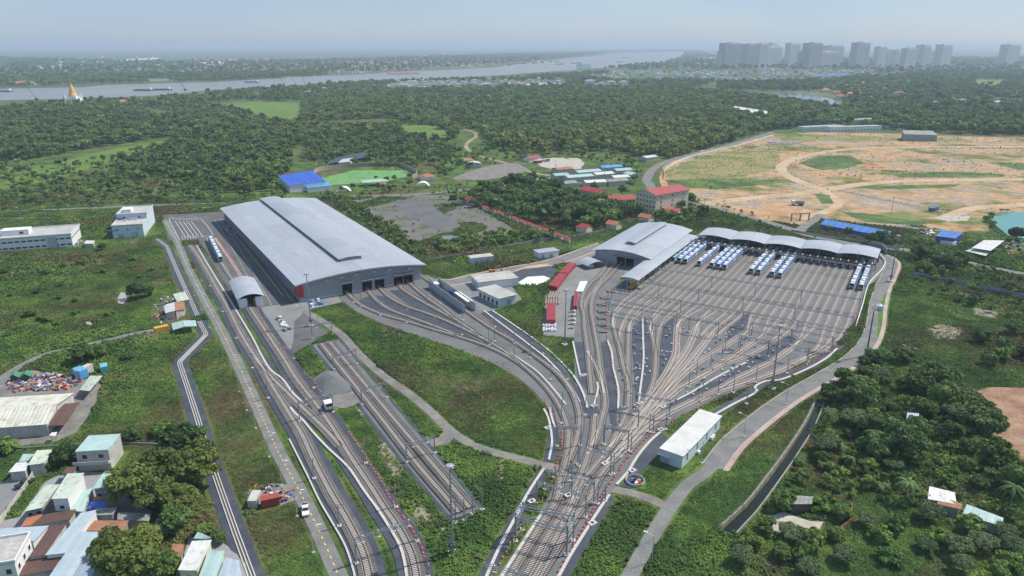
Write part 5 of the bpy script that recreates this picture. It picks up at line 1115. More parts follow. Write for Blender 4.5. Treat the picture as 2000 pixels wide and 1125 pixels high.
# --- goods in the storage yard
def tarp_stack(px4, h, label):
    C = GP(px4); o = sum(C, Vector((0,0)))/4; t = thing('tarped_stack', label, 'stack', (o.x, o.y, 0), 0, 'red tarped stacks in the storage yard'); L = [c - o for c in C]; n = 5
    MB().prism([l*.94 for l in L], 0, h*.35).build('pallet_base', BRWN if False else M('timber', (.30,.24,.17), .9, .2), t)
    for k in range(n):
        a_, b_, c_, d_ = L[0].lerp(L[3], k/n + .004), L[0].lerp(L[3], (k+1)/n), L[1].lerp(L[2], (k+1)/n), L[1].lerp(L[2], k/n + .004); hh = h + (.15 if k % 2 else 0)
        MB().prism([a_, b_, c_, d_], h*.3 + .01, hh).build('red_cover', M('red_cover', (.30,.035,.045), .55, .15, .4), t)
tarp_stack([(1092,541),(1112,521),(1125,523),(1108,542)], 2.6, 'red covered stack at the top of the storage yard'); tarp_stack([(1071,567),(1091,543),(1107,544),(1088,570)], 2.8, 'largest red covered stack in the storage yard'); tarp_stack([(1067,636),(1068,602),(1085,602),(1085,636)], 2.8, 'long red covered stack above the white blocks'); tarp_stack([(1119,606),(1122,577),(1130,577),(1127,606)], 2.2, 'narrow red covered stack beside the hall tracks')
TIMB = M('rail_timber', (.30,.255,.21), .9, .3, .7)
for k in range(12):
    x = 1066 + (k % 6)*5.0; y = 590 - (k//6)*12; a_, b_ = G(x, y + 5), G(x + 2 + (k//6)*4, y - 9); d = b_ - a_; t = thing('pipe_stack', 'one of the weathered rail and pipe stacks between the red covers', 'stack', (a_.x, a_.y, 0), math.atan2(d.y, d.x), 'rail and pipe stacks')
    for q in range(4): MB().tube((0, (q % 2)*.35, .2 + (q//2)*.35), (d.length, (q % 2)*.35, .2 + (q//2)*.35), .17, 6).build('pipe', TIMB, t)
for k in range(10):
    x = 1064 + (k % 5)*5.6; y = 648 - (k//5)*8; g = G(x, y); t = thing('block_stack', 'one of the stacks of white concrete blocks at the foot of the storage yard', 'block stack', (g.x, g.y, 0), 1.5, 'white block stacks')
    for q in range(3): MB().box(q*.9, 0, 0, q*.9 + .8, 1.0, .6 + .3*((k + q) % 3)).build('block', WHITEW, t)
for k in range(7):
    a_, b_ = G(1126 + k*1.9, 572), G(1134 + k*2.1, 552); d = b_ - a_; t = thing('white_beam', 'one of the long white beams lying beside the hall tracks', 'beam', (a_.x, a_.y, 0), math.atan2(d.y, d.x), 'white beams')
    MB().box(0, -.16, .3, d.length, .16, .7).build('web', WHITEW, t); MB().box(0, -.28, .7, d.length, .28, .78).build('flange', WHITEW, t)
for k in range(14):
    g = G(1112 + (k % 3)*5, 610 + (k//3)*8); t = thing('pallet_stack', 'one of the weathered pallets and drums at the edge of the hall tracks', 'pallet', (g.x, g.y, 0), k*.7, 'weathered pallets'); MB().box(-.7,-.5,0,.7,.5,.15).build('pallet', TIMB, t); MB().box(-.6,-.4,.15,.6,.4,.5 + .3*(k % 3)).build('load', (GREYW, TIMB, WHITEW)[k % 3], t)
for k in range(14):   # concrete slabs beside the cone row
    g = G(1172 + (k % 2)*7 + (6 if k < 4 else 0) + (k//2 < 1)*12, 570 + (k//2)*13); t = thing('slab_stack', 'one of the dark concrete slab stacks left of the stabling leads', 'slab stack', (g.x, g.y, .1), .1, 'dark slab stacks')
    for q in range(3): MB().box(-1.2, -1.8 + q*1.25, 0, 1.2, -.7 + q*1.25, .45 + .2*((k+q) % 2)).build('slab', M('mossy_concrete', (.17,.165,.15), .95, .25), t)
# gravel heap beside the siding
mb = MB(); P_ = GP([(610,740),(640,722),(655,726),(690,760),(662,772),(628,775)]); c = sum(P_, Vector((0,0)))/6; n = 24; rr2 = random.Random(4)
ringp = catmull(P_ + [P_[0]], 3)[:-1]; rows_ = [(1, 0), (.75, .9), (.5, 1.9), (.25, 2.7), (.06, 3.0)]
for f, z in rows_:
    for p in ringp: q = c.lerp(p, f); mb.v.append((q.x + rr2.uniform(-.2,.2), q.y + rr2.uniform(-.2,.2), z + (rr2.uniform(-.15,.15) if z else -.1)))
k_ = len(ringp)
for j in range(len(rows_)-1):
    for i in range(k_): mb.f.append((j*k_+i, j*k_+(i+1) % k_, (j+1)*k_+(i+1) % k_, (j+1)*k_+i)); mb.m.append(0)
mb.f.append(tuple((len(rows_)-1)*k_ + i for i in range(k_))); mb.m.append(0); mb.sm = True
tag(mb.build('gravel_heap', BALL), 'grey gravel heap beside the isolated siding', 'gravel heap'); HARD.append(np.array([(p.x, p.y) for p in P_]))
sheet('gravel_spill', [(645,775),(690,765),(702,785),(680,798),(650,795)], GRAV, .014, (2,.4))
# white and blue shunter beside the heap
def vehicle(px, rz, label, kind, cols, name, cat, sc=1.0):
    g = G(*px); t = thing(name, label, cat, (g.x, g.y, .03), rz); t.scale = (sc,)*3; b_, ac = cols
    if kind == 'pickup':
        mb = MB(); pr = [(-2.55,.55),(-2.55,1.05),(-1.0,1.05),(-.72,1.72),(.55,1.74),(1.15,1.12),(2.35,1.0),(2.55,.85),(2.55,.5)]
        for s in (-.9, .9): 
            for x, z in pr: mb.v.append((x, s*(1 if z < 1.2 else .84), z))
        n = len(pr); mb.f += [tuple(range(n)), tuple(range(2*n-1, n-1, -1))] + [(i, i+n, (i+1) % n + n, (i+1) % n) for i in range(n)]; mb.m = [0]*len(mb.f); mb.build('body', b_, t)
        MB().box(-2.45,-.78,1.052,-1.05,.78,1.10).build('cargo_bed', DARK, t); MB().add([(.62,-.7,1.70),(.62,.7,1.70),(1.16,.8,1.16),(1.16,-.8,1.16)], [(0,3,2,1)]).build('windscreen', GLASS, t)
        for s in (-1, 1): MB().add([(-.62,s*.835,1.62),(.45,s*.835,1.62),(.95,s*.90,1.15),(-.85,s*.90,1.15)], [(0,1,2,3)]).build('side_glass', GLASS, t)
        for x in (-1.55, 1.55):
            for s in (-.86, .86): MB().tube((x, s - .1, .36), (x, s + .1, .36), .36, 10).build('wheel', TU, t)
    elif kind == 'truck':
        MB().box(-3.2,-1.15,1.0,1.2,1.15,1.25).build('chassis', DSTEEL, t); MB().box(-3.2,-1.15,1.25,1.1,1.15,2.5).build('tipper_body', b_, t); MB().box(1.3,-1.1,.7,3.0,1.1,2.6).build('cab', ac, t); MB().box(2.95,-.95,1.6,3.02,.95,2.4).build('windscreen', GLASS, t)
        for x in (-2.4,-1.2,2.1):
            for s in (-1.0,1.0): MB().tube((x, s-.15,.5), (x, s+.15,.5), .5, 10).build('wheel', TU, t)
    elif kind == 'shunter':
        MB().box(-2.8,-1.3,.7,2.8,1.3,1.2).build('frame', DSTEEL, t); MB().box(-.6,-1.25,1.2,2.2,1.25,3.2).build('cab', b_, t); MB().box(-.8,-1.4,3.2,2.4,1.4,3.35).build('roof', WHITEW, t); MB().box(-2.6,-1.0,1.2,-.6,1.0,2.0).build('hood', ac, t); MB().box(2.2,-1.0,2.0,2.26,1.0,2.9).build('windscreen', GLASS, t)
        for x in (-1.8,1.8):
            for s in (-.8,.8): MB().tube((x, s-.1,.45),(x, s+.1,.45),.45,10).build('wheel', TU, t)
    return t
vehicle((597,1000), -1.25, 'white pickup truck parked on the left perimeter road', 'pickup', (M('car_white', (.74,.74,.74), .3, .03), DSTEEL), 'pickup_truck', 'pickup', 1.05)
vehicle((641,799), -1.1, 'white and blue rail shunter beside the gravel heap', 'shunter', (WHITEW, TB), 'rail_shunter', 'shunter')
vehicle((851,560), 2.0, 'white and blue tanker lorry by the upper end of the wash screens', 'truck', (WHITEW, TB), 'tanker_lorry', 'lorry')
vehicle((50,948), 1.0, 'dark car parked on the alley beside the low wall', 'pickup', (M('car_dark', (.03,.04,.05), .3), DSTEEL), 'parked_car', 'car')
vehicle((1557,401), 3.0, 'grey tipper lorry on the cleared land', 'truck', (GREYW, WHITEW), 'tipper_lorry', 'lorry', 1.5); vehicle((1823,412), .3, 'blue tipper lorry on the haul road by the white gravel pad', 'truck', (TB, TB), 'tipper_lorry', 'lorry', 1.2)
for k, px in enumerate(((1050,319),(1057,317),(1066,316))): 
    g = G(*px); t = thing('parked_bus', ('red bus nearest the red-roofed kiosk', 'white bus in the middle of the bus park row', 'green-striped bus at the right of the bus park row')[k], 'bus', (g.x, g.y, .05), .3 + k*.1); bm = (REDP, WHITEW, M('bus_green', (.2,.35,.25), .4))[k]
    MB().box(-4.5,-1.25,.5,4.5,1.25,3.1).build('body', bm, t); MB().box(-4.3,-1.27,1.7,4.3,1.27,2.5).build('window_band', GLASS, t); MB().box(-4.3,-1.1,3.1,4.3,1.1,3.25).build('roof', WHITEW, t)
    for x in (-3, 3):
        for s in (-1.1, 1.1): MB().tube((x, s-.15,.5),(x, s+.15,.5),.5,8).build('wheel', TU, t)
# scrap ring
g = G(1240,941); t = thing('scrap_ring', 'ring of pale barriers round a heap of coloured scrap near the technical building', 'enclosure', (g.x, g.y, 0))
for k in range(10): a0 = k*.628; MB().rbox(math.cos(a0)*2.6, math.sin(a0)*2.6, .1, 1.5, .15, .8, a0 + math.pi/2).build('barrier', TROUGH, t)
for k, cm_ in enumerate((REDP, TARPB, WHITEW, DARK, TARPB, REDP, WHITEW, DARK, TIMB)): a0 = k*2.4; MB().rbox(math.cos(a0)*1.3*(k % 3)/2, math.sin(a0)*1.3*(k % 3)/2, 0, 1.1, .9, .5 + .15*(k % 4), a0).build('scrap_piece', cm_, t)
HARD.append(np.array([(g.x + 3*math.cos(k*.6), g.y + 3*math.sin(k*.6)) for k in range(10)]))
# container camp by the left road
sheet('camp_ground', [(482,962),(540,945),(578,950),(582,975),(545,990),(500,985)], GRAV, .012, (2,.4))
def container(pa, pb, d, h, label, mat, name='shipping_container'):
    a, r_, L = fr(pa, pb); t = thing(name, label, 'container', (a.x, a.y, .02), r_); MB().box(0,0,.1,L,d,h).build('shell', mat, t); n = max(6, int(L/.5)); me = MB().box(0,-.05,.15,.16,-.003,h - .1).mesh('rib', mat); me2 = MB().box(0,d + .003,.15,.16,d + .05,h - .1).mesh('rib', mat)
    for k in range(n): link('rib', me, t, (L*(k + .3)/n, 0, 0)); link('rib', me2, t, (L*(k + .3)/n, 0, 0))
    for x in (0, L - .15): MB().box(x,-.06,0,x + .15,d + .06,.1).build('corner_post', DSTEEL, t)
    MB().box(-.02, -.02, h + .003, L + .02, d + .02, h + .06).build('roof', mat, t); HARD.append(np.array([(a.x + x*math.cos(r_) - y*math.sin(r_), a.y + x*math.sin(r_) + y*math.cos(r_)) for x, y in ((-.5,-.5),(L+.5,-.5),(L+.5,d+.5),(-.5,d+.5))])); return t
CR = M('container_red', (.33,.06,.045), .6, .12); CY = M('container_yellow', (.60,.36,.04), .55, .08); CBL = M('container_blue', (.06,.28,.50), .5, .1)
container((511,995),(547,987), 2.5, 2.6, 'red shipping container in the camp by the left road', CR); container((502,993),(512,972), 2.4, 2.4, 'grey cabin beside the red container', DIRTW, 'site_cabin'); container((497,993),(503,991), 1.2, 2.2, 'pale blue portable toilet beside the red container', CBL, 'portable_toilet')
container((304,653),(331,647), 2.5, 2.6, 'yellow shipping container on the village lane', CY); container((199,731),(213,728), 4, 2.8, 'cyan container at the end of the long shelter', M('container_cyan', (.15,.45,.50), .5))
container((147,740),(158,741), 7, 3.2, 'white cabin of the scrap yard under a sheet', DIRTW, 'site_cabin'); container((158,742),(174,736), 5, 3.4, 'blue tarpaulin tent of the scrap yard', M('tarp_light_blue', (.12,.38,.68), .5), 'tent')
def clutter(px, n, size, label, name, cols, seed):
    q = random.Random(seed); P = np.array([(v.x, v.y) for v in GP(px)]); mb = MB(); lo, hi = P.min(0), P.max(0); k = 0
    while k < n:
        p = (q.uniform(lo[0], hi[0]), q.uniform(lo[1], hi[1]))
        if not inside(np.array([p]), P)[0]: continue
        mb.rbox(p[0], p[1], 0, q.uniform(.5, 2)*size, q.uniform(.4, 1.2)*size, q.uniform(.3, 1.3)*size, q.uniform(0, 3), q.randrange(len(cols)), False); k += 1
    o = struct(mb.build(name, cols), 'stuff'); o['label'] = label; o['category'] = 'scrap'; HARD.append(P)
SCR = [GREYW, DARK, WHITEW, TARPB, REDP, M('scrap_orange', (.6,.2,.03), .6), DIRTW, TIMB, STEEL, DSTEEL]
clutter([(16,752),(40,737),(100,730),(150,738),(158,750),(130,762),(25,768)], 330, .8, 'heap of mixed scrap and parts in the yard by the warehouse', 'scrap_heap', SCR, 1)
clutter([(296,612),(305,590),(325,577),(345,590),(362,612),(345,625),(310,634)], 110, .7, 'clutter of drums and sacks round the shacks', 'camp_clutter', SCR, 2); clutter([(480,965),(500,950),(540,948),(575,958),(578,972),(550,982)], 70, .6, 'clutter of tarpaulins and sacks in the container camp', 'camp_clutter', SCR, 3)
clutter([(120,465),(165,468),(155,482),(130,485)], 60, .7, 'building rubble beside the white office block', 'rubble', [DIRTW, TIMB, WHITEW, TARPB], 4); clutter([(430,430),(445,428),(462,455),(470,465),(458,468),(440,450)], 120, .7, 'sleepers and parts stacked along the workshop wall', 'stacked_parts', [TIMB, DIRTW, GREYW], 5)
clutter([(600,590),(620,585),(632,596),(612,602)], 14, 1.2, 'pale tanks and solar panels in front of the workshop', 'plant_pieces', [WHITEW, PALEB, TB], 6)
clutter([(538,620),(546,618),(566,645),(558,648)], 26, 1.1, 'row of white bags and cable drums on the concrete strip', 'bag_row', [WHITEW, GREYW], 7)
clutter([(1790,452),(1815,446),(1840,460),(1800,462)], 22, 2.0, 'yellow diggers and parts in the yard of the blue shed', 'plant_row', [M('digger', (.45,.28,.08), .6), GREYW, WHITEW], 8); clutter([(1960,475),(2000,470),(2010,490),(1970,500)], 50, 1.2, 'goods under the grey roof at the right edge', 'yard_goods', SCR, 9)
for k, (px, hh) in enumerate((((22,748),3.2),((44,746),3.0))): box_building(px, (px[0] + 15, px[1] - 2), 3, 2.2, ('dark green hut at the left end of the scrap yard', 'dark green hut next to the scrap heap')[k], M('hut_green', (.03,.13,.07), .6), M('hut_roof', (.05,.2,.12), .6), 'gable', 'hut', 'hut', rh=1.0)
# shacks and shelters on the left
roofed([(346,590),(338,575),(361,569),(370,585)], 3.0, (0,.4,.4,0), GREYW, PGRN, 'open shelter with a pale roof above the shacks', 'shelter', 'shelter', open_=True); s_ = roofed([(323,612),(320,598),(341,590),(342,607)], 3.2, (0,0,.9,.9), DIRTW, WHTR, 'shack with one half white and one half rusty roof', 'shack', 'shack'); roofed([(342.5,607),(341.5,590),(360,590),(361,604)], 3.2, (.9,.9,0,0), DIRTW, RUST, '', thing_=s_)
s_ = roofed([(338,645),(335,632),(357,626),(360,638)], 2.8, (0,0,.8,.8), GREYW, TEAL, 'open shelter with a teal gabled roof by the yellow container', 'shelter', 'shelter', open_=True); roofed([(360.5,638),(357.5,626),(382,626),(384,637)], 2.8, (.8,.8,0,0), GREYW, TEAL, '', thing_=s_, open_=True)
roofed([(155,762),(176,734),(200,734),(175,764)], 3.0, (0,0,.3,.3), GREYW, PGRN, 'long narrow open shelter with a pale green roof beside the scrap yard', 'shelter', 'shelter', open_=True, strips=3); roofed([(96,851),(101,845),(112,844),(108,852)], 2.4, (0,0,0,0), GREYW, WHTR, 'tiny white canopy in front of the warehouse', 'shelter', 'shelter', open_=True, strips=1); roofed([(164,476),(168,470),(185,470),(183,476)], 2.6, (0,0,.2,.2), DIRTW, WHTR, 'small white site hut below the pale office building', 'hut', 'hut', strips=2)
# warehouse: two roof slopes laid in weathered strips
WHS = roof_sheet('weathered_white_roof', (.60,.60,.52), .7, .6, .1, (.40,.36,.28)); wt = roofed([(-95,843),(-70,803),(112,790),(94,829)], 4.2, (0,1.4,1.4,0), DIRTW, WHS, 'wide warehouse with a rust-streaked white roof at the left edge', 'warehouse', 'warehouse', strips=22, wins=7); roofed([(-70,803.3),(-50,780),(145,768),(112,790.3)], 4.2, (1.4,0,0,1.4), DIRTW, WHS, '', thing_=wt, strips=22)
for c in [c for c in wt.children if c.name.startswith('roof_sheet')]: pass
roofed([(94,832),(114,790),(156,786),(124,831)], 2.9, (.5,.5,0,0), GREYW, BRWN, '', thing_=wt, strips=4, open_=True)
sheet('village_ground', [(40,1010),(85,945),(130,920),(225,925),(232,965),(300,1000),(290,1022),(245,1045),(190,1140),(-40,1140),(-40,1030)], GREYW, .010, (2,.3))
sheet('village_ground', [(345,1120),(370,1050),(420,1045),(480,1100),(490,1140),(345,1140)], GREYW, .010, (2,.3))
# --- village houses in the lower left corner
HS = [([(54,909),(72,880),(104,878),(87,905)], 4.0, (0,1,.4,-.4), DIRTW, PGRN, 'house with a pale green tin roof above the alley', 0), ([(16,923),(32,904),(59,901),(50,920)], 3.2, (0,.2,.2,0), DIRTW, WHTR, 'white-roofed lean-to next to the alley', 0), ([(36,903),(45,887),(67,887),(60,899)], 3.6, (0,.2,.2,0), DIRTW, TEAL, 'small teal-roofed lean-to behind the white lean-to', 0),
 ([(100,975),(132,925),(165,924),(132,974)], 7.4, (0,.6,.6,0), WHITEW, PGRN, 'tall narrow white house with a pale green roof', 1), ([(46,1000),(89,947),(116,947),(82,992)], 4.2, (0,.3,.3,0), GREYW, PGRN, 'low grey house with a long pale green roof', 2), ([(181,955),(200,926),(218,926),(216,952)], 6.0, (0,.4,.4,0), M('slate_wall', (.20,.22,.27), .8), TEAL, 'slate grey house with a teal roof at the edge of the grove', 2),
 ([(170,995),(180,978),(211,976),(205,990)], 3.0, (0,.3,.3,0), GREYW, TARPB, 'lean-to covered with a bright blue tarpaulin', 0), ([(180,976.5),(183,971),(215,968),(211.5,975)], 3.3, (0,.2,.2,0), GREYW, ORNR, 'narrow orange-roofed strip behind the blue tarpaulin', 0), ([(138,998),(158,962),(182,952),(162,1000)], 3.6, (0,.3,.3,0), DIRTW, TEAL, 'teal-roofed house between the white house and the blue tarpaulin', 0),
 ([(56,1030),(86,1005),(149,995),(138,1014)], 4.0, (0,.6,.6,0), DIRTW, BRWN, 'brown-roofed house with a white skylight', 2), ([(88,1085),(158,1002),(189,996),(125,1081)], 5.0, (0,.3,.3,0), WHITEW, BLUR, 'long pale blue roof, farthest of the three parallel roofs', 0), ([(55,1090),(97,1029),(131,1022),(87,1085)], 4.6, (0,.3,.3,0), DIRTW, BRWN, 'long dark brown roof beside the pale blue one', 0),
 ([(92,1132),(157,1039),(192,1039),(136,1132)], 5.5, (0,.3,.3,0), WHITEW, BLUR, 'long pale blue roof in the middle of the three parallel roofs', 0), ([(138,1132),(197,1035),(231,1036),(176,1132)], 5.2, (0,.3,.3,0), WHITEW, roof_sheet('steel_blue_roof', (.30,.37,.44), .45, .5, .08), 'long steel blue roof, nearest the lower grove', 0), ([(167,1037),(185,1017),(252,1017),(240,1037)], 3.4, (0,.5,.5,0), GREYW, RUST, 'house with a rust-red corrugated roof', 0),
 ([(180,1007),(190,992),(229,992),(221,1006)], 3.2, (0,.2,.2,0), GREYW, WEATH, 'low house with a blackened grey roof', 0), ([(229,1015),(230,1001),(295,1003),(291,1018)], 2.8, (0,.2,.2,0), GREYW, WEATH, 'long low shed with a mossy roof under the grove', 0), ([(-30,1042),(-20,1034),(96,1027),(66,1058)], 5.0, (0,.4,.4,0), WHITEW, BLUR, 'wide whitish roof at the left edge below the lane wall', 0),
 ([(29,1128),(58,1091),(122,1086),(104,1113)], 3.4, (0,.3,.3,0), DIRTW, BRWN, 'low brown roof beside the white corner house', 0), ([(347,1114),(375,1057),(414,1055),(385,1115)], 6.0, (0,.6,.6,0), CRM, WHTR, 'cream house with a white roof beside the drain', 1), ([(388,1127),(407,1076),(439,1076),(420,1127)], 6.0, (0,.4,.4,0), M('mint_wall', (.45,.60,.52), .8), TEAL, 'house with a mint teal roof beside the drain', 0), ([(424,1130),(441,1089),(467,1095),(473,1130)], 5.2, (0,.3,.3,0), WHITEW, BLUR, 'pale blue roofed house nearest the drain at the lower edge', 1), ([(378,1052),(386,1039),(413,1050),(410,1054)], 5.0, (0,.5,.5,0), GREYW, TEAL, 'small triangular teal roof behind the cream house', 0)]
HS += [([(2,1085),(12,1066),(52,1062),(44,1084)], 5.4, (0,.3,.3,0), DIRTW, TEAL, 'small teal roof above the white corner house', 0), ([(98,1008),(112,985),(138,980),(128,1000)], 3.2, (0,.3,.3,0), GREYW, BRWN, 'small dark brown roof behind the tall narrow white house', 0), ([(216,1060),(226,1042),(250,1044),(243,1064)], 3.4, (0,.2,.2,0), GREYW, WEATH, 'mossy lean-to beside the steel blue roof', 0), ([(186,990),(192,976),(230,972),(228,988)], 3.0, (0,.2,.2,0), GREYW, RUST, 'rusty lean-to beside the blue tarpaulin', 0), ([(40,1030),(52,1012),(84,1004),(74,1024)], 3.2, (0,.3,.3,0), GREYW, ORNR, 'small orange tiled roof at the foot of the low grey house', 0), ([(120,925),(130,912),(150,912),(144,925)], 3.0, (0,.2,.2,0), GREYW, BRWN, 'tiny brown roof left of the white two-storey house', 0), ([(300,1030),(306,1012),(330,1014),(326,1032)], 2.8, (0,.2,.2,0), GREYW, WEATH, 'mossy shed roof under the lower clump of trees', 0), ([(330,1085),(338,1062),(360,1064),(354,1088)], 2.6, (0,.2,.2,0), GREYW, RUST, 'rusty shed roof beside the cream house', 0)]
for px4, h, dz_, wm, rm_, lb, wn in HS: roofed(px4, h, dz_, wm, rm_, lb, wins=wn, strips=4)
h2 = box_building((156,921),(219,917), 9, 6.6, 'white two-storey house with a balcony and teal roof at the village edge', DIRTW, TEAL, name='house', cat='house', wins=(('f', 2, (4.2,), 1.4, 1.3),), parapet=0, ov=.2)
MB().box(-.6,-1.8,3.0,9.4,-.003,3.2).build('balcony_slab', DIRTW, h2); MB().box(-.6,-1.8,3.2,9.4,-1.65,4.1).build('balcony_rail', DIRTW, h2)
h3 = box_building((-45,1165),(42,1150), 10, 7.5, 'white corner house with shuttered windows at the lower left edge', WHITEW, GREYR, name='house', cat='house', wins=(('f', 3, (1.2, 4.6), 1.0, 1.3), ('r', 3, (1.2, 4.6), .9, 1.2)), parapet=.6)
wall([(66,930),(58,945),(48,958),(30,985),(12,1010),(-10,1035)], 1.8, .2, 'stained low wall along the alley', DIRTW, piece=3.0); wall([(0,880),(60,878),(140,872),(225,868),(330,872)], .9, .2, 'dark low wall between the weeds and the village', GREYW)
# --- right-hand side: canal, huts, blue fence
CW = M('canal_concrete', (.30,.275,.235), .9, .25, .4)
cnl = sheet('canal_water', [(1597,785),(1575,830),(1540,885),(1500,940),(1460,990),(1412,1035),(1434,1043),(1472,1003),(1513,948),(1554,890),(1586,838),(1606,793)], CANALW, .012)
wall([(1594,785),(1572,828),(1537,882),(1496,937),(1456,988),(1406,1034)], 1.2, .35, 'stained concrete canal wall on the depot side', CW, name='canal_wall', piece=4.0); wall([(1609,791),(1588,840),(1556,892),(1516,950),(1475,1005),(1438,1045)], .9, .3, 'mossy concrete canal wall on the grove side', CW, name='canal_wall')
def fence(px, h, label, mat, sp=3.0, rails=2, name='fence', mesh=False):
    P = catmull(GP(px), 5); t = thing(name, label, 'fence'); pm_ = MB().box(-.06,-.06,0,.06,.06,h).mesh('post', mat)
    for p, d in resample(P, sp)[:200]: link('post', pm_, t, (p.x, p.y, 0))
    if rails == 0:
        S = resample(P, sp)
        for (p, d), (q, _) in zip(S[:-1], S[1:]): L_ = (q - p).length; o = MB().box(.07,-.03,.1,L_ - .07,.03,h - .1).build('panel', mat, t); o.location = (p.x, p.y, 0); o.rotation_euler = (0,0,math.atan2((q-p).y,(q-p).x))
    else:
        for k in range(rails): ribbon(P, -.03, .03, h*(k+1)/rails, h*(k+1)/rails - .06).build('rail', mat, t)
fence([(1590,788),(1568,832),(1533,886),(1492,941),(1452,992),(1402,1038)], 1.9, 'thin pipe railing along the canal', STEEL, 3.0, 2); fence([(1782,538),(1850,552),(1920,566),(2000,583),(2050,595)], 2.4, 'blue sheet metal fence across the scrub on the right', M('fence_blue', (.20,.28,.42), .6, .15), 3.0, 0)
fence([(1545,452),(1600,462),(1680,474),(1760,488)], 1.5, 'grey wall-like fence of the blue roofed sheds', M('fence_grey', (.40,.41,.42), .7, .15), 4.0, 0); fence([(1560,470),(1600,476),(1625,482)], 1.5, 'short blue railing at the road bend', M('fence_blue2', (.12,.2,.4), .6), 2.0, 2)
fence([(1296,350),(1300,332),(1340,310),(1400,294),(1450,283),(1512,264)], 2.0, 'white sheet fence along the cleared land', WALLW, 5.0, 0); wall([(830,512),(900,500),(980,485),(1060,470),(1130,462),(1180,452)], 1.6, .2, 'pale boundary wall below the tree belt', GREYW, piece=4.0)
fence([(1345,425),(1400,436),(1470,450),(1540,462)], 1.8, 'dark mesh fence behind the vaulted canopies', DSTEEL, 4.0, 3)
HR = [([(1545,985),(1549,968),(1588,970),(1586,985)], 3.0, (0,.5,.5,0), M('timber_wall', (.10,.085,.075), .9, .3), WEATH, 'dark timber hut in the overgrown corner', 'hut', 0), ([(1766,850),(1772,806),(1795,808),(1791,850)], 3.2, (0,.4,.4,0), GREYW, BLUR, 'pale metal roof half hidden in the grove', 'hut', 0), ([(1830,985),(1835,968),(1880,985),(1876,995)] , 3.4, (0,.3,.3,0), GREYW, RUST, 'rusty striped hut roof in the grove', 'hut', 0), ([(1812,975),(1815,950),(1865,962),(1868,985)], 3.6, (0,.3,.3,0), DIRTW, WHTR, 'patched white and rusty roof at the grove edge', 'hut', 1), ([(1880,1005),(1888,985),(1960,1012),(1957,1028)], 3.0, (0,.3,.3,0), DIRTW, TEAL, 'long pale teal roof in the overgrown corner', 'hut', 0)]
for px4, h, dz_, wm, rm_, lb, nm, wn in HR: roofed(px4, h, dz_, wm, rm_, lb, nm, 'hut', wins=wn, strips=5)
wall([(1640,885),(1590,880)] , 1.6, .2, 'red brick wall in the grove by the canal', M('brick_wall', (.28,.12,.08), .9, .2)); wall([(1662,990),(1664,1020),(1625,1050),(1580,1062)], 1.5, .2, 'crumbling brick wall in the overgrown corner', MC['brick_wall'])
roofed([(1602,438),(1612,428),(1742,452),(1730,462)], 3.4, (0,.5,.5,0), M('blue_wall', (.06,.12,.38), .6), BLUSH, 'long low shed with a bright blue roof beyond the public road', 'shed', 'shed', strips=10); roofed([(1827,461),(1841,449),(1881,455),(1866,466)], 5.0, (0,.3,.3,0), M('deep_blue_wall', (.03,.06,.30), .6), BLUSH, 'square blue shed beside the parked diggers', 'shed', 'shed', strips=4, wins=2); roofed([(1898,484),(1922,469),(1962,470),(1935,490)], 5.0, (0,.4,.4,0), GREYW, WHTR, 'open shed with a pale grey roof at the right edge', 'shed', 'shed', open_=True, strips=5); roofed([(1885,490),(1900,485),(1935,492),(1925,500)], 3.2, (0,.1,.1,0), GREYW, PGRN, 'low pale green roof beside the grey shed', 'shed', 'shed', open_=True)
container((1835,477),(1860,482), 5, 2.6, 'long white site cabin beside the square blue shed', WHITEW, 'site_cabin')
# mobile phone mast on the right road
g = G(1692,694); t = thing('telecom_mast', 'green telecom mast with antennas beside the right perimeter road', 'mast', (g.x, g.y, 0)); GRM = M('mast_green', (.02,.12,.07), .5)
MB().tube((0,0,0),(0,0,22),.35,8,r2=.2).build('pole', GRM, t); m = MB(); 
for k in range(6): c_, s_ = math.cos(k*1.05), math.sin(k*1.05); m.rbox(c_*.8, s_*.8, 19.5, .3, .3, 2.2, k*1.05)
m.build('antenna', WHITEW, t); MB().box(-1.5,-2.4,0,-.3,-1.2,2.0).build('cabinet', M('cab_green', (.06,.22,.15), .5), t); MB().box(.2,-2.2,0,1.3,-1.2,1.6).build('cabinet', WHITEW, t)
g = G(1718,605); t = thing('guard_hut', 'tiny white guard tent beside the right perimeter road', 'hut', (g.x, g.y, 0)); MB().box(-1,-1,0,1,1,2.2).build('wall', PALEB, t); MB().add([(-1.3,-1.3,2.2),(1.3,-1.3,2.2),(1.3,1.3,2.2),(-1.3,1.3,2.2),(0,0,3.2)], [(0,1,4),(1,2,4),(2,3,4),(3,0,4)]).build('roof', WHITEW, t)
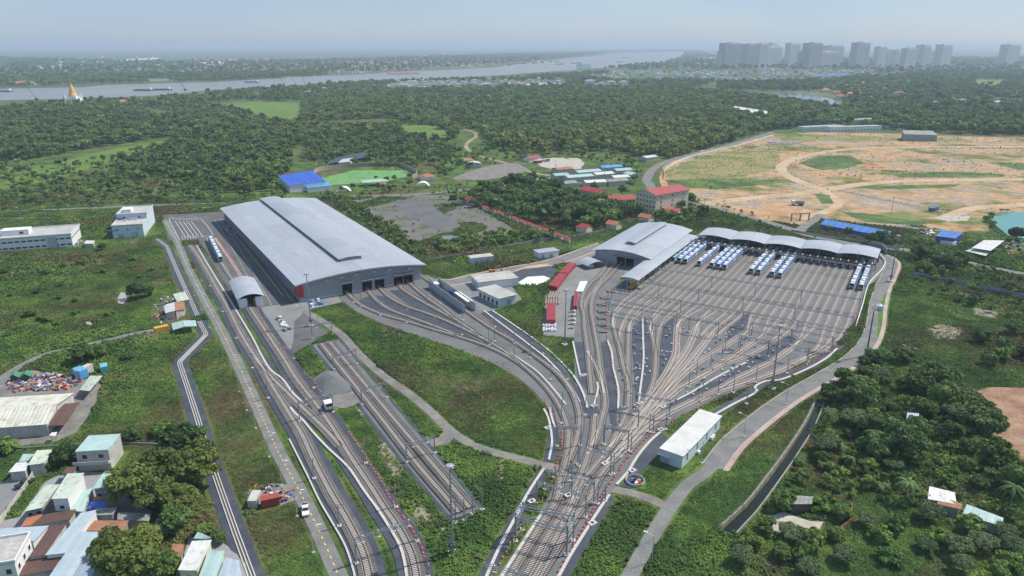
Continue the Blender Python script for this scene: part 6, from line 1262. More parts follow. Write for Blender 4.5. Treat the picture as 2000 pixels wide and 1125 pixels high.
# --- road markings (flat paint)
def dashes(P, off, mat, name, L=1.6, gap=2.6, w_=.22, z=.13, every=None):
    A = offset(P, off); S = resample(A, gap); mb = MB()
    for p, d in S: q = p + d*L; n_ = Vector((-d.y, d.x))*w_/2; mb.add([(p.x+n_.x,p.y+n_.y,z),(p.x-n_.x,p.y-n_.y,z),(q.x-n_.x,q.y-n_.y,z),(q.x+n_.x,q.y+n_.y,z)], [(0,1,2,3)])
    struct(mb.build(name, mat))
k0 = int(len(LRP)*.55); dashes(LRP[:k0], 0, WHITEP, 'road_marking', .8, 2.2, .3); dashes(LRP[k0:], 0, YELP, 'road_marking', 1.1, 2.8, .32)
AP = catmull(GP([(452,450),(500,510),(553,578)]), 3); struct(ribbon(AP, -.2, .2, .12).build('yellow_line', YELP))
for px in ([(430,428),(470,490),(530,595)], [(420,430),(462,500),(510,590)], [(462,445),(515,515),(570,588)], [(475,458),(530,530),(582,600)]): dashes(catmull(GP(px), 3), 0, WHITEP, 'road_marking', .9, 2.4, .28, .12)
pk = MB()
def pline(a_, b_, w_=.12, z=.12):
    p, q = G(*a_), G(*b_); d = (q - p).normalized(); n_ = Vector((-d.y, d.x))*w_; pk.add([(p.x+n_.x,p.y+n_.y,z),(p.x-n_.x,p.y-n_.y,z),(q.x-n_.x,q.y-n_.y,z),(q.x+n_.x,q.y+n_.y,z)], [(0,1,2,3)])
ring_ = [(330,428),(335,425),(372,422),(392,427),(404,440),(416,458),(408,466),(350,468)]
for i in range(len(ring_)): pline(ring_[i], ring_[(i+1) % len(ring_)])
for i in range(5):
    f = i/4; pline((342 + 10*f*3.2, 432 + 1*f), (362 + 11*f*3.2, 463))
for i in range(10): f = i/9; pline((338 + 45*f, 426), (340 + 46*f, 429)); pline((355 + 48*f, 461), (357 + 49*f, 466))
struct(pk.build('parking_marking', WHITEP))
# kerbs of the perimeter roads
KB = M('kerb_stone', (.48,.46,.43), .85, .12)
struct(ribbon(RRP, -3.3, -3.12, .13, 0).build('kerb', KB)); struct(ribbon(RRP, 3.12, 3.2, .135, 0).build('kerb', KB))
# pink footpath and red rails beside the parked train
PPK = catmull(GP([(420,465),(445,500),(475,547)]), 3); struct(ribbon(PPK, -.9, .9, .22).build('pink_pavement', PINK)); fence([(424,465),(446,500),(474,545)], .9, 'low red and white barrier beside the parked train', RC, 2.0, 2)
# ================================================================ middle distance and far things
# --- sports ground
sheet('football_pitch', [(628,348),(690,333),(785,333),(800,344),(745,356),(645,362)], M3('pitch_turf', [(.10,.24,.07),(.14,.30,.10),(.17,.33,.13)], .08, .9, .6, .2), .04)
mk_ = MB(); PC = GP([(636,348),(692,335.5),(782,335.5),(793,344),(742,353.5),(650,359)])
for i in range(6):
    p, q = PC[i], PC[(i+1) % 6]; d = (q-p).normalized(); n_ = Vector((-d.y, d.x))*.15; mk_.add([(p.x+n_.x,p.y+n_.y,.13),(p.x-n_.x,p.y-n_.y,.13),(q.x-n_.x,q.y-n_.y,.13),(q.x+n_.x,q.y+n_.y,.13)], [(0,1,2,3)])
struct(mk_.build('pitch_marking', WHITEP))
wall([(612,345),(622,335),(660,329),(700,326),(770,324),(800,333),(815,343),(805,350)], 4.0, .5, 'curved stone-coloured wall round the football pitch', M('terrace_stone', (.33,.28,.23), .9, .25, .3), step=3, piece=5)
for k, px in enumerate(((634,352),(646,357),(665,355),(690,354),(712,352),(735,350),(752,347),(768,344),(782,348),(792,346))):
    g = G(*px); t = thing('pitch_post', 'one of the white net posts round the football pitch', 'post', (g.x, g.y, 0), 0, 'net posts of the pitch'); MB().tube((0,0,0),(0,0,7),.14,6).build('pole', WHITEW, t); MB().box(-.3,-.3,0,.3,.3,.3).build('footing', TROUGH, t)
for px, lb in (((630,349),'left'),((795,339),'right')):
    g = G(*px); t = thing('football_goal', f'white football goal at the {lb} end of the pitch', 'goal', (g.x, g.y, .1), .3)
    for s in (-3.6, 3.6): MB().tube((0,s,0),(0,s,2.4),.1,6).build('post', WHITEW, t)
    MB().tube((0,-3.6,2.4),(0,3.6,2.4),.1,6).build('crossbar', WHITEW, t)
roofed([(565,363),(543,343),(609,333),(637,354)], 6.0, (0,0,.8,.8), WHITEW, roof_sheet('vivid_blue_roof', (.025,.10,.52), .45, 1, .08), 'big bright blue hall roof left of the football pitch', 'sports_hall', 'hall', strips=8); roofed([(600,367),(592,359),(640,356),(650,362)], 4, (0,.2,.2,0), WHITEW, roof_sheet('sky_blue_roof', (.08,.34,.60), .45, 1, .08), 'lower sky blue roof in front of the big blue hall', 'shed', 'shed')
box_building((566,376),(598,373), 9, 4, 'white house with an orange hipped roof behind the workshop', WHITEW, ORNR, 'hip', 'house', 'house', rh=2.5); box_building((823,353),(850,351), 10, 3, 'orange tiled pavilion right of the football pitch', WHITEW, ORNR, 'hip', 'pavilion', 'pavilion', rh=2.5); roofed([(708,357),(704,352),(752,349),(760,354)], 4, (0,.2,.2,0), WHITEW, TEAL, 'pale teal stand roof beside the football pitch', 'stand', 'stand', open_=True)
for px, lb in (((672,374),'left of the small orange tent'),((826,364),'beside the orange pavilion')):
    g = G(*px); t = thing('shell_arch', f'white shell-shaped entrance arch {lb}', 'arch', (g.x, g.y, 0), .2); m = MB(); 
    for k in range(9):
        a0, a1 = math.pi*k/9, math.pi*(k+1)/9; m.add([(6*math.cos(a0),0,5*math.sin(a0)),(6*math.cos(a1),0,5*math.sin(a1)),(4.6*math.cos(a1),-2.5,3.9*math.sin(a1)),(4.6*math.cos(a0),-2.5,3.9*math.sin(a0))], [(0,1,2,3)])
    m.build('shell', WHITEW, t); MB().box(-6.4,-2.6,0,-4.4,.2,1).build('footing', WHITEW, t); MB().box(4.4,-2.6,0,6.4,.2,1).build('footing', WHITEW, t)
g = G(748,364); t = thing('market_tent', 'small orange pointed tent in front of the pitch', 'tent', (g.x, g.y, 0)); MB().add([(-3,-3,2.4),(3,-3,2.4),(3,3,2.4),(-3,3,2.4),(0,0,5)], [(0,1,4),(1,2,4),(2,3,4),(3,0,4)]).build('canopy', ORNR, t)
for x in (-2.8,2.8):
    for y in (-2.8,2.8): MB().tube((x,y,0),(x,y,2.4),.1,5).build('post', STEEL, t)
roofed([(640,320),(655,308),(715,296),(730,305)], 3, (0,.2,.2,0), GREYW, M('shade_net', (.03,.07,.10), .9, .2), 'dark shade-net roof behind the blue hall', 'shed', 'shed', open_=True); roofed([(660,318),(668,311),(690,308),(684,316)], 3.4, (0,.2,.2,0), DIRTW, DIRTW, 'pale roof among the dark shade nets', 'shed', 'shed')
# --- cream blocks with red roofs
c1 = box_building((1241,412),(1279,421), dep((1279,421),(1298,402)), 15.2, 'tallest cream block with a red gabled roof and rows of windows', CREAM, REDR, 'gable', 'dormitory_block', 'building', rh=2.6, ov=.8, wins=(('f', 6, (1.6, 5.2, 8.8, 12.4), 1.1, 1.5), ('r', 3, (1.6, 5.2, 8.8, 12.4), 1.1, 1.5)))
box_building((1131,385),(1168,392), 11, 6.4, 'low cream block with a red roof at the top of the planted compound', CREAM, REDR, 'gable', 'dormitory_block', 'building', rh=2.4, wins=(('f', 6, (1.2, 4.0), 1.2, 1.3),)); box_building((1190,405),(1240,404), 11, 6.0, 'two-storey cream block with a red roof left of the tallest block', CREAM, REDR, 'gable', 'dormitory_block', 'building', rh=2.4, wins=(('f', 8, (1.2, 3.8), 1.3, 1.2),))
for k, (px, lb) in enumerate((((1246,432),'beside the hall roof'),((1125,452),'left of two on the compound edge'),((1183,446),'right of two on the compound edge'),((905,398),'under the dark trees at the lot corner'))): box_building(px, (px[0] + 20, px[1] + 4), 7, 3.6, f'small cream gabled house {lb}', CREAM, (ORNR, REDR)[k % 2], 'gable', 'house', 'house', rh=1.8)
for k in range(12):
    f = k/11; x = 940 + 160*f; y = 401 + 60*f
    roofed([(x, y + 2), (x + 2, y - 1.5), (x + 15, y + 3.2), (x + 13, y + 6.8)], 2.3, (0,.6,.6,0), CREAM, REDR, f'{ORD[k]} red-roofed shed from the top in the row along the compound wall', 'shed', 'shed', group='red-roofed shed row', strips=2)
roofed([(1284,408),(1288,402),(1330,408),(1326,414)], 4, (0,.3,.3,0), CREAM, REDR, 'long red roof right of the tallest cream block', 'shed', 'shed')
# --- workshops by the bus park
SH = [((1062,362),(1082,360),'white roof'),((1085,352),(1112,350),'teal roof'),((1110,356),(1160,352),'teal roof'),((1130,346),(1175,342),'grey roof'),((1165,350),(1200,347),'white roof'),((1178,336),(1216,333),'sky blue roof'),((1205,342),(1235,340),'teal roof'),((1200,356),(1230,354),'white roof'),((1145,366),(1185,364),'white roof'),((1190,364),(1228,361),'weathered roof'),((1100,368),(1128,366),'weathered roof'),((1232,350),(1250,348),'teal roof'),((1262,316),(1285,313),'pale roof'),((1090,340),(1120,337),'rusty roof'),((1030,374),(1060,371),'rusty roof'),((918,328),(940,327),'white roof'),((905,322),(925,320),'rusty roof'),((985,378),(1010,376),'white roof')]
RM_ = {'white roof': WHTR, 'teal roof': TEAL, 'grey roof': BLUR, 'sky blue roof': MC['sky_blue_roof'], 'weathered roof': WEATH, 'pale roof': PGRN, 'rusty roof': RUST}; cnt = {}
for pa, pb, rf in SH:
    cnt[rf] = cnt.get(rf, 0) + 1; box_building(pa, pb, 12, 4, f'low workshop with a {rf}, {ORD[cnt[rf]-1]} such below the bus park', DIRTW, RM_[rf], 'gable', 'workshop_shed', 'shed', rh=1.3, ov=.4)
box_building((1034,317),(1057,314), 10, 4, 'red-roofed kiosk at the bus park', WHITEW, REDR, 'gable', 'kiosk', 'kiosk', rh=1.5)
# pylon-like poles
for k, (px, h_) in enumerate((((1180,352),26),((1085,345),12),((1300,395),10),((1355,404),10),((1412,418),11),((1375,412),10),((1740,420),14),((1762,498),14))):
    g = G(*px); t = thing('power_pole', 'lattice mast rising from the workshop roofs' if k == 0 else f'{ORD[k-1]} grey power pole from the left along the public road', 'pole', (g.x, g.y, 0)); MB().tube((0,0,0),(0,0,h_),.2,6,r2=.12).build('pole', STEEL, t); MB().box(-1.2,-.1,h_-1.5,1.2,.1,h_-1.3).box(-.9,-.1,h_-.8,.9,.1,h_-.6).build('crossarm', STEEL, t)
# --- gate by the blue sheds
g = G(1544,432); t = thing('site_gate', 'grey gatehouse frame at the entry of the cleared land', 'gate', (g.x, g.y, 0), .2)
for x in (0, 7, 14): MB().box(x,-.4,0,x + .8,.4,5).build('pillar', GREYW, t)
MB().box(0,-.3,5,14.8,.3,5.6).build('lintel', GREYW, t)
for k in range(9): g = G(1510 + 12*(k % 5) + 4*(k//5), 279 + 2.5*(k//5)); t = thing('beam_stack', 'one of the pale stacks of beams at the top of the cleared land', 'stack', (g.x, g.y, .03), .5, 'beam stacks on the cleared land'); MB().box(-9,-1.3,0,9,-.2,1.2).build('beam', DIRTW, t); MB().box(-9,.2,0,9,1.3,1.5).build('beam', DIRTW, t)
# --- white school and halls behind the cleared land
SCH = [((1570,256),(1650,252),14,5,'long white school wing nearest the public road'),((1622,258),(1722,255),13,6.5,'long white arcaded school wing along the cleared land'),((1640,247),(1712,244),14,9,'upper white school wing with grey roof'),((1735,252),(1762,251),10,7,'small white block right of the school wings')]
for pa, pb, d, h, lb in SCH: box_building(pa, pb, d, h, lb, WHITEW, BLUR if h == 9 else GREYR, name='school_wing', cat='school', wins=(('f', 16, (1.2,) if h < 7 else (1.2, 5.0), 1.6, 1.6),), parapet=.4)
roofed([(1766,262),(1762,254),(1822,256),(1832,264)], 9, (0,2,0,-1), M('green_grey_wall', (.25,.29,.28), .7), WEATH, 'green-grey hangar behind the cleared land', 'hangar', 'hangar'); roofed([(1432,213),(1434,207),(1498,217),(1502,226)], 9, (0,.4,.4,0), WHITEW, WHTR, 'long white roof half hidden in the woodland', 'hall', 'hall')
# --- villas round the lake
VW = M('villa_wall', (.55,.52,.46), .85)
q = random.Random(21); vm = None
def small_house(kindm, roofm, w_, d_, h, rh):
    e = MB().box(-w_/2,-d_/2,0,w_/2,d_/2,h).mesh('wall', kindm); o = .5; v = [(-w_/2-o,-d_/2-o,h),(w_/2+o,-d_/2-o,h),(w_/2+o,d_/2+o,h),(-w_/2-o,d_/2+o,h),(-w_/2+d_/2,0,h+rh),(w_/2-d_/2,0,h+rh)]
    return e, MB().add(v, [(0,1,5,4),(1,2,5),(2,3,4,5),(3,0,4)]).mesh('roof', roofm)
VIL = [small_house(VW, ORNR, 16, 10, 5, 4), small_house(VW, ORNR, 20, 12, 5.5, 4.5)]
for k, (x, y) in enumerate([(1622,173),(1634,170),(1648,168),(1660,170),(1672,172),(1612,181),(1628,184),(1640,186),(1652,183),(1664,180),(1690,178),(1702,182),(1714,178),(1726,180),(1738,177),(1658,192),(1672,195),(1686,190),(1700,195),(1742,196),(1722,192),(1650,174),(1680,166),(1706,168),(1730,170),(1755,186),(1640,194),(1668,186)]):
    g = G(x, y); t = thing('villa', 'one of the orange-roofed villas among the trees by the lake', 'villa', (g.x, g.y, 0), q.uniform(0,3), 'orange-roofed villas by the lake'); w__, r__ = VIL[k % 2]; link('wall', w__, t); link('roof', r__, t); s_ = q.uniform(1.0,1.5); t.scale = (s_,)*3
# --- towns: nearest houses one by one, the rest as a mass
TWN = [small_house(M('town_white', (.66,.66,.65), .8), (WHTR, RUST, ORNR, BLUR, TEAL, WHTR)[k], (9,12,14,10,18,8)[k], (8,8,9,7,9,7)[k], (7,5,5,9,5,11)[k], (.6,1.5,2,.8,1.5,.5)[k]) for k in range(6)]
def town(px, n, seed, big=1.0):
    P = np.array([(v.x, v.y) for v in GP(px)])
    if seed in (1, 2, 3): HARD.append(P)
    r = np.random.default_rng(seed); lo, hi = P.min(0), P.max(0); c = r.uniform(lo, hi, (n*6, 2)); return [(p[0], p[1], big) for p in c[inside(c, P)][:n]]
TW_ = town([(720,172),(780,162),(860,160),(1000,158),(1110,158),(1100,170),(960,172),(850,175),(770,178)], 190, 1) + town([(1130,150),(1200,141),(1330,136),(1400,140),(1460,148),(1440,158),(1340,158),(1200,160)], 170, 2) + town([(1340,142),(1500,136),(1700,138),(1720,148),(1600,158),(1480,163),(1380,160)], 230, 3) + town([(0,133),(200,126),(330,128),(480,128),(480,140),(300,142),(0,148)], 80, 4, 1.4) + town([(640,142),(800,133),(960,126),(1100,118),(1090,122),(940,131),(800,138),(680,145)], 70, 5, 1.4) + town([(0,118),(300,110),(640,112),(900,104),(1150,103),(1000,108),(640,118),(300,122)], 70, 6, 2.0) + town([(1330,128),(1400,124),(1700,132),(1900,130),(2000,134),(1900,140),(1500,142)], 130, 7, 1.4) + town([(230,200),(330,194),(420,188),(380,196),(280,202)], 26, 8) + town([(480,190),(640,180),(660,186),(520,194)], 12, 9) + town([(1760,208),(1900,203),(2000,206),(1900,212)], 16, 10) + town([(1140,172),(1230,170),(1225,174)], 8, 11, 2.0)
TW_.sort(key=lambda p: p[0]**2 + p[1]**2); q = random.Random(9); restm = [MB(), MB(), MB()]
for k, (x, y, b_) in enumerate(TW_):
    s_ = q.uniform(.8, 1.5)*b_; j = q.randrange(6)
    if k < 290:
        t = thing('town_house', 'one of the small houses of the riverside town in the distance', 'house', (x, y, 0), q.choice((.2,.25,1.8,.3)) + q.uniform(-.1,.1), 'houses of the riverside town'); link('wall', TWN[j][0], t); link('roof', TWN[j][1], t); t.scale = (s_, s_, s_*.9)
    else: restm[j % 3].rbox(x, y, 0, 12*s_, 9*s_, 7*s_*q.uniform(.5,1.2), q.uniform(0,3), 0, False)
for k, mm in enumerate((MC['town_white'], M('town_rust', (.40,.24,.18), .8), M('town_pale', (.52,.55,.56), .8))):
    o = struct(restm[k].build('distant_town', mm), 'stuff'); o['label'] = ('white', 'reddish', 'grey')[k] + ' roofs of the far town on the plain'; o['category'] = 'town'
FL = [((246,119),(310,115),60,8,'pair of long pale factory roofs on the far bank'),((88,124),(130,123),40,7,'low white factory shed on the far left plain'),((150,123),(245,121.5),50,8,'long low factory shed on the far plain'),((395,127),(440,124),40,14,'group of pale blocks on the far bank'),((760,146),(820,145),30,8,'reddish depot roofs in the riverside town'),((1030,171),(1100,170),22,7,'white hall roof at the wood edge by the town'),((1590,152),(1665,150),30,7,'blue-roofed hall in front of the towers'),((390,120.5),(465,118),80,6,'reddish housing estate on the far plain'),((505,120),(545,117),80,6,'second reddish housing estate on the far plain')]
for pa, pb, d, h, lb in FL: box_building(pa, pb, d, h, lb, WHITEW, BLUSH if 'blue' in lb else (ORNR if 'redd' in lb else WHTR), 'gable' if h < 10 else 'flat', 'factory_shed', 'factory', rh=3)
# --- the tower blocks
TWM = M('tower_wall', (.70,.68,.66), .8, .06, .02); TWR = M('tower_recess', (.52,.55,.60), .7, .05); TWP = M('tower_pale', (.84,.82,.80), .8, .05, .02)
TWV = [(M('tower_wall_%d' % k, c1, .8, .06, .02), M('tower_recess_%d' % k, c2, .7, .05), M('tower_pale_%d' % k, c3, .8, .05, .02)) for k, (c1, c2, c3) in enumerate((((.74,.72,.70),(.52,.55,.60),(.86,.85,.83)), ((.55,.53,.52),(.36,.38,.42),(.66,.64,.62)), ((.66,.62,.58),(.44,.46,.50),(.80,.77,.72)), ((.46,.46,.48),(.30,.32,.36),(.58,.58,.60))))]

def tower(px, wpx, top, depth, label):
    a = G(px, 127.5 + (hash((px, wpx)) % 7)*1.1); dd = math.hypot(a.x, a.y); w_ = wpx/FPX*a.y*1.12; 
    TWM, TWR, TWP = TWV[int(px*7 + wpx) % 4]; lo_, hi_ = 20, 260
    for _ in range(40):
        z = (lo_ + hi_)/2; v = 562.5 - FPX*((a.y*_s + (z - CAM_H)*_c)/(a.y*_c - (z - CAM_H)*_s)); lo_, hi_ = (z, hi_) if v > top else (lo_, z)
    h = z; t = thing('apartment_tower', label, 'tower', (a.x, a.y, 0), .62, 'row of apartment towers on the skyline'); MB().box(0,0,0,w_,depth,h).build('core', TWR, t); n = max(3, int(w_/9)); bw = w_/n
    fl = MB(); 
    for k in range(n):
        hh = h - (6 if k in (0, n-1) else 0) - 2; MB().box(k*bw + bw*.14, -3.0, 0, (k+1)*bw - bw*.14, -.01, hh).build('bay', TWM if k % 2 else TWP, t)
        MB().box(k*bw + bw*.30, -3.35, 8, (k+1)*bw - bw*.30, -3.01, hh - 4).build('window_stack', TWR, t)
    nf = int(h/3.3)
    for f_ in range(2, nf - 1): fl.box(-.2, -3.6, f_*3.3, w_ + .2, -3.36, f_*3.3 + .9)
    fl.build('floor_bands', TWP, t); MB().box(w_*.3, depth*.3, h + .01, w_*.6, depth*.7, h + 5).build('lift_house', TWM, t)
    for yk in range(3): MB().box(-2.0, depth*yk/3 + 2, 0, -.01, depth*(yk+1)/3 - 2, h - 5).build('side_bay', TWM, t); MB().box(w_ + .01, depth*yk/3 + 2, 0, w_ + 2.0, depth*(yk+1)/3 - 2, h - 5).build('side_bay', TWM, t)
TL = [(1406,12,100),(1412,43,84),(1457,26,86),(1480,22,85),(1496,40,91),(1504,16,84),(1538,30,84),(1566,12,100),(1577,36,84),(1584,26,108),(1600,58,101),(1616,42,89),(1665,42,101),(1669,38,83),(1680,25,110),(1712,24,91),(1730,18,96),(1750,30,98),(1765,35,94),(1778,42,93),(1798,24,88),(1810,28,98),(1834,34,87),(1962,48,87)]
for k, (x, w_, tp) in enumerate(TL): tower(x, w_, tp, 30 + 8*(k % 3), f'hazy apartment tower, {("number " if False else "")}{ORD[k] if k < 26 else "last"} from the left on the skyline' if k < len(TL) - 1 else 'lone hazy apartment tower at the right edge of the skyline')
# --- pagoda, barges, cranes, driving-range net
g = G(146,206); t = thing('golden_pagoda', 'white pagoda with a tall golden spire at the river', 'pagoda', (g.x, g.y, 0)); GO = M('gold_leaf', (.75,.45,.10), .35, .08, .3, .0)
MB().rbox(0,0,0,30,30,9).rbox(0,0,9,24,24,6,.0).rbox(0,0,15,18,18,4,.0).build('base', WHITEW, t); t.location.z = 0
for dz_ in (10,): MB().lathe([(8.5,9+dz_),(8.2,12+dz_),(6.5,15+dz_),(6.0,18+dz_)], 14).build('drum', GO, t); MB().lathe([(6.0,28),(5.2,31),(4.2,35),(3.0,38),(1.6,41)], 14).build('bell', GO, t); MB().lathe([(1.6,41),(1.1,44),(.5,48),(.1,53)], 10).build('spire', GO, t)
for x in (-11, 11):
    for y in (-11, 11): MB().lathe([(2.4,9),(2.2,17),(1.4,20),(.7,23),(.1,26)], 8, (x, y)).build('corner_spire', WHITEW, t)
for x in (-16, 16): MB().lathe([(4,0),(3.8,12),(2.5,15),(1.2,18),(.1,22)], 8, (x, -6)).build('side_shrine', WHITEW, t)
box_building((188,206),(200,205), 14, 5, 'left of two red-roofed temple halls by the river', WHITEW, ORNR, 'hip', 'temple_hall', 'temple', rh=5); box_building((226,209),(252,208), 14, 9, 'right of two red-roofed temple halls by the river', WHITEW, ORNR, 'hip', 'temple_hall', 'temple', rh=5); box_building((26,168),(70,167), 24, 8, 'triple-roofed red hall on the far river bank', WHITEW, ORNR, 'hip', 'temple_hall', 'temple', rh=7)
for k, (x, y, L, lb) in enumerate(((262,177.5,50,'left of two dark barges in the left reach of the river'),(300,176.5,48,'right of two dark barges in the left reach of the river'),(478,161.5,46,'blue barge close to the far bank'),(0,179.5,30,'blue boat at the left picture edge'),(1085,126,50,'small barge in the middle reach of the river'),(1115,124,40,'tiny barge behind the teal net'),(1203,122,50,'barge in the wide right reach'),(1250,107,70,'barge at the far right end of the river'),(1215,113,70,'dark barge in the wide reach near the far bank'))):
    g = G(x, y); t = thing('river_barge', lb, 'barge', (g.x, g.y, .45), .02); hu = (DSTEEL, M('barge_brown', (.13,.10,.09), .7), TB)[2 if 'blue' in lb else k % 2]
    MB().add([(0,-5,0),(L,-5,0),(L,5,0),(0,5,0),(-4,-4,3),(L+3,-5.5,3),(L+3,5.5,3),(-4,4,3)], [(4,5,6,7),(0,1,5,4),(1,2,6,5),(2,3,7,6),(3,0,4,7)]).build('hull', hu, t); MB().box(L*.78,-4,3.01,L*.95,4,8).build('wheelhouse', WHITEW, t); MB().box(4,-4,3.01,L*.7,4,4.2).build('cargo_hold', hu, t)
for k, (x, y) in enumerate(((362,177),(72,196),(555,167),(578,168),(598,170))):
    g = G(x, y); t = thing('river_crane', f'{ORD[k]} slender crane along the near river bank', 'crane', (g.x, g.y, 0), .3*k); MB().box(-3,-3,0,3,3,5).build('cab', DSTEEL, t); MB().tube((0,0,5),(-14,0,30),.6,5).build('jib', DSTEEL, t)
g = G(1126,137); t = thing('net_enclosure', 'tall teal driving-range net beside the river', 'net', (g.x, g.y, 0)); TN_ = M('teal_net', (.22,.50,.48), .8)
for k in range(9): MB().tube((k*9,0,0),(k*9,0,38 - (k > 3)*10),.5,5).build('post', TN_, t)
for k in range(8):
    o = MB()
    for j in range(6): o.box(k*9 + .6,-.1,(38 - (k > 2)*10)*j/6 + 1.5,k*9 + 8.4,.1,(38 - (k > 2)*10)*(j+1)/6 - 1.0)
    o.build('net_panel', TN_, t)
# ================================================================ vegetation
LEAF = {'dark': leaf_mat('leaf_dark', (0.030, 0.074, 0.024), (0.130, 0.210, 0.060)), 'mid': leaf_mat('leaf_mid', (0.050, 0.115, 0.030), (0.175, 0.260, 0.062)),
        'olive': leaf_mat('leaf_olive', (0.075, 0.118, 0.028), (0.200, 0.240, 0.058)), 'fresh': leaf_mat('leaf_fresh', (0.085, 0.190, 0.040), (0.220, 0.330, 0.075)), 'grey': leaf_mat('leaf_grey', (0.070, 0.125, 0.050), (0.170, 0.235, 0.105))}
BARK = M('bark', (0.10, 0.075, 0.055), 0.9, 0.25, 1.5)
def leaves(nb, nl, rx, rz, zc, leaf, seed, flat=0.75, style='round'):
    """quads spread over many small lobes that together fill an uneven crown"""
    r = np.random.default_rng(seed); C = []
    for k in range(nb):
        d = r.normal(size=3); d /= np.linalg.norm(d); d[2] = d[2] if d[2] > -0.55 else -d[2] * 0.6
        q = r.uniform(0.35, 0.92) if style != 'umbrella' else r.uniform(0.5, 0.95)
        c = np.array([d[0]*rx*q, d[1]*rx*q, d[2]*rz*q])
        if style == 'umbrella': c[2] = abs(c[2]) * 0.5 + rz * 0.25
        if style == 'tall': c[0] *= 0.8 + 0.2*abs(d[2]); 
        C.append((c, rx * r.uniform(0.20, 0.40)))
    V = []; 
    for c, br in C:
        n = r.normal(size=(nl, 3)); n /= np.linalg.norm(n, axis=1)[:, None]; n[:, 2] = np.where(n[:, 2] < -0.2, -n[:, 2], n[:, 2])
        p = c + n * br * r.uniform(0.55, 1.05, (nl, 1)) * np.array([1, 1, flat])
        m = n + r.normal(scale=0.55, size=(nl, 3)); m[:, 2] += 0.35; m /= np.linalg.norm(m, axis=1)[:, None]
        a = np.cross(m, r.normal(size=(nl, 3))); a /= np.linalg.norm(a, axis=1)[:, None] + 1e-9; b = np.cross(m, a)
        s = leaf * r.uniform(0.6, 1.3, (nl, 1)); e = s * r.uniform(0.45, 0.9, (nl, 1))
        V.append(np.stack([p - a*s - b*e, p + a*s - b*e*0.6, p + a*s*0.8 + b*e, p - a*s*0.7 + b*e], 1))
    V = np.concatenate(V).reshape(-1, 3); V[:, 2] += zc
    return V
def quad_mesh(name, V, mat):
    n = len(V)//4; me = bpy.data.meshes.new(name); me.vertices.add(len(V)); me.vertices.foreach_set('co', V.astype(np.float32).ravel())
    me.loops.add(4*n); me.loops.foreach_set('vertex_index', np.arange(4*n, dtype=np.int32)); me.polygons.add(n)
    me.polygons.foreach_set('loop_start', np.arange(0, 4*n, 4, dtype=np.int32)); me.polygons.foreach_set('loop_total', np.full(n, 4, np.int32))
    me.materials.append(mat); me.update(calc_edges=True); me.validate(); return me
def trunk_mb(h, r, seed, spread=2.5, nl=5):
    q = random.Random(seed); mb = MB(); lean = Vector((q.uniform(-.5,.5), q.uniform(-.5,.5), h*0.55))
    mb.tube((0,0,-.2), lean, r, 7, r2=r*.62)
    for k in range(nl):
        a = k*2*math.pi/nl + q.uniform(-.4,.4); mb.tube(lean, lean + Vector((math.cos(a)*spread, math.sin(a)*spread, h*q.uniform(.2,.38))), r*.5, 5, r2=r*.16)
    return mb
KINDS = {}
def kind(key, mat, nb, nl, rx, rz, h, leaf, seeds, style='round'):
    KINDS[key] = []
    for s in seeds:
        zc = h - rz*0.8; KINDS[key].append((quad_mesh('crown', leaves(nb, nl, rx, rz, zc, leaf, s, 0.75, style), LEAF[mat]), trunk_mb(h, 0.30 if h > 6 else .16, s, rx*.5).mesh('trunk', BARK)))
kind('big_olive', 'olive', 64, 120, 7.0, 5.0, 11, 0.50, (1, 2, 3))
kind('big_dark', 'dark', 52, 100, 5.5, 4.0, 8, 0.50, (4, 5, 6))
kind('big_mid', 'mid', 50, 100, 5.0, 3.8, 7.6, 0.46, (7, 8, 9))
kind('feather', 'grey', 50, 80, 5.2, 3.0, 6.5, 0.34, (10, 11), 'umbrella')
kind('bush', 'mid', 22, 60, 2.2, 1.7, 2.6, 0.26, (12, 13, 14))
kind('bush_fresh', 'fresh', 22, 60, 2.4, 1.8, 2.8, 0.28, (15, 16))
kind('m_dark', 'dark', 26, 34, 5.0, 4.2, 10, 0.75, (21, 22, 23))
kind('m_mid', 'mid', 26, 34, 4.6, 4.0, 9, 0.70, (24, 25, 26))
kind('m_olive', 'olive', 26, 34, 4.8, 4.6, 11, 0.72, (27, 28))
TN = {'big_olive': ('leafy_tree', 'olive green'), 'big_dark': ('leafy_tree', 'dark green'), 'big_mid': ('leafy_tree', 'mid green'), 'feather': ('leafy_tree', 'feathery grey green'), 'bush': ('shrub', 'dark'), 'bush_fresh': ('shrub', 'fresh green'), 'm_dark': ('leafy_tree', 'dark green'), 'm_mid': ('leafy_tree', 'mid green'), 'm_olive': ('leafy_tree', 'olive green')}
tcount = [0]
def plant(g, key, sc, label, group=None, z=0.0):
    i = tcount[0]; tcount[0] += 1; q = random.Random(i*7 + 3); cr, tr = KINDS[key][i % len(KINDS[key])]
    nm = TN[key][0]; t = thing(nm, label, 'tree' if nm != 'shrub' else 'shrub', (g.x, g.y, z), q.uniform(0, 6.28), group)
    s = sc * q.uniform(.9, 1.12); t.scale = (s, s, s * q.uniform(.88, 1.12)); link('trunk', tr, t); link('crown', cr, t); return t
def poly_pts(px, n, mind, seed, world=False, avoid=True):
    P = np.array([(v.x, v.y) for v in (px if world else GP(px))]); lo, hi = P.min(0), P.max(0); r = np.random.default_rng(seed); out = []; tries = 0
    while len(out) < n and tries < 60:
        tries += 1; c = r.uniform(lo, hi, (400, 2)); c = c[inside(c, P)]
        if avoid:
            for h in HARD:
                if len(c) == 0: break
                c = c[~inside(c, h)]
        for p in c:
            if all((p[0]-o[0])**2 + (p[1]-o[1])**2 > mind*mind for o in out): out.append(p)
            if len(out) >= n: break
    return [Vector((p[0], p[1])) for p in out]
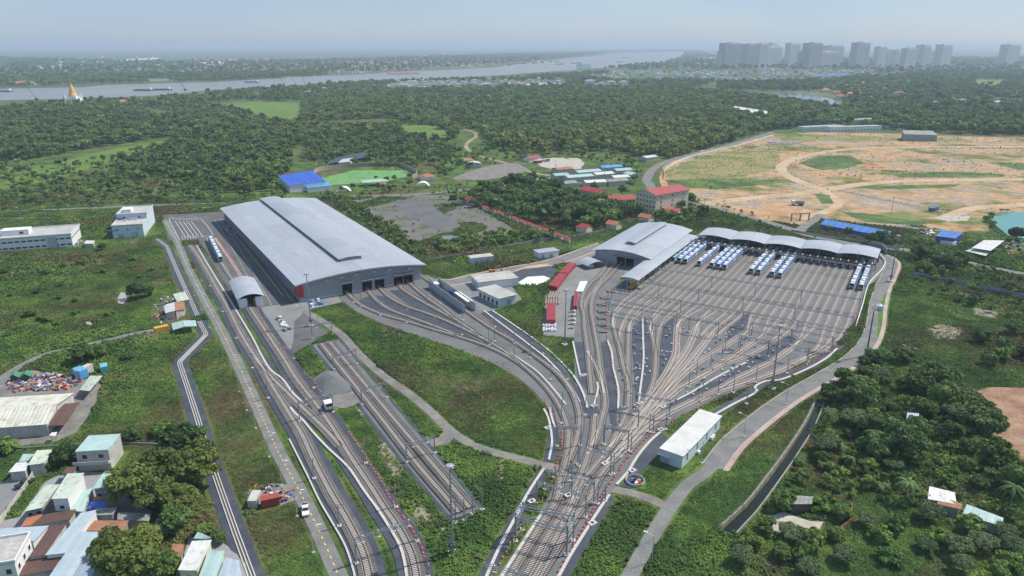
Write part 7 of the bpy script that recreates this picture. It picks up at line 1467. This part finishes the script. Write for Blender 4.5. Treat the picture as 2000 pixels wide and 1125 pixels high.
# --- individual trees near by
for px, k, s, lb in (((268,985),'big_olive',1.0,'big olive tree at the left end of the grove behind the tin roofs'), ((330,962),'big_olive',1.08,'tallest olive tree in the middle of the grove behind the tin roofs'), ((388,950),'big_olive',.92,'big olive tree at the drain end of the grove'), ((312,1000),'big_olive',.8,'olive tree at the front of the grove behind the tin roofs'), ((355,1000),'big_olive',.75,'smaller olive tree at the front right of the grove'),
    ((225,1108),'big_olive',.75,'olive tree at the left of the lower clump among the roofs'), ((275,1085),'big_olive',.7,'olive tree at the back of the lower clump among the roofs'), ((322,1128),'big_mid',.85,'green tree at the right of the lower clump among the roofs'), ((262,1140),'big_olive',.8,'olive tree cut by the lower edge of the picture'),
    ((132,905),'big_dark',.72,'dark round tree left of the white two-storey house'), ((345,880),'big_dark',.95,'spreading dark tree behind the olive grove beside the drain'), ((382,872),'big_dark',.7,'smaller dark tree leaning over the drain'), ((345,1038),'big_dark',.8,'dark tree below the olive grove'), ((402,1050),'big_mid',.55,'small round tree by the drain'), ((425,1062),'big_mid',.45,'smallest round tree by the drain'),
    ((72,918),'big_dark',.38,'left of two round bushes in front of the tin-roofed house'), ((100,916),'big_dark',.42,'right of two round bushes in front of the tin-roofed house'), ((262,860),'big_dark',.5,'dark tree above the white two-storey house'), ((318,848),'bush_fresh',1.3,'yellowish shrub by the excavator arm'), ((15,885),'bush_fresh',1.6,'banana-like green shrub below the warehouse'),
    ((165,708),'big_dark',.85,'big dark tree on the bend of the village lane'), ((190,700),'big_dark',.62,'smaller dark tree on the bend of the village lane'), ((250,705),'big_dark',.45,'lone dark tree in the field right of the lane bend'), ((270,583),'big_dark',.85,'broad dark tree beside the muddy puddle'), ((290,578),'big_mid',.6,'lower green tree beside the muddy puddle'),
    ((200,490),'big_dark',.45,'dark tree below the white office block'), ((165,518),'bush',1.5,'dark shrub in the field below the offices'), ((95,538),'bush',1.5,'round shrub in the middle of the left field'), ((55,530),'bush',1.2,'small round shrub in the left field'), ((8,540),'big_dark',.5,'dark tree at the left picture edge in the field'), ((95,630),'big_mid',.5,'leafy tree in the lower left field'), ((62,618),'bush',1.6,'shrub left of the leafy field tree')):
    plant(G(*px), k, s, lb)
for i, px in enumerate(((1795,508),(1815,512),(1838,522),(1860,528),(1878,520),(1805,535),(1985,470),(1720,470),(1700,476))): plant(G(*px), ('big_dark','big_mid')[i % 2], .85, 'dark tree in the clump beyond the floodlight mast on the right', 'trees beyond the right floodlight mast')
HARDT = HARD
CANAL = [(1600,780),(1590,800),(1560,850),(1520,905),(1480,960),(1440,1010),(1405,1032),(1425,1040),(1455,1020),(1500,965),(1545,905),(1580,850),(1605,800)]
HARD.append(np.array([(v.x, v.y) for v in GP(CANAL)]))
RB = [(1640,708),(1700,700),(1800,705),(1850,740),(1885,790),(1920,830),(1965,880),(1985,940),(1985,1000),(1930,990),(1850,955),(1820,930),(1750,940),(1660,930),(1640,900),(1580,920),(1560,900),(1600,830)]
for i, g in enumerate(poly_pts(RB, 54, 5.2, 3)): plant(g, ('big_dark','big_mid','bush_fresh','feather','big_dark')[i % 5], .42 + .8*((i*37) % 10)/10, f'{TN[("big_dark","big_mid","bush_fresh","feather","big_dark")[i % 5]][1]} tree in the dense grove right of the canal', 'trees of the grove right of the canal')
RB2 = [(1440,1060),(1520,990),(1600,985),(1700,1010),(1800,1000),(1900,1020),(2000,1010),(2010,1130),(1900,1140),(1500,1140),(1410,1120)]
for i, g in enumerate(poly_pts(RB2, 30, 5.4, 4)): plant(g, ('feather','bush_fresh','feather','big_mid','bush')[i % 5], (.55, 1.3, .6, .5, 1.5)[i % 5], f'{TN[("feather","bush_fresh","feather","big_mid","bush")[i % 5]][1]} growth in the overgrown lower right corner', 'growth of the overgrown lower right corner')
for i, g in enumerate(poly_pts([(1860,690),(1960,640),(2060,650),(2060,760),(1960,755),(1900,740)], 14, 5.5, 5)): plant(g, ('big_dark','big_mid')[i % 2], .7, 'dark tree beside the bare red earth', 'trees beside the bare red earth')
CMP = [(905,395),(940,378),(1010,355),(1080,372),(1120,392),(1180,398),(1235,418),(1215,440),(1180,452),(1120,452),(1060,438),(1000,425),(950,405)]
for i, g in enumerate(poly_pts(CMP, 74, 7.0, 6)): plant(g, ('m_dark','m_dark','m_mid')[i % 3], .95, 'dark rounded tree in the planted compound left of the cream blocks', 'trees of the planted compound')
for i, px in enumerate(((885,402),(925,405),(1000,388),(940,372),(1060,362),(1240,358),(1285,392),(1320,398),(1190,398),(1170,412),(1300,412),(1250,424),(1215,385),(1160,378),(1330,412),(1345,402),(1230,372))): plant(G(*px), ('m_dark','m_mid')[i % 2], .8 + .05*(i % 4), 'dark tree standing around the cream blocks and lot edge', 'trees around the cream blocks')
for i, px in enumerate(((735,352),(755,358),(770,355),(800,350),(870,348),(880,340),(715,372),(690,372),(740,372),(770,370),(790,372),(800,366),(825,352),(640,385),(668,375))): plant(G(*px), ('m_mid','m_dark')[i % 2], .5 + .06*(i % 3), 'small tree around the sports ground', 'trees around the sports ground')

for i, g in enumerate(poly_pts([(5,500),(200,492),(330,520),(340,560),(290,600),(200,640),(100,655),(5,690)], 26, 9.0, 12)): plant(g, ('bush','bush_fresh')[i % 2], .7 + .09*(i % 6), 'low shrub standing in the left field below the offices', 'shrubs of the left field')
# --- scatter helper: many alike plants as one piece of stuff
def scatter(name, pts, scl, rot, idx, sources, label, cat):
    n = len(pts); me = bpy.data.meshes.new(name); me.vertices.add(n); me.vertices.foreach_set('co', np.asarray(pts, np.float32).ravel())
    for nm, ty, val in (('scl', 'FLOAT', scl), ('rotz', 'FLOAT', rot), ('pick', 'INT', idx)):
        at = me.attributes.new(nm, ty, 'POINT'); at.data.foreach_set('value', np.asarray(val))
    o = bpy.data.objects.new(name, me); COL.objects.link(o); struct(o, 'stuff'); o['label'] = label; o['category'] = cat
    col = bpy.data.collections.new(name + '_source')
    for k, sm in enumerate(sources): so_ = bpy.data.objects.new('%s_%02d' % (name, k), sm); col.objects.link(so_)
    ng = bpy.data.node_groups.new(name, 'GeometryNodeTree'); ng.interface.new_socket('Geometry', in_out='INPUT', socket_type='NodeSocketGeometry'); ng.interface.new_socket('Geometry', in_out='OUTPUT', socket_type='NodeSocketGeometry')
    N = ng.nodes; gi = N.new('NodeGroupInput'); go = N.new('NodeGroupOutput'); ip = N.new('GeometryNodeInstanceOnPoints'); ci = N.new('GeometryNodeCollectionInfo')
    ci.inputs[0].default_value = col; ci.inputs['Separate Children'].default_value = True; ci.inputs['Reset Children'].default_value = True
    def attr(nm, ty):
        a_ = N.new('GeometryNodeInputNamedAttribute'); a_.data_type = ty; a_.inputs[0].default_value = nm; return [s for s in a_.outputs if s.enabled][0]
    cx = N.new('ShaderNodeCombineXYZ'); L = ng.links
    L.new(gi.outputs[0], ip.inputs['Points']); L.new(ci.outputs[0], ip.inputs['Instance']); ip.inputs['Pick Instance'].default_value = True
    L.new(attr('pick', 'INT'), ip.inputs['Instance Index']); L.new(attr('rotz', 'FLOAT'), cx.inputs[2]); L.new(cx.outputs[0], ip.inputs['Rotation'])
    L.new(attr('scl', 'FLOAT'), ip.inputs['Scale']); L.new(ip.outputs[0], go.inputs[0])
    md = o.modifiers.new('scatter', 'NODES'); md.node_group = ng; return o
def joined(cr, tr, mat):
    V = np.empty(len(cr.vertices)*3, np.float32); cr.vertices.foreach_get('co', V); mb = MB(); mb.v = [tuple(v) for v in V.reshape(-1, 3)]; mb.f = [tuple(p.vertices) for p in cr.polygons]; mb.m = [0]*len(mb.f)
    mb.add([tuple(v.co) for v in tr.vertices], [tuple(p.vertices) for p in tr.polygons], 1); return mb.mesh('tree', [mat, BARK])
def fkind(mat, nb, nl, rx, rz, h, leaf, seeds, style='round'):
    out = []
    for s in seeds:
        V = leaves(nb, nl, rx, rz, h - rz*.8, leaf, s, .75, style); mb = MB(); mb.v = [tuple(v) for v in V]; mb.f = [(4*i, 4*i+1, 4*i+2, 4*i+3) for i in range(len(V)//4)]; mb.m = [0]*len(mb.f)
        mb.tube((0,0,0), (0,0,h*.6), .25, 5, 1); out.append(mb.mesh('tree', [LEAF[mat], BARK]))
    return out
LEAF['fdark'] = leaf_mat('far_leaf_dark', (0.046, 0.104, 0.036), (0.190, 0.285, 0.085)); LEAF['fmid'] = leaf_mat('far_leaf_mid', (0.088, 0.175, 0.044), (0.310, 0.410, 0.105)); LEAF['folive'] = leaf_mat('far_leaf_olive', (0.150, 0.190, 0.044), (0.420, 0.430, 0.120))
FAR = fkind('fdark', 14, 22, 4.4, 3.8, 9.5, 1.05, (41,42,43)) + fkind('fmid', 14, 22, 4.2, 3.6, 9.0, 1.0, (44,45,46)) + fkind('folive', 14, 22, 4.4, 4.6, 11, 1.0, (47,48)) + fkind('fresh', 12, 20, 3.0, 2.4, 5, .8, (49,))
def forest(name, px, dens, kinds, sc, seed, label, maxn=40000, rows=None):
    P = np.array([(v.x, v.y) for v in GP(px)]); lo, hi = P.min(0), P.max(0); r = np.random.default_rng(seed); A = np.prod(hi - lo); n = int(min(A*dens, maxn*6))
    c = r.uniform(lo, hi, (n, 2))
    if rows: c[:, 0] = np.round(c[:, 0]/rows)*rows + r.normal(scale=.6, size=n)
    c = c[inside(c, P)]
    for h in HARD: c = c[~inside(c, h)]
    # clearings: thin the cover by a low-frequency pattern
    f = np.sin(c[:,0]*.011 + 1.3*np.sin(c[:,1]*.007)) + np.sin(c[:,1]*.009 + 1.7*np.sin(c[:,0]*.006) + 2)
    c = c[(f > -1.75)][:maxn]; n = len(c)
    scatter(name, np.c_[c, np.zeros(n)], sc*np.where(r.uniform(0,1,n) < .12, r.uniform(1.2, 1.6, n), r.uniform(.55, 1.15, n)), r.uniform(0, 6.28, n), r.choice(kinds, n), FAR, label, 'woodland')
D_, M_, O_, S_ = [0,1,2], [3,4,5], [6,7], [8]
forest('plantation', [(-60,312),(-60,232),(120,222),(250,222),(330,235),(420,250),(400,262),(330,268),(180,290),(60,314)], .022, D_+[3], .95, 1, 'dark plantation wood on the far left', rows=6)
forest('woodland', [(330,240),(420,250),(560,255),(600,280),(560,298),(480,280),(380,275),(335,275)], .020, M_+D_+S_, .85, 2, 'mixed woodland left of the meadow')
forest('woodland', [(570,262),(620,248),(700,240),(800,236),(870,243),(930,255),(960,288),(1050,290),(1150,300),(1180,290),(1240,305),(1310,308),(1380,290),(1440,273),(1500,256),(1560,250),(1640,250),(1640,216),(1560,206),(1490,190),(1400,181),(1200,176),(1000,179),(850,176),(720,171),(640,172),(590,200),(590,230)], .017, D_+M_+M_+M_+[6,8], .95, 3, 'wide woodland stretching across the middle distance', 34000)
forest('sunlit_woodland', [(960,292),(1000,268),(1080,258),(1200,252),(1330,255),(1440,262),(1440,275),(1380,292),(1310,312),(1240,306),(1180,296),(1100,303),(1030,300)], .012, O_+O_+M_, .95, 4, 'olive green woodland edge, sunlight put into its leaf colour, behind the bus park')  # sunlight on this edge is put into the olive leaf mix
forest('woodland', [(1500,258),(1560,248),(1640,250),(1760,256),(1880,262),(2120,268),(2120,225),(1800,222),(1640,214),(1560,206),(1490,215),(1480,240)], .014, D_+M_, 1.15, 5, 'dark woodland behind the cleared land')
forest('riverside_woodland', [(-60,218),(100,206),(180,200),(300,196),(400,186),(500,177),(600,172),(660,165),(740,161),(1000,155),(1180,141),(1330,150),(1400,160),(1340,176),(1200,175),(1000,178),(850,175),(720,170),(640,172),(590,198),(560,198),(440,206),(340,216),(100,226),(-60,232)], .008, D_+M_+M_, 1.05, 6, 'trees along the near bank of the river')
forest('golf_woodland', [(1400,160),(1500,158),(1620,152),(1700,146),(1850,142),(2120,142),(2120,224),(1800,221),(1650,212),(1640,180),(1500,180),(1400,178)], .0045, D_+M_, 1.25, 7, 'park trees around the fairways and villas')
forest('far_woodland', [(-100,150),(200,146),(420,143),(640,140),(640,147),(420,159),(200,164),(-100,174)], .0035, D_+M_+M_, 1.2, 8, 'low trees on the far river bank')
forest('far_woodland', [(-100,112),(300,122),(640,118),(1000,106),(1200,100),(1360,97),(1400,112),(1340,118),(2100,112),(2100,140),(1700,146),(1500,152),(1400,148),(1180,135),(1340,100),(1200,102),(1040,121),(700,144),(420,142),(-100,150)], .0006, D_+M_, 1.7, 9, 'scattered trees on the far plain', 16000)
forest('thicket', [(300,300),(340,282),(480,282),(560,300),(570,330),(540,352),(520,375),(450,378),(370,360),(310,345),(250,350),(230,325)], .030, D_+D_+M_, .8, 10, 'dark thicket behind the workshop')
forest('thicket', [(-60,382),(60,365),(150,350),(230,330),(300,345),(400,368),(560,372),(560,392),(430,396),(300,400),(100,408),(-60,412)], .013, D_+M_+S_, .45, 11, 'scrubby trees behind the back road')
forest('thicket', [(600,282),(700,262),(790,262),(870,278),(905,302),(860,325),(790,322),(700,316),(640,322),(590,320)], .022, D_+M_+S_, .7, 12, 'trees behind the sports ground')
forest('hedge', [(618,384),(640,378),(700,400),(780,450),(850,505),(838,512),(780,485),(720,445),(660,405)], .05, D_+M_+S_, .32, 13, 'overgrown hedge along the right side of the workshop')
forest('tree_belt', [(858,478),(900,470),(960,462),(1040,452),(1080,462),(1080,470),(1000,478),(930,490),(865,500)], .06, M_+S_, .48, 14, 'belt of young trees below the derelict lot')
forest('scrub', [(1300,378),(1400,402),(1520,430),(1560,446),(1500,440),(1400,416),(1320,398)], .03, M_+S_, .28, 15, 'roadside scrub above the public road')
forest('scrub', [(1350,402),(1420,420),(1520,446),(1640,478),(1720,488),(1712,484),(1600,474),(1480,452),(1345,440),(1300,425)], .02, M_+S_, .26, 16, 'green scrub behind the vaulted canopies')
forest('scrub', [(1590,448),(1640,452),(1760,474),(1850,488),(1840,494),(1740,480),(1640,462)], .05, D_+M_, .34, 17, 'banana plants and scrub along the blue roofed sheds')
forest('scrub', [(1780,480),(1900,520),(2060,560),(2060,640),(1950,620),(1850,590),(1780,560)], .03, D_+M_+S_, .38, 18, 'bushy scrub beyond the blue fence')
forest('pond_scrub', [(1915,430),(1940,415),(2080,404),(2080,414),(1962,418),(1940,440),(1948,455)], .06, M_+S_, .3, 19, 'green bushes around the turquoise pond')
forest('canal_thicket', [(1610,800),(1650,720),(1850,730),(1990,950),(1990,1010),(1700,990),(1520,990),(1560,900)], .08, M_+D_+S_, .30, 20, 'undergrowth of the grove right of the canal')
forest('woodland', [(330,216),(425,208),(480,224),(560,244),(590,238),(592,262),(500,256),(420,250),(330,238)], .024, D_+M_+M_+S_, .85, 31, 'woodland in front of the far meadow')
forest('woodland', [(560,262),(620,248),(700,240),(800,236),(870,243),(905,250),(890,275),(800,262),(700,262),(600,282)], .022, D_+M_+M_+S_+O_, .85, 32, 'woodland between the meadow and the sports ground')
forest('mixed_trees', [(-60,330),(-60,400),(300,396),(560,372),(560,345),(480,280),(330,276),(200,312)], .007, D_+M_+M_+S_+S_, .62, 33, 'scattered trees and shrubs behind the back road')
forest('mixed_trees', [(590,325),(640,318),(860,322),(905,300),(960,290),(1050,290),(1150,302),(1240,308),(1265,330),(1262,352),(1180,332),(1140,310),(1040,312),(960,330),(880,352),(820,345),(810,330)], .007, M_+M_+D_+S_, .6, 34, 'scattered trees round the sports ground and bus park')
forest('mixed_trees', [(640,385),(690,378),(760,372),(880,365),(960,358),(1000,352),(905,395),(880,382),(770,378),(700,392)], .016, M_+D_+S_, .36, 35, 'bushes between the sports ground and the derelict lot')
forest('compound_grove', [(900,398),(935,376),(1010,352),(1085,370),(1125,388),(1185,400),(1240,420),(1215,445),(1180,455),(1110,452),(1060,440),(1000,424),(950,408)], .011, D_+D_+M_, .95, 36, 'dense dark trees filling the planted compound')
forest('lot_scrub', [(700,394),(770,382),(880,384),(925,402),(1000,445),(985,458),(850,472),(800,470),(740,428)], .004, M_+S_+S_, .22, 37, 'green scrub invading the derelict lot')
forest('compound_grove', [(1240,425),(1300,420),(1345,410),(1400,425),(1345,440),(1260,436)], .02, D_+M_, .6, 38, 'trees between the cream blocks and the hall')
forest('land_scrub', [(1300,360),(1300,330),(1400,292),(1510,268),(1640,262),(2100,275),(2100,300),(1700,300),(1560,330),(1520,352),(1400,372)], .010, M_+S_+S_, .15, 39, 'low scrub dotted over the cleared land')
forest('land_scrub', [(1560,330),(1700,300),(2100,330),(2100,345),(1900,345),(1640,360)], .010, M_+S_+S_, .15, 40, 'low scrub dotted over the right of the cleared land')
# --- weed cover near by
WEEDM = veg_mat('weed_leaves', 1.45)
def tuft(nl, r_, h, leaf, seed):
    V = leaves(5, nl//5, r_, h, h*.25, leaf, seed, .8); V[:, 2] = np.maximum(V[:, 2], 0.0); return quad_mesh('weed_tuft', V, WEEDM)
TUFT = [tuft(110, .75, .40, .10, 61), tuft(120, .95, .50, .11, 62), tuft(120, .7, .68, .10, 63), tuft(110, 1.1, .32, .12, 64)]
r = np.random.default_rng(77); PX = []
uv = np.c_[r.uniform(-60, 2060, 900000), r.uniform(385, 1160, 900000)]
a_ = (uv[:,0] - 1000)/FPX; b_ = (562.5 - uv[:,1])/FPX; dz = -_s + b_*_c; tt_ = -CAM_H/dz; W = np.c_[a_*tt_, (_c + b_*_s)*tt_]
dist = np.hypot(W[:,0], W[:,1]); jac = tt_**3 * 1.0     # area of ground per unit of frame
keep = r.uniform(0, 1, len(W)) < np.clip(jac / jac.max() * 9.0, 0, 1)
W = W[keep]; 
W = off_hard(W, .75)
W = W[~inside(W, CLEARED)]
for b__ in BARE: W = W[~inside(W, b__) | (r.uniform(0, 1, len(W)) < .22)]
_lot = np.array([(v.x, v.y) for v in GP([(686,392),(770,379),(880,382),(925,400),(975,428),(1005,446),(985,460),(905,468),(850,474),(800,472),(735,428)])]); _il = inside(W, _lot)
_ln = np.sin(W[:,0]*.10 + 1.6*np.sin(W[:,1]*.05)) + np.sin(W[:,1]*.07 + 1.5*np.sin(W[:,0]*.08)); W = W[~_il | (_ln > .75)]
fx = np.sin(W[:,0]*.09 + 1.1*np.sin(W[:,1]*.05)) + np.sin(W[:,1]*.08 + 1.3*np.sin(W[:,0]*.06))
W = W[(fx > -1.5) | (r.uniform(0,1,len(W)) < .4)]; n = len(W)
dd = np.hypot(W[:,0], W[:,1])
fx2 = np.sin(W[:,0]*.045 + 2 + 1.4*np.sin(W[:,1]*.031)) + np.sin(W[:,1]*.052 + 1.1*np.sin(W[:,0]*.037))
sc_ = r.uniform(.5, 1.15, n)*(0.85 + .32*fx2)*np.clip(dd/230, .8, 1.9)
scatter('weeds', np.c_[W, np.zeros(n)], np.clip(sc_, .25, 3), r.uniform(0, 6.28, n), r.integers(0, 4, n), TUFT, 'rank weeds covering the open ground around the depot', 'weeds')
BIGT = [quad_mesh('weed_clump', leaves(9, 40, 1.4, .7, .3, .14, s, .8), WEEDM) for s in (71,72,73)]
m_ = (fx2 > .35) & (r.uniform(0,1,n) < .10); WB = W[m_]; nb_ = len(WB)
scatter('weed_clumps', np.c_[WB, np.zeros(nb_)], r.uniform(.5, 1.25, nb_), r.uniform(0, 6.28, nb_), r.integers(0, 3, nb_), BIGT, 'taller clumps of weeds standing out of the weed cover', 'weeds')
FRW = veg_mat('fresh_weeds', 1.6, 0.10); FT = [quad_mesh('weed_clump', leaves(6, 30, 1.0, .45, .18, .12, s, .8), FRW) for s in (74,75,76)]
for nm_, px in (('weed_meadow', [(1716,600),(1745,545),(1790,545),(1900,572),(2060,605),(2060,690),(1900,690),(1850,720),(1800,700),(1712,690)]), ('vine_cover', [(1560,880),(1640,870),(1760,930),(1800,1000),(1650,1020),(1500,1000)]), ('bank_weeds', [(1440,1060),(1520,1045),(1700,1040),(2060,1020),(2060,1150),(1400,1150),(1400,1090)]), ('bank_weeds', [(1590,785),(1560,850),(1500,930),(1400,1040),(1300,1140),(1260,1140),(1400,920),(1480,840)])):
    PQ = np.array([(v.x, v.y) for v in GP(px)]); c = r.uniform(PQ.min(0), PQ.max(0), (60000, 2)); c = c[inside(c, PQ)]
    c = off_hard(c, .9)
    for b__ in BARE: c = c[~inside(c, b__) | (r.uniform(0, 1, len(c)) < .15)]
    fz = np.sin(c[:,0]*.11 + 1.4*np.sin(c[:,1]*.07)) + np.sin(c[:,1]*.13 + np.sin(c[:,0]*.09)); c = c[fz > -.3][:9000]; k_ = len(c)
    scatter(nm_, np.c_[c, np.zeros(k_)], r.uniform(.4, 1.1, k_), r.uniform(0, 6.28, k_), r.integers(0, 3, k_), FT, 'fresh yellow-green weeds growing in a patch', 'weeds')
print('WEEDS', n, nb_)
# --- palms and banana plants of the grove
PFR = leaf_mat('palm_leaf', (0.05, 0.10, 0.03), (0.14, 0.22, 0.07))
def palm_mesh(n, L, h, seed):
    q = random.Random(seed); mb = MB()
    for k in range(n):
        a = 2*math.pi*k/n + q.uniform(-.2,.2); e = q.uniform(.2,.9); p0 = Vector((0,0,h)); d = Vector((math.cos(a), math.sin(a), 0)); s = Vector((-d.y, d.x, 0)); pts = []
        for j in range(6):
            t = j/5; pts.append((p0 + d*L*t + Vector((0,0,L*(e*t - 1.1*t*t))), .45*math.sin(math.pi*min(1, t*.9 + .12))))
        for (a_, w1), (b_, w2) in zip(pts[:-1], pts[1:]): mb.add([a_ - s*w1, b_ - s*w2, b_ + Vector((0,0,.12)), a_ + Vector((0,0,.12)), b_ + s*w2, a_ + s*w1], [(0,1,2,3), (3,2,4,5)])
    return mb.mesh('fronds', PFR)
PM = [(palm_mesh(16, 3.6, 6.5, 1), MB().tube((0,0,-.2),(.3,.1,6.5),.2,7,r2=.13).mesh('trunk', BARK)), (palm_mesh(10, 2.4, 1.6, 2), MB().tube((0,0,-.1),(0,0,1.6),.16,6).mesh('trunk', BARK))]
for k, (px, lb) in enumerate((((1612,835),'spreading palm at the canal end of the grove'),((1765,985),'slender palm in the middle of the overgrown corner'),((1968,1000),'palm beside the bare red earth'),((1700,880),'palm in the middle of the dense grove'),((1610,880),'banana plant beside the brick wall'),((1655,905),'banana plant in the small clearing'),((1560,905),'banana plant on the canal bank'),((1640,880),'banana plant behind the brick wall'),((1720,960),'banana plant below the grove'),((20,872),'banana plant left of the village wall'))):
    g = G(*px); j = 0 if 'palm' in lb else 1; t = thing('palm' if j == 0 else 'banana_plant', lb, 'palm' if j == 0 else 'banana plant', (g.x, g.y, 0), k); link('trunk', PM[j][1], t); link('fronds', PM[j][0], t); t.scale = (1.0 + .1*(k % 3),)*3
# --- boulders edging the haul roads
ROCK = M('boulder', (0.50, 0.44, 0.36), 0.9, 0.25, 0.4); RK = []
for s_ in (1, 2):
    q = random.Random(s_); mb = MB(); mb.lathe([(1.0*q.uniform(.8,1.2), 0), (1.1, .4), (.7, .9), (.2, 1.1)], 6); mb.v = [(x + q.uniform(-.2,.2), y + q.uniform(-.2,.2), z) for x, y, z in mb.v]; RK.append(mb.mesh('boulder', ROCK))
pts_ = []
for px, wd in (([(1375,398),(1440,390),(1520,382),(1575,377),(1620,369),(1700,358),(1800,353),(1900,351),(2110,350)], 13), ([(1612,373),(1570,358),(1532,340),(1527,324),(1560,308),(1610,297),(1680,290),(1800,287),(2110,287)], 11), ([(2110,398),(1960,402),(1900,407),(1850,424),(1830,428)], 11), ([(1636,371),(1700,385),(1780,402),(1850,414)], 6)):
    P = catmull(GP(px), 4)
    for sd in (-1, 1):
        for p, d in resample(offset(P, sd*(wd/2 + 1.5)), 5.0):
            if r.uniform(0, 1) < .6: pts_.append((p.x + r.normal(scale=.8), p.y + r.normal(scale=.8), 0.0))
n = len(pts_); scatter('boulders', np.array(pts_), r.uniform(.3, .85, n), r.uniform(0, 6, n), r.integers(0, 2, n), RK, 'loose boulders and spoil edging the haul roads', 'boulders')
# ================================================================ haze
def haze():
    me = MB().box(-46000, -1000, -1.0, 46000, 76000, 144.0).mesh('haze', [])
    m = bpy.data.materials.new('haze'); m.use_nodes = True; nt = m.node_tree; nt.nodes.clear()
    o = nt.nodes.new('ShaderNodeOutputMaterial'); v = nt.nodes.new('ShaderNodeVolumePrincipled')
    v.inputs['Color'].default_value = (0.70, 0.85, 1.0, 1); v.inputs['Density'].default_value = 0.00011; v.inputs['Anisotropy'].default_value = 0.1
    nt.links.new(v.outputs[0], o.inputs['Volume']); me.materials.append(m)
    return struct(link('haze', me), 'stuff')
haze()
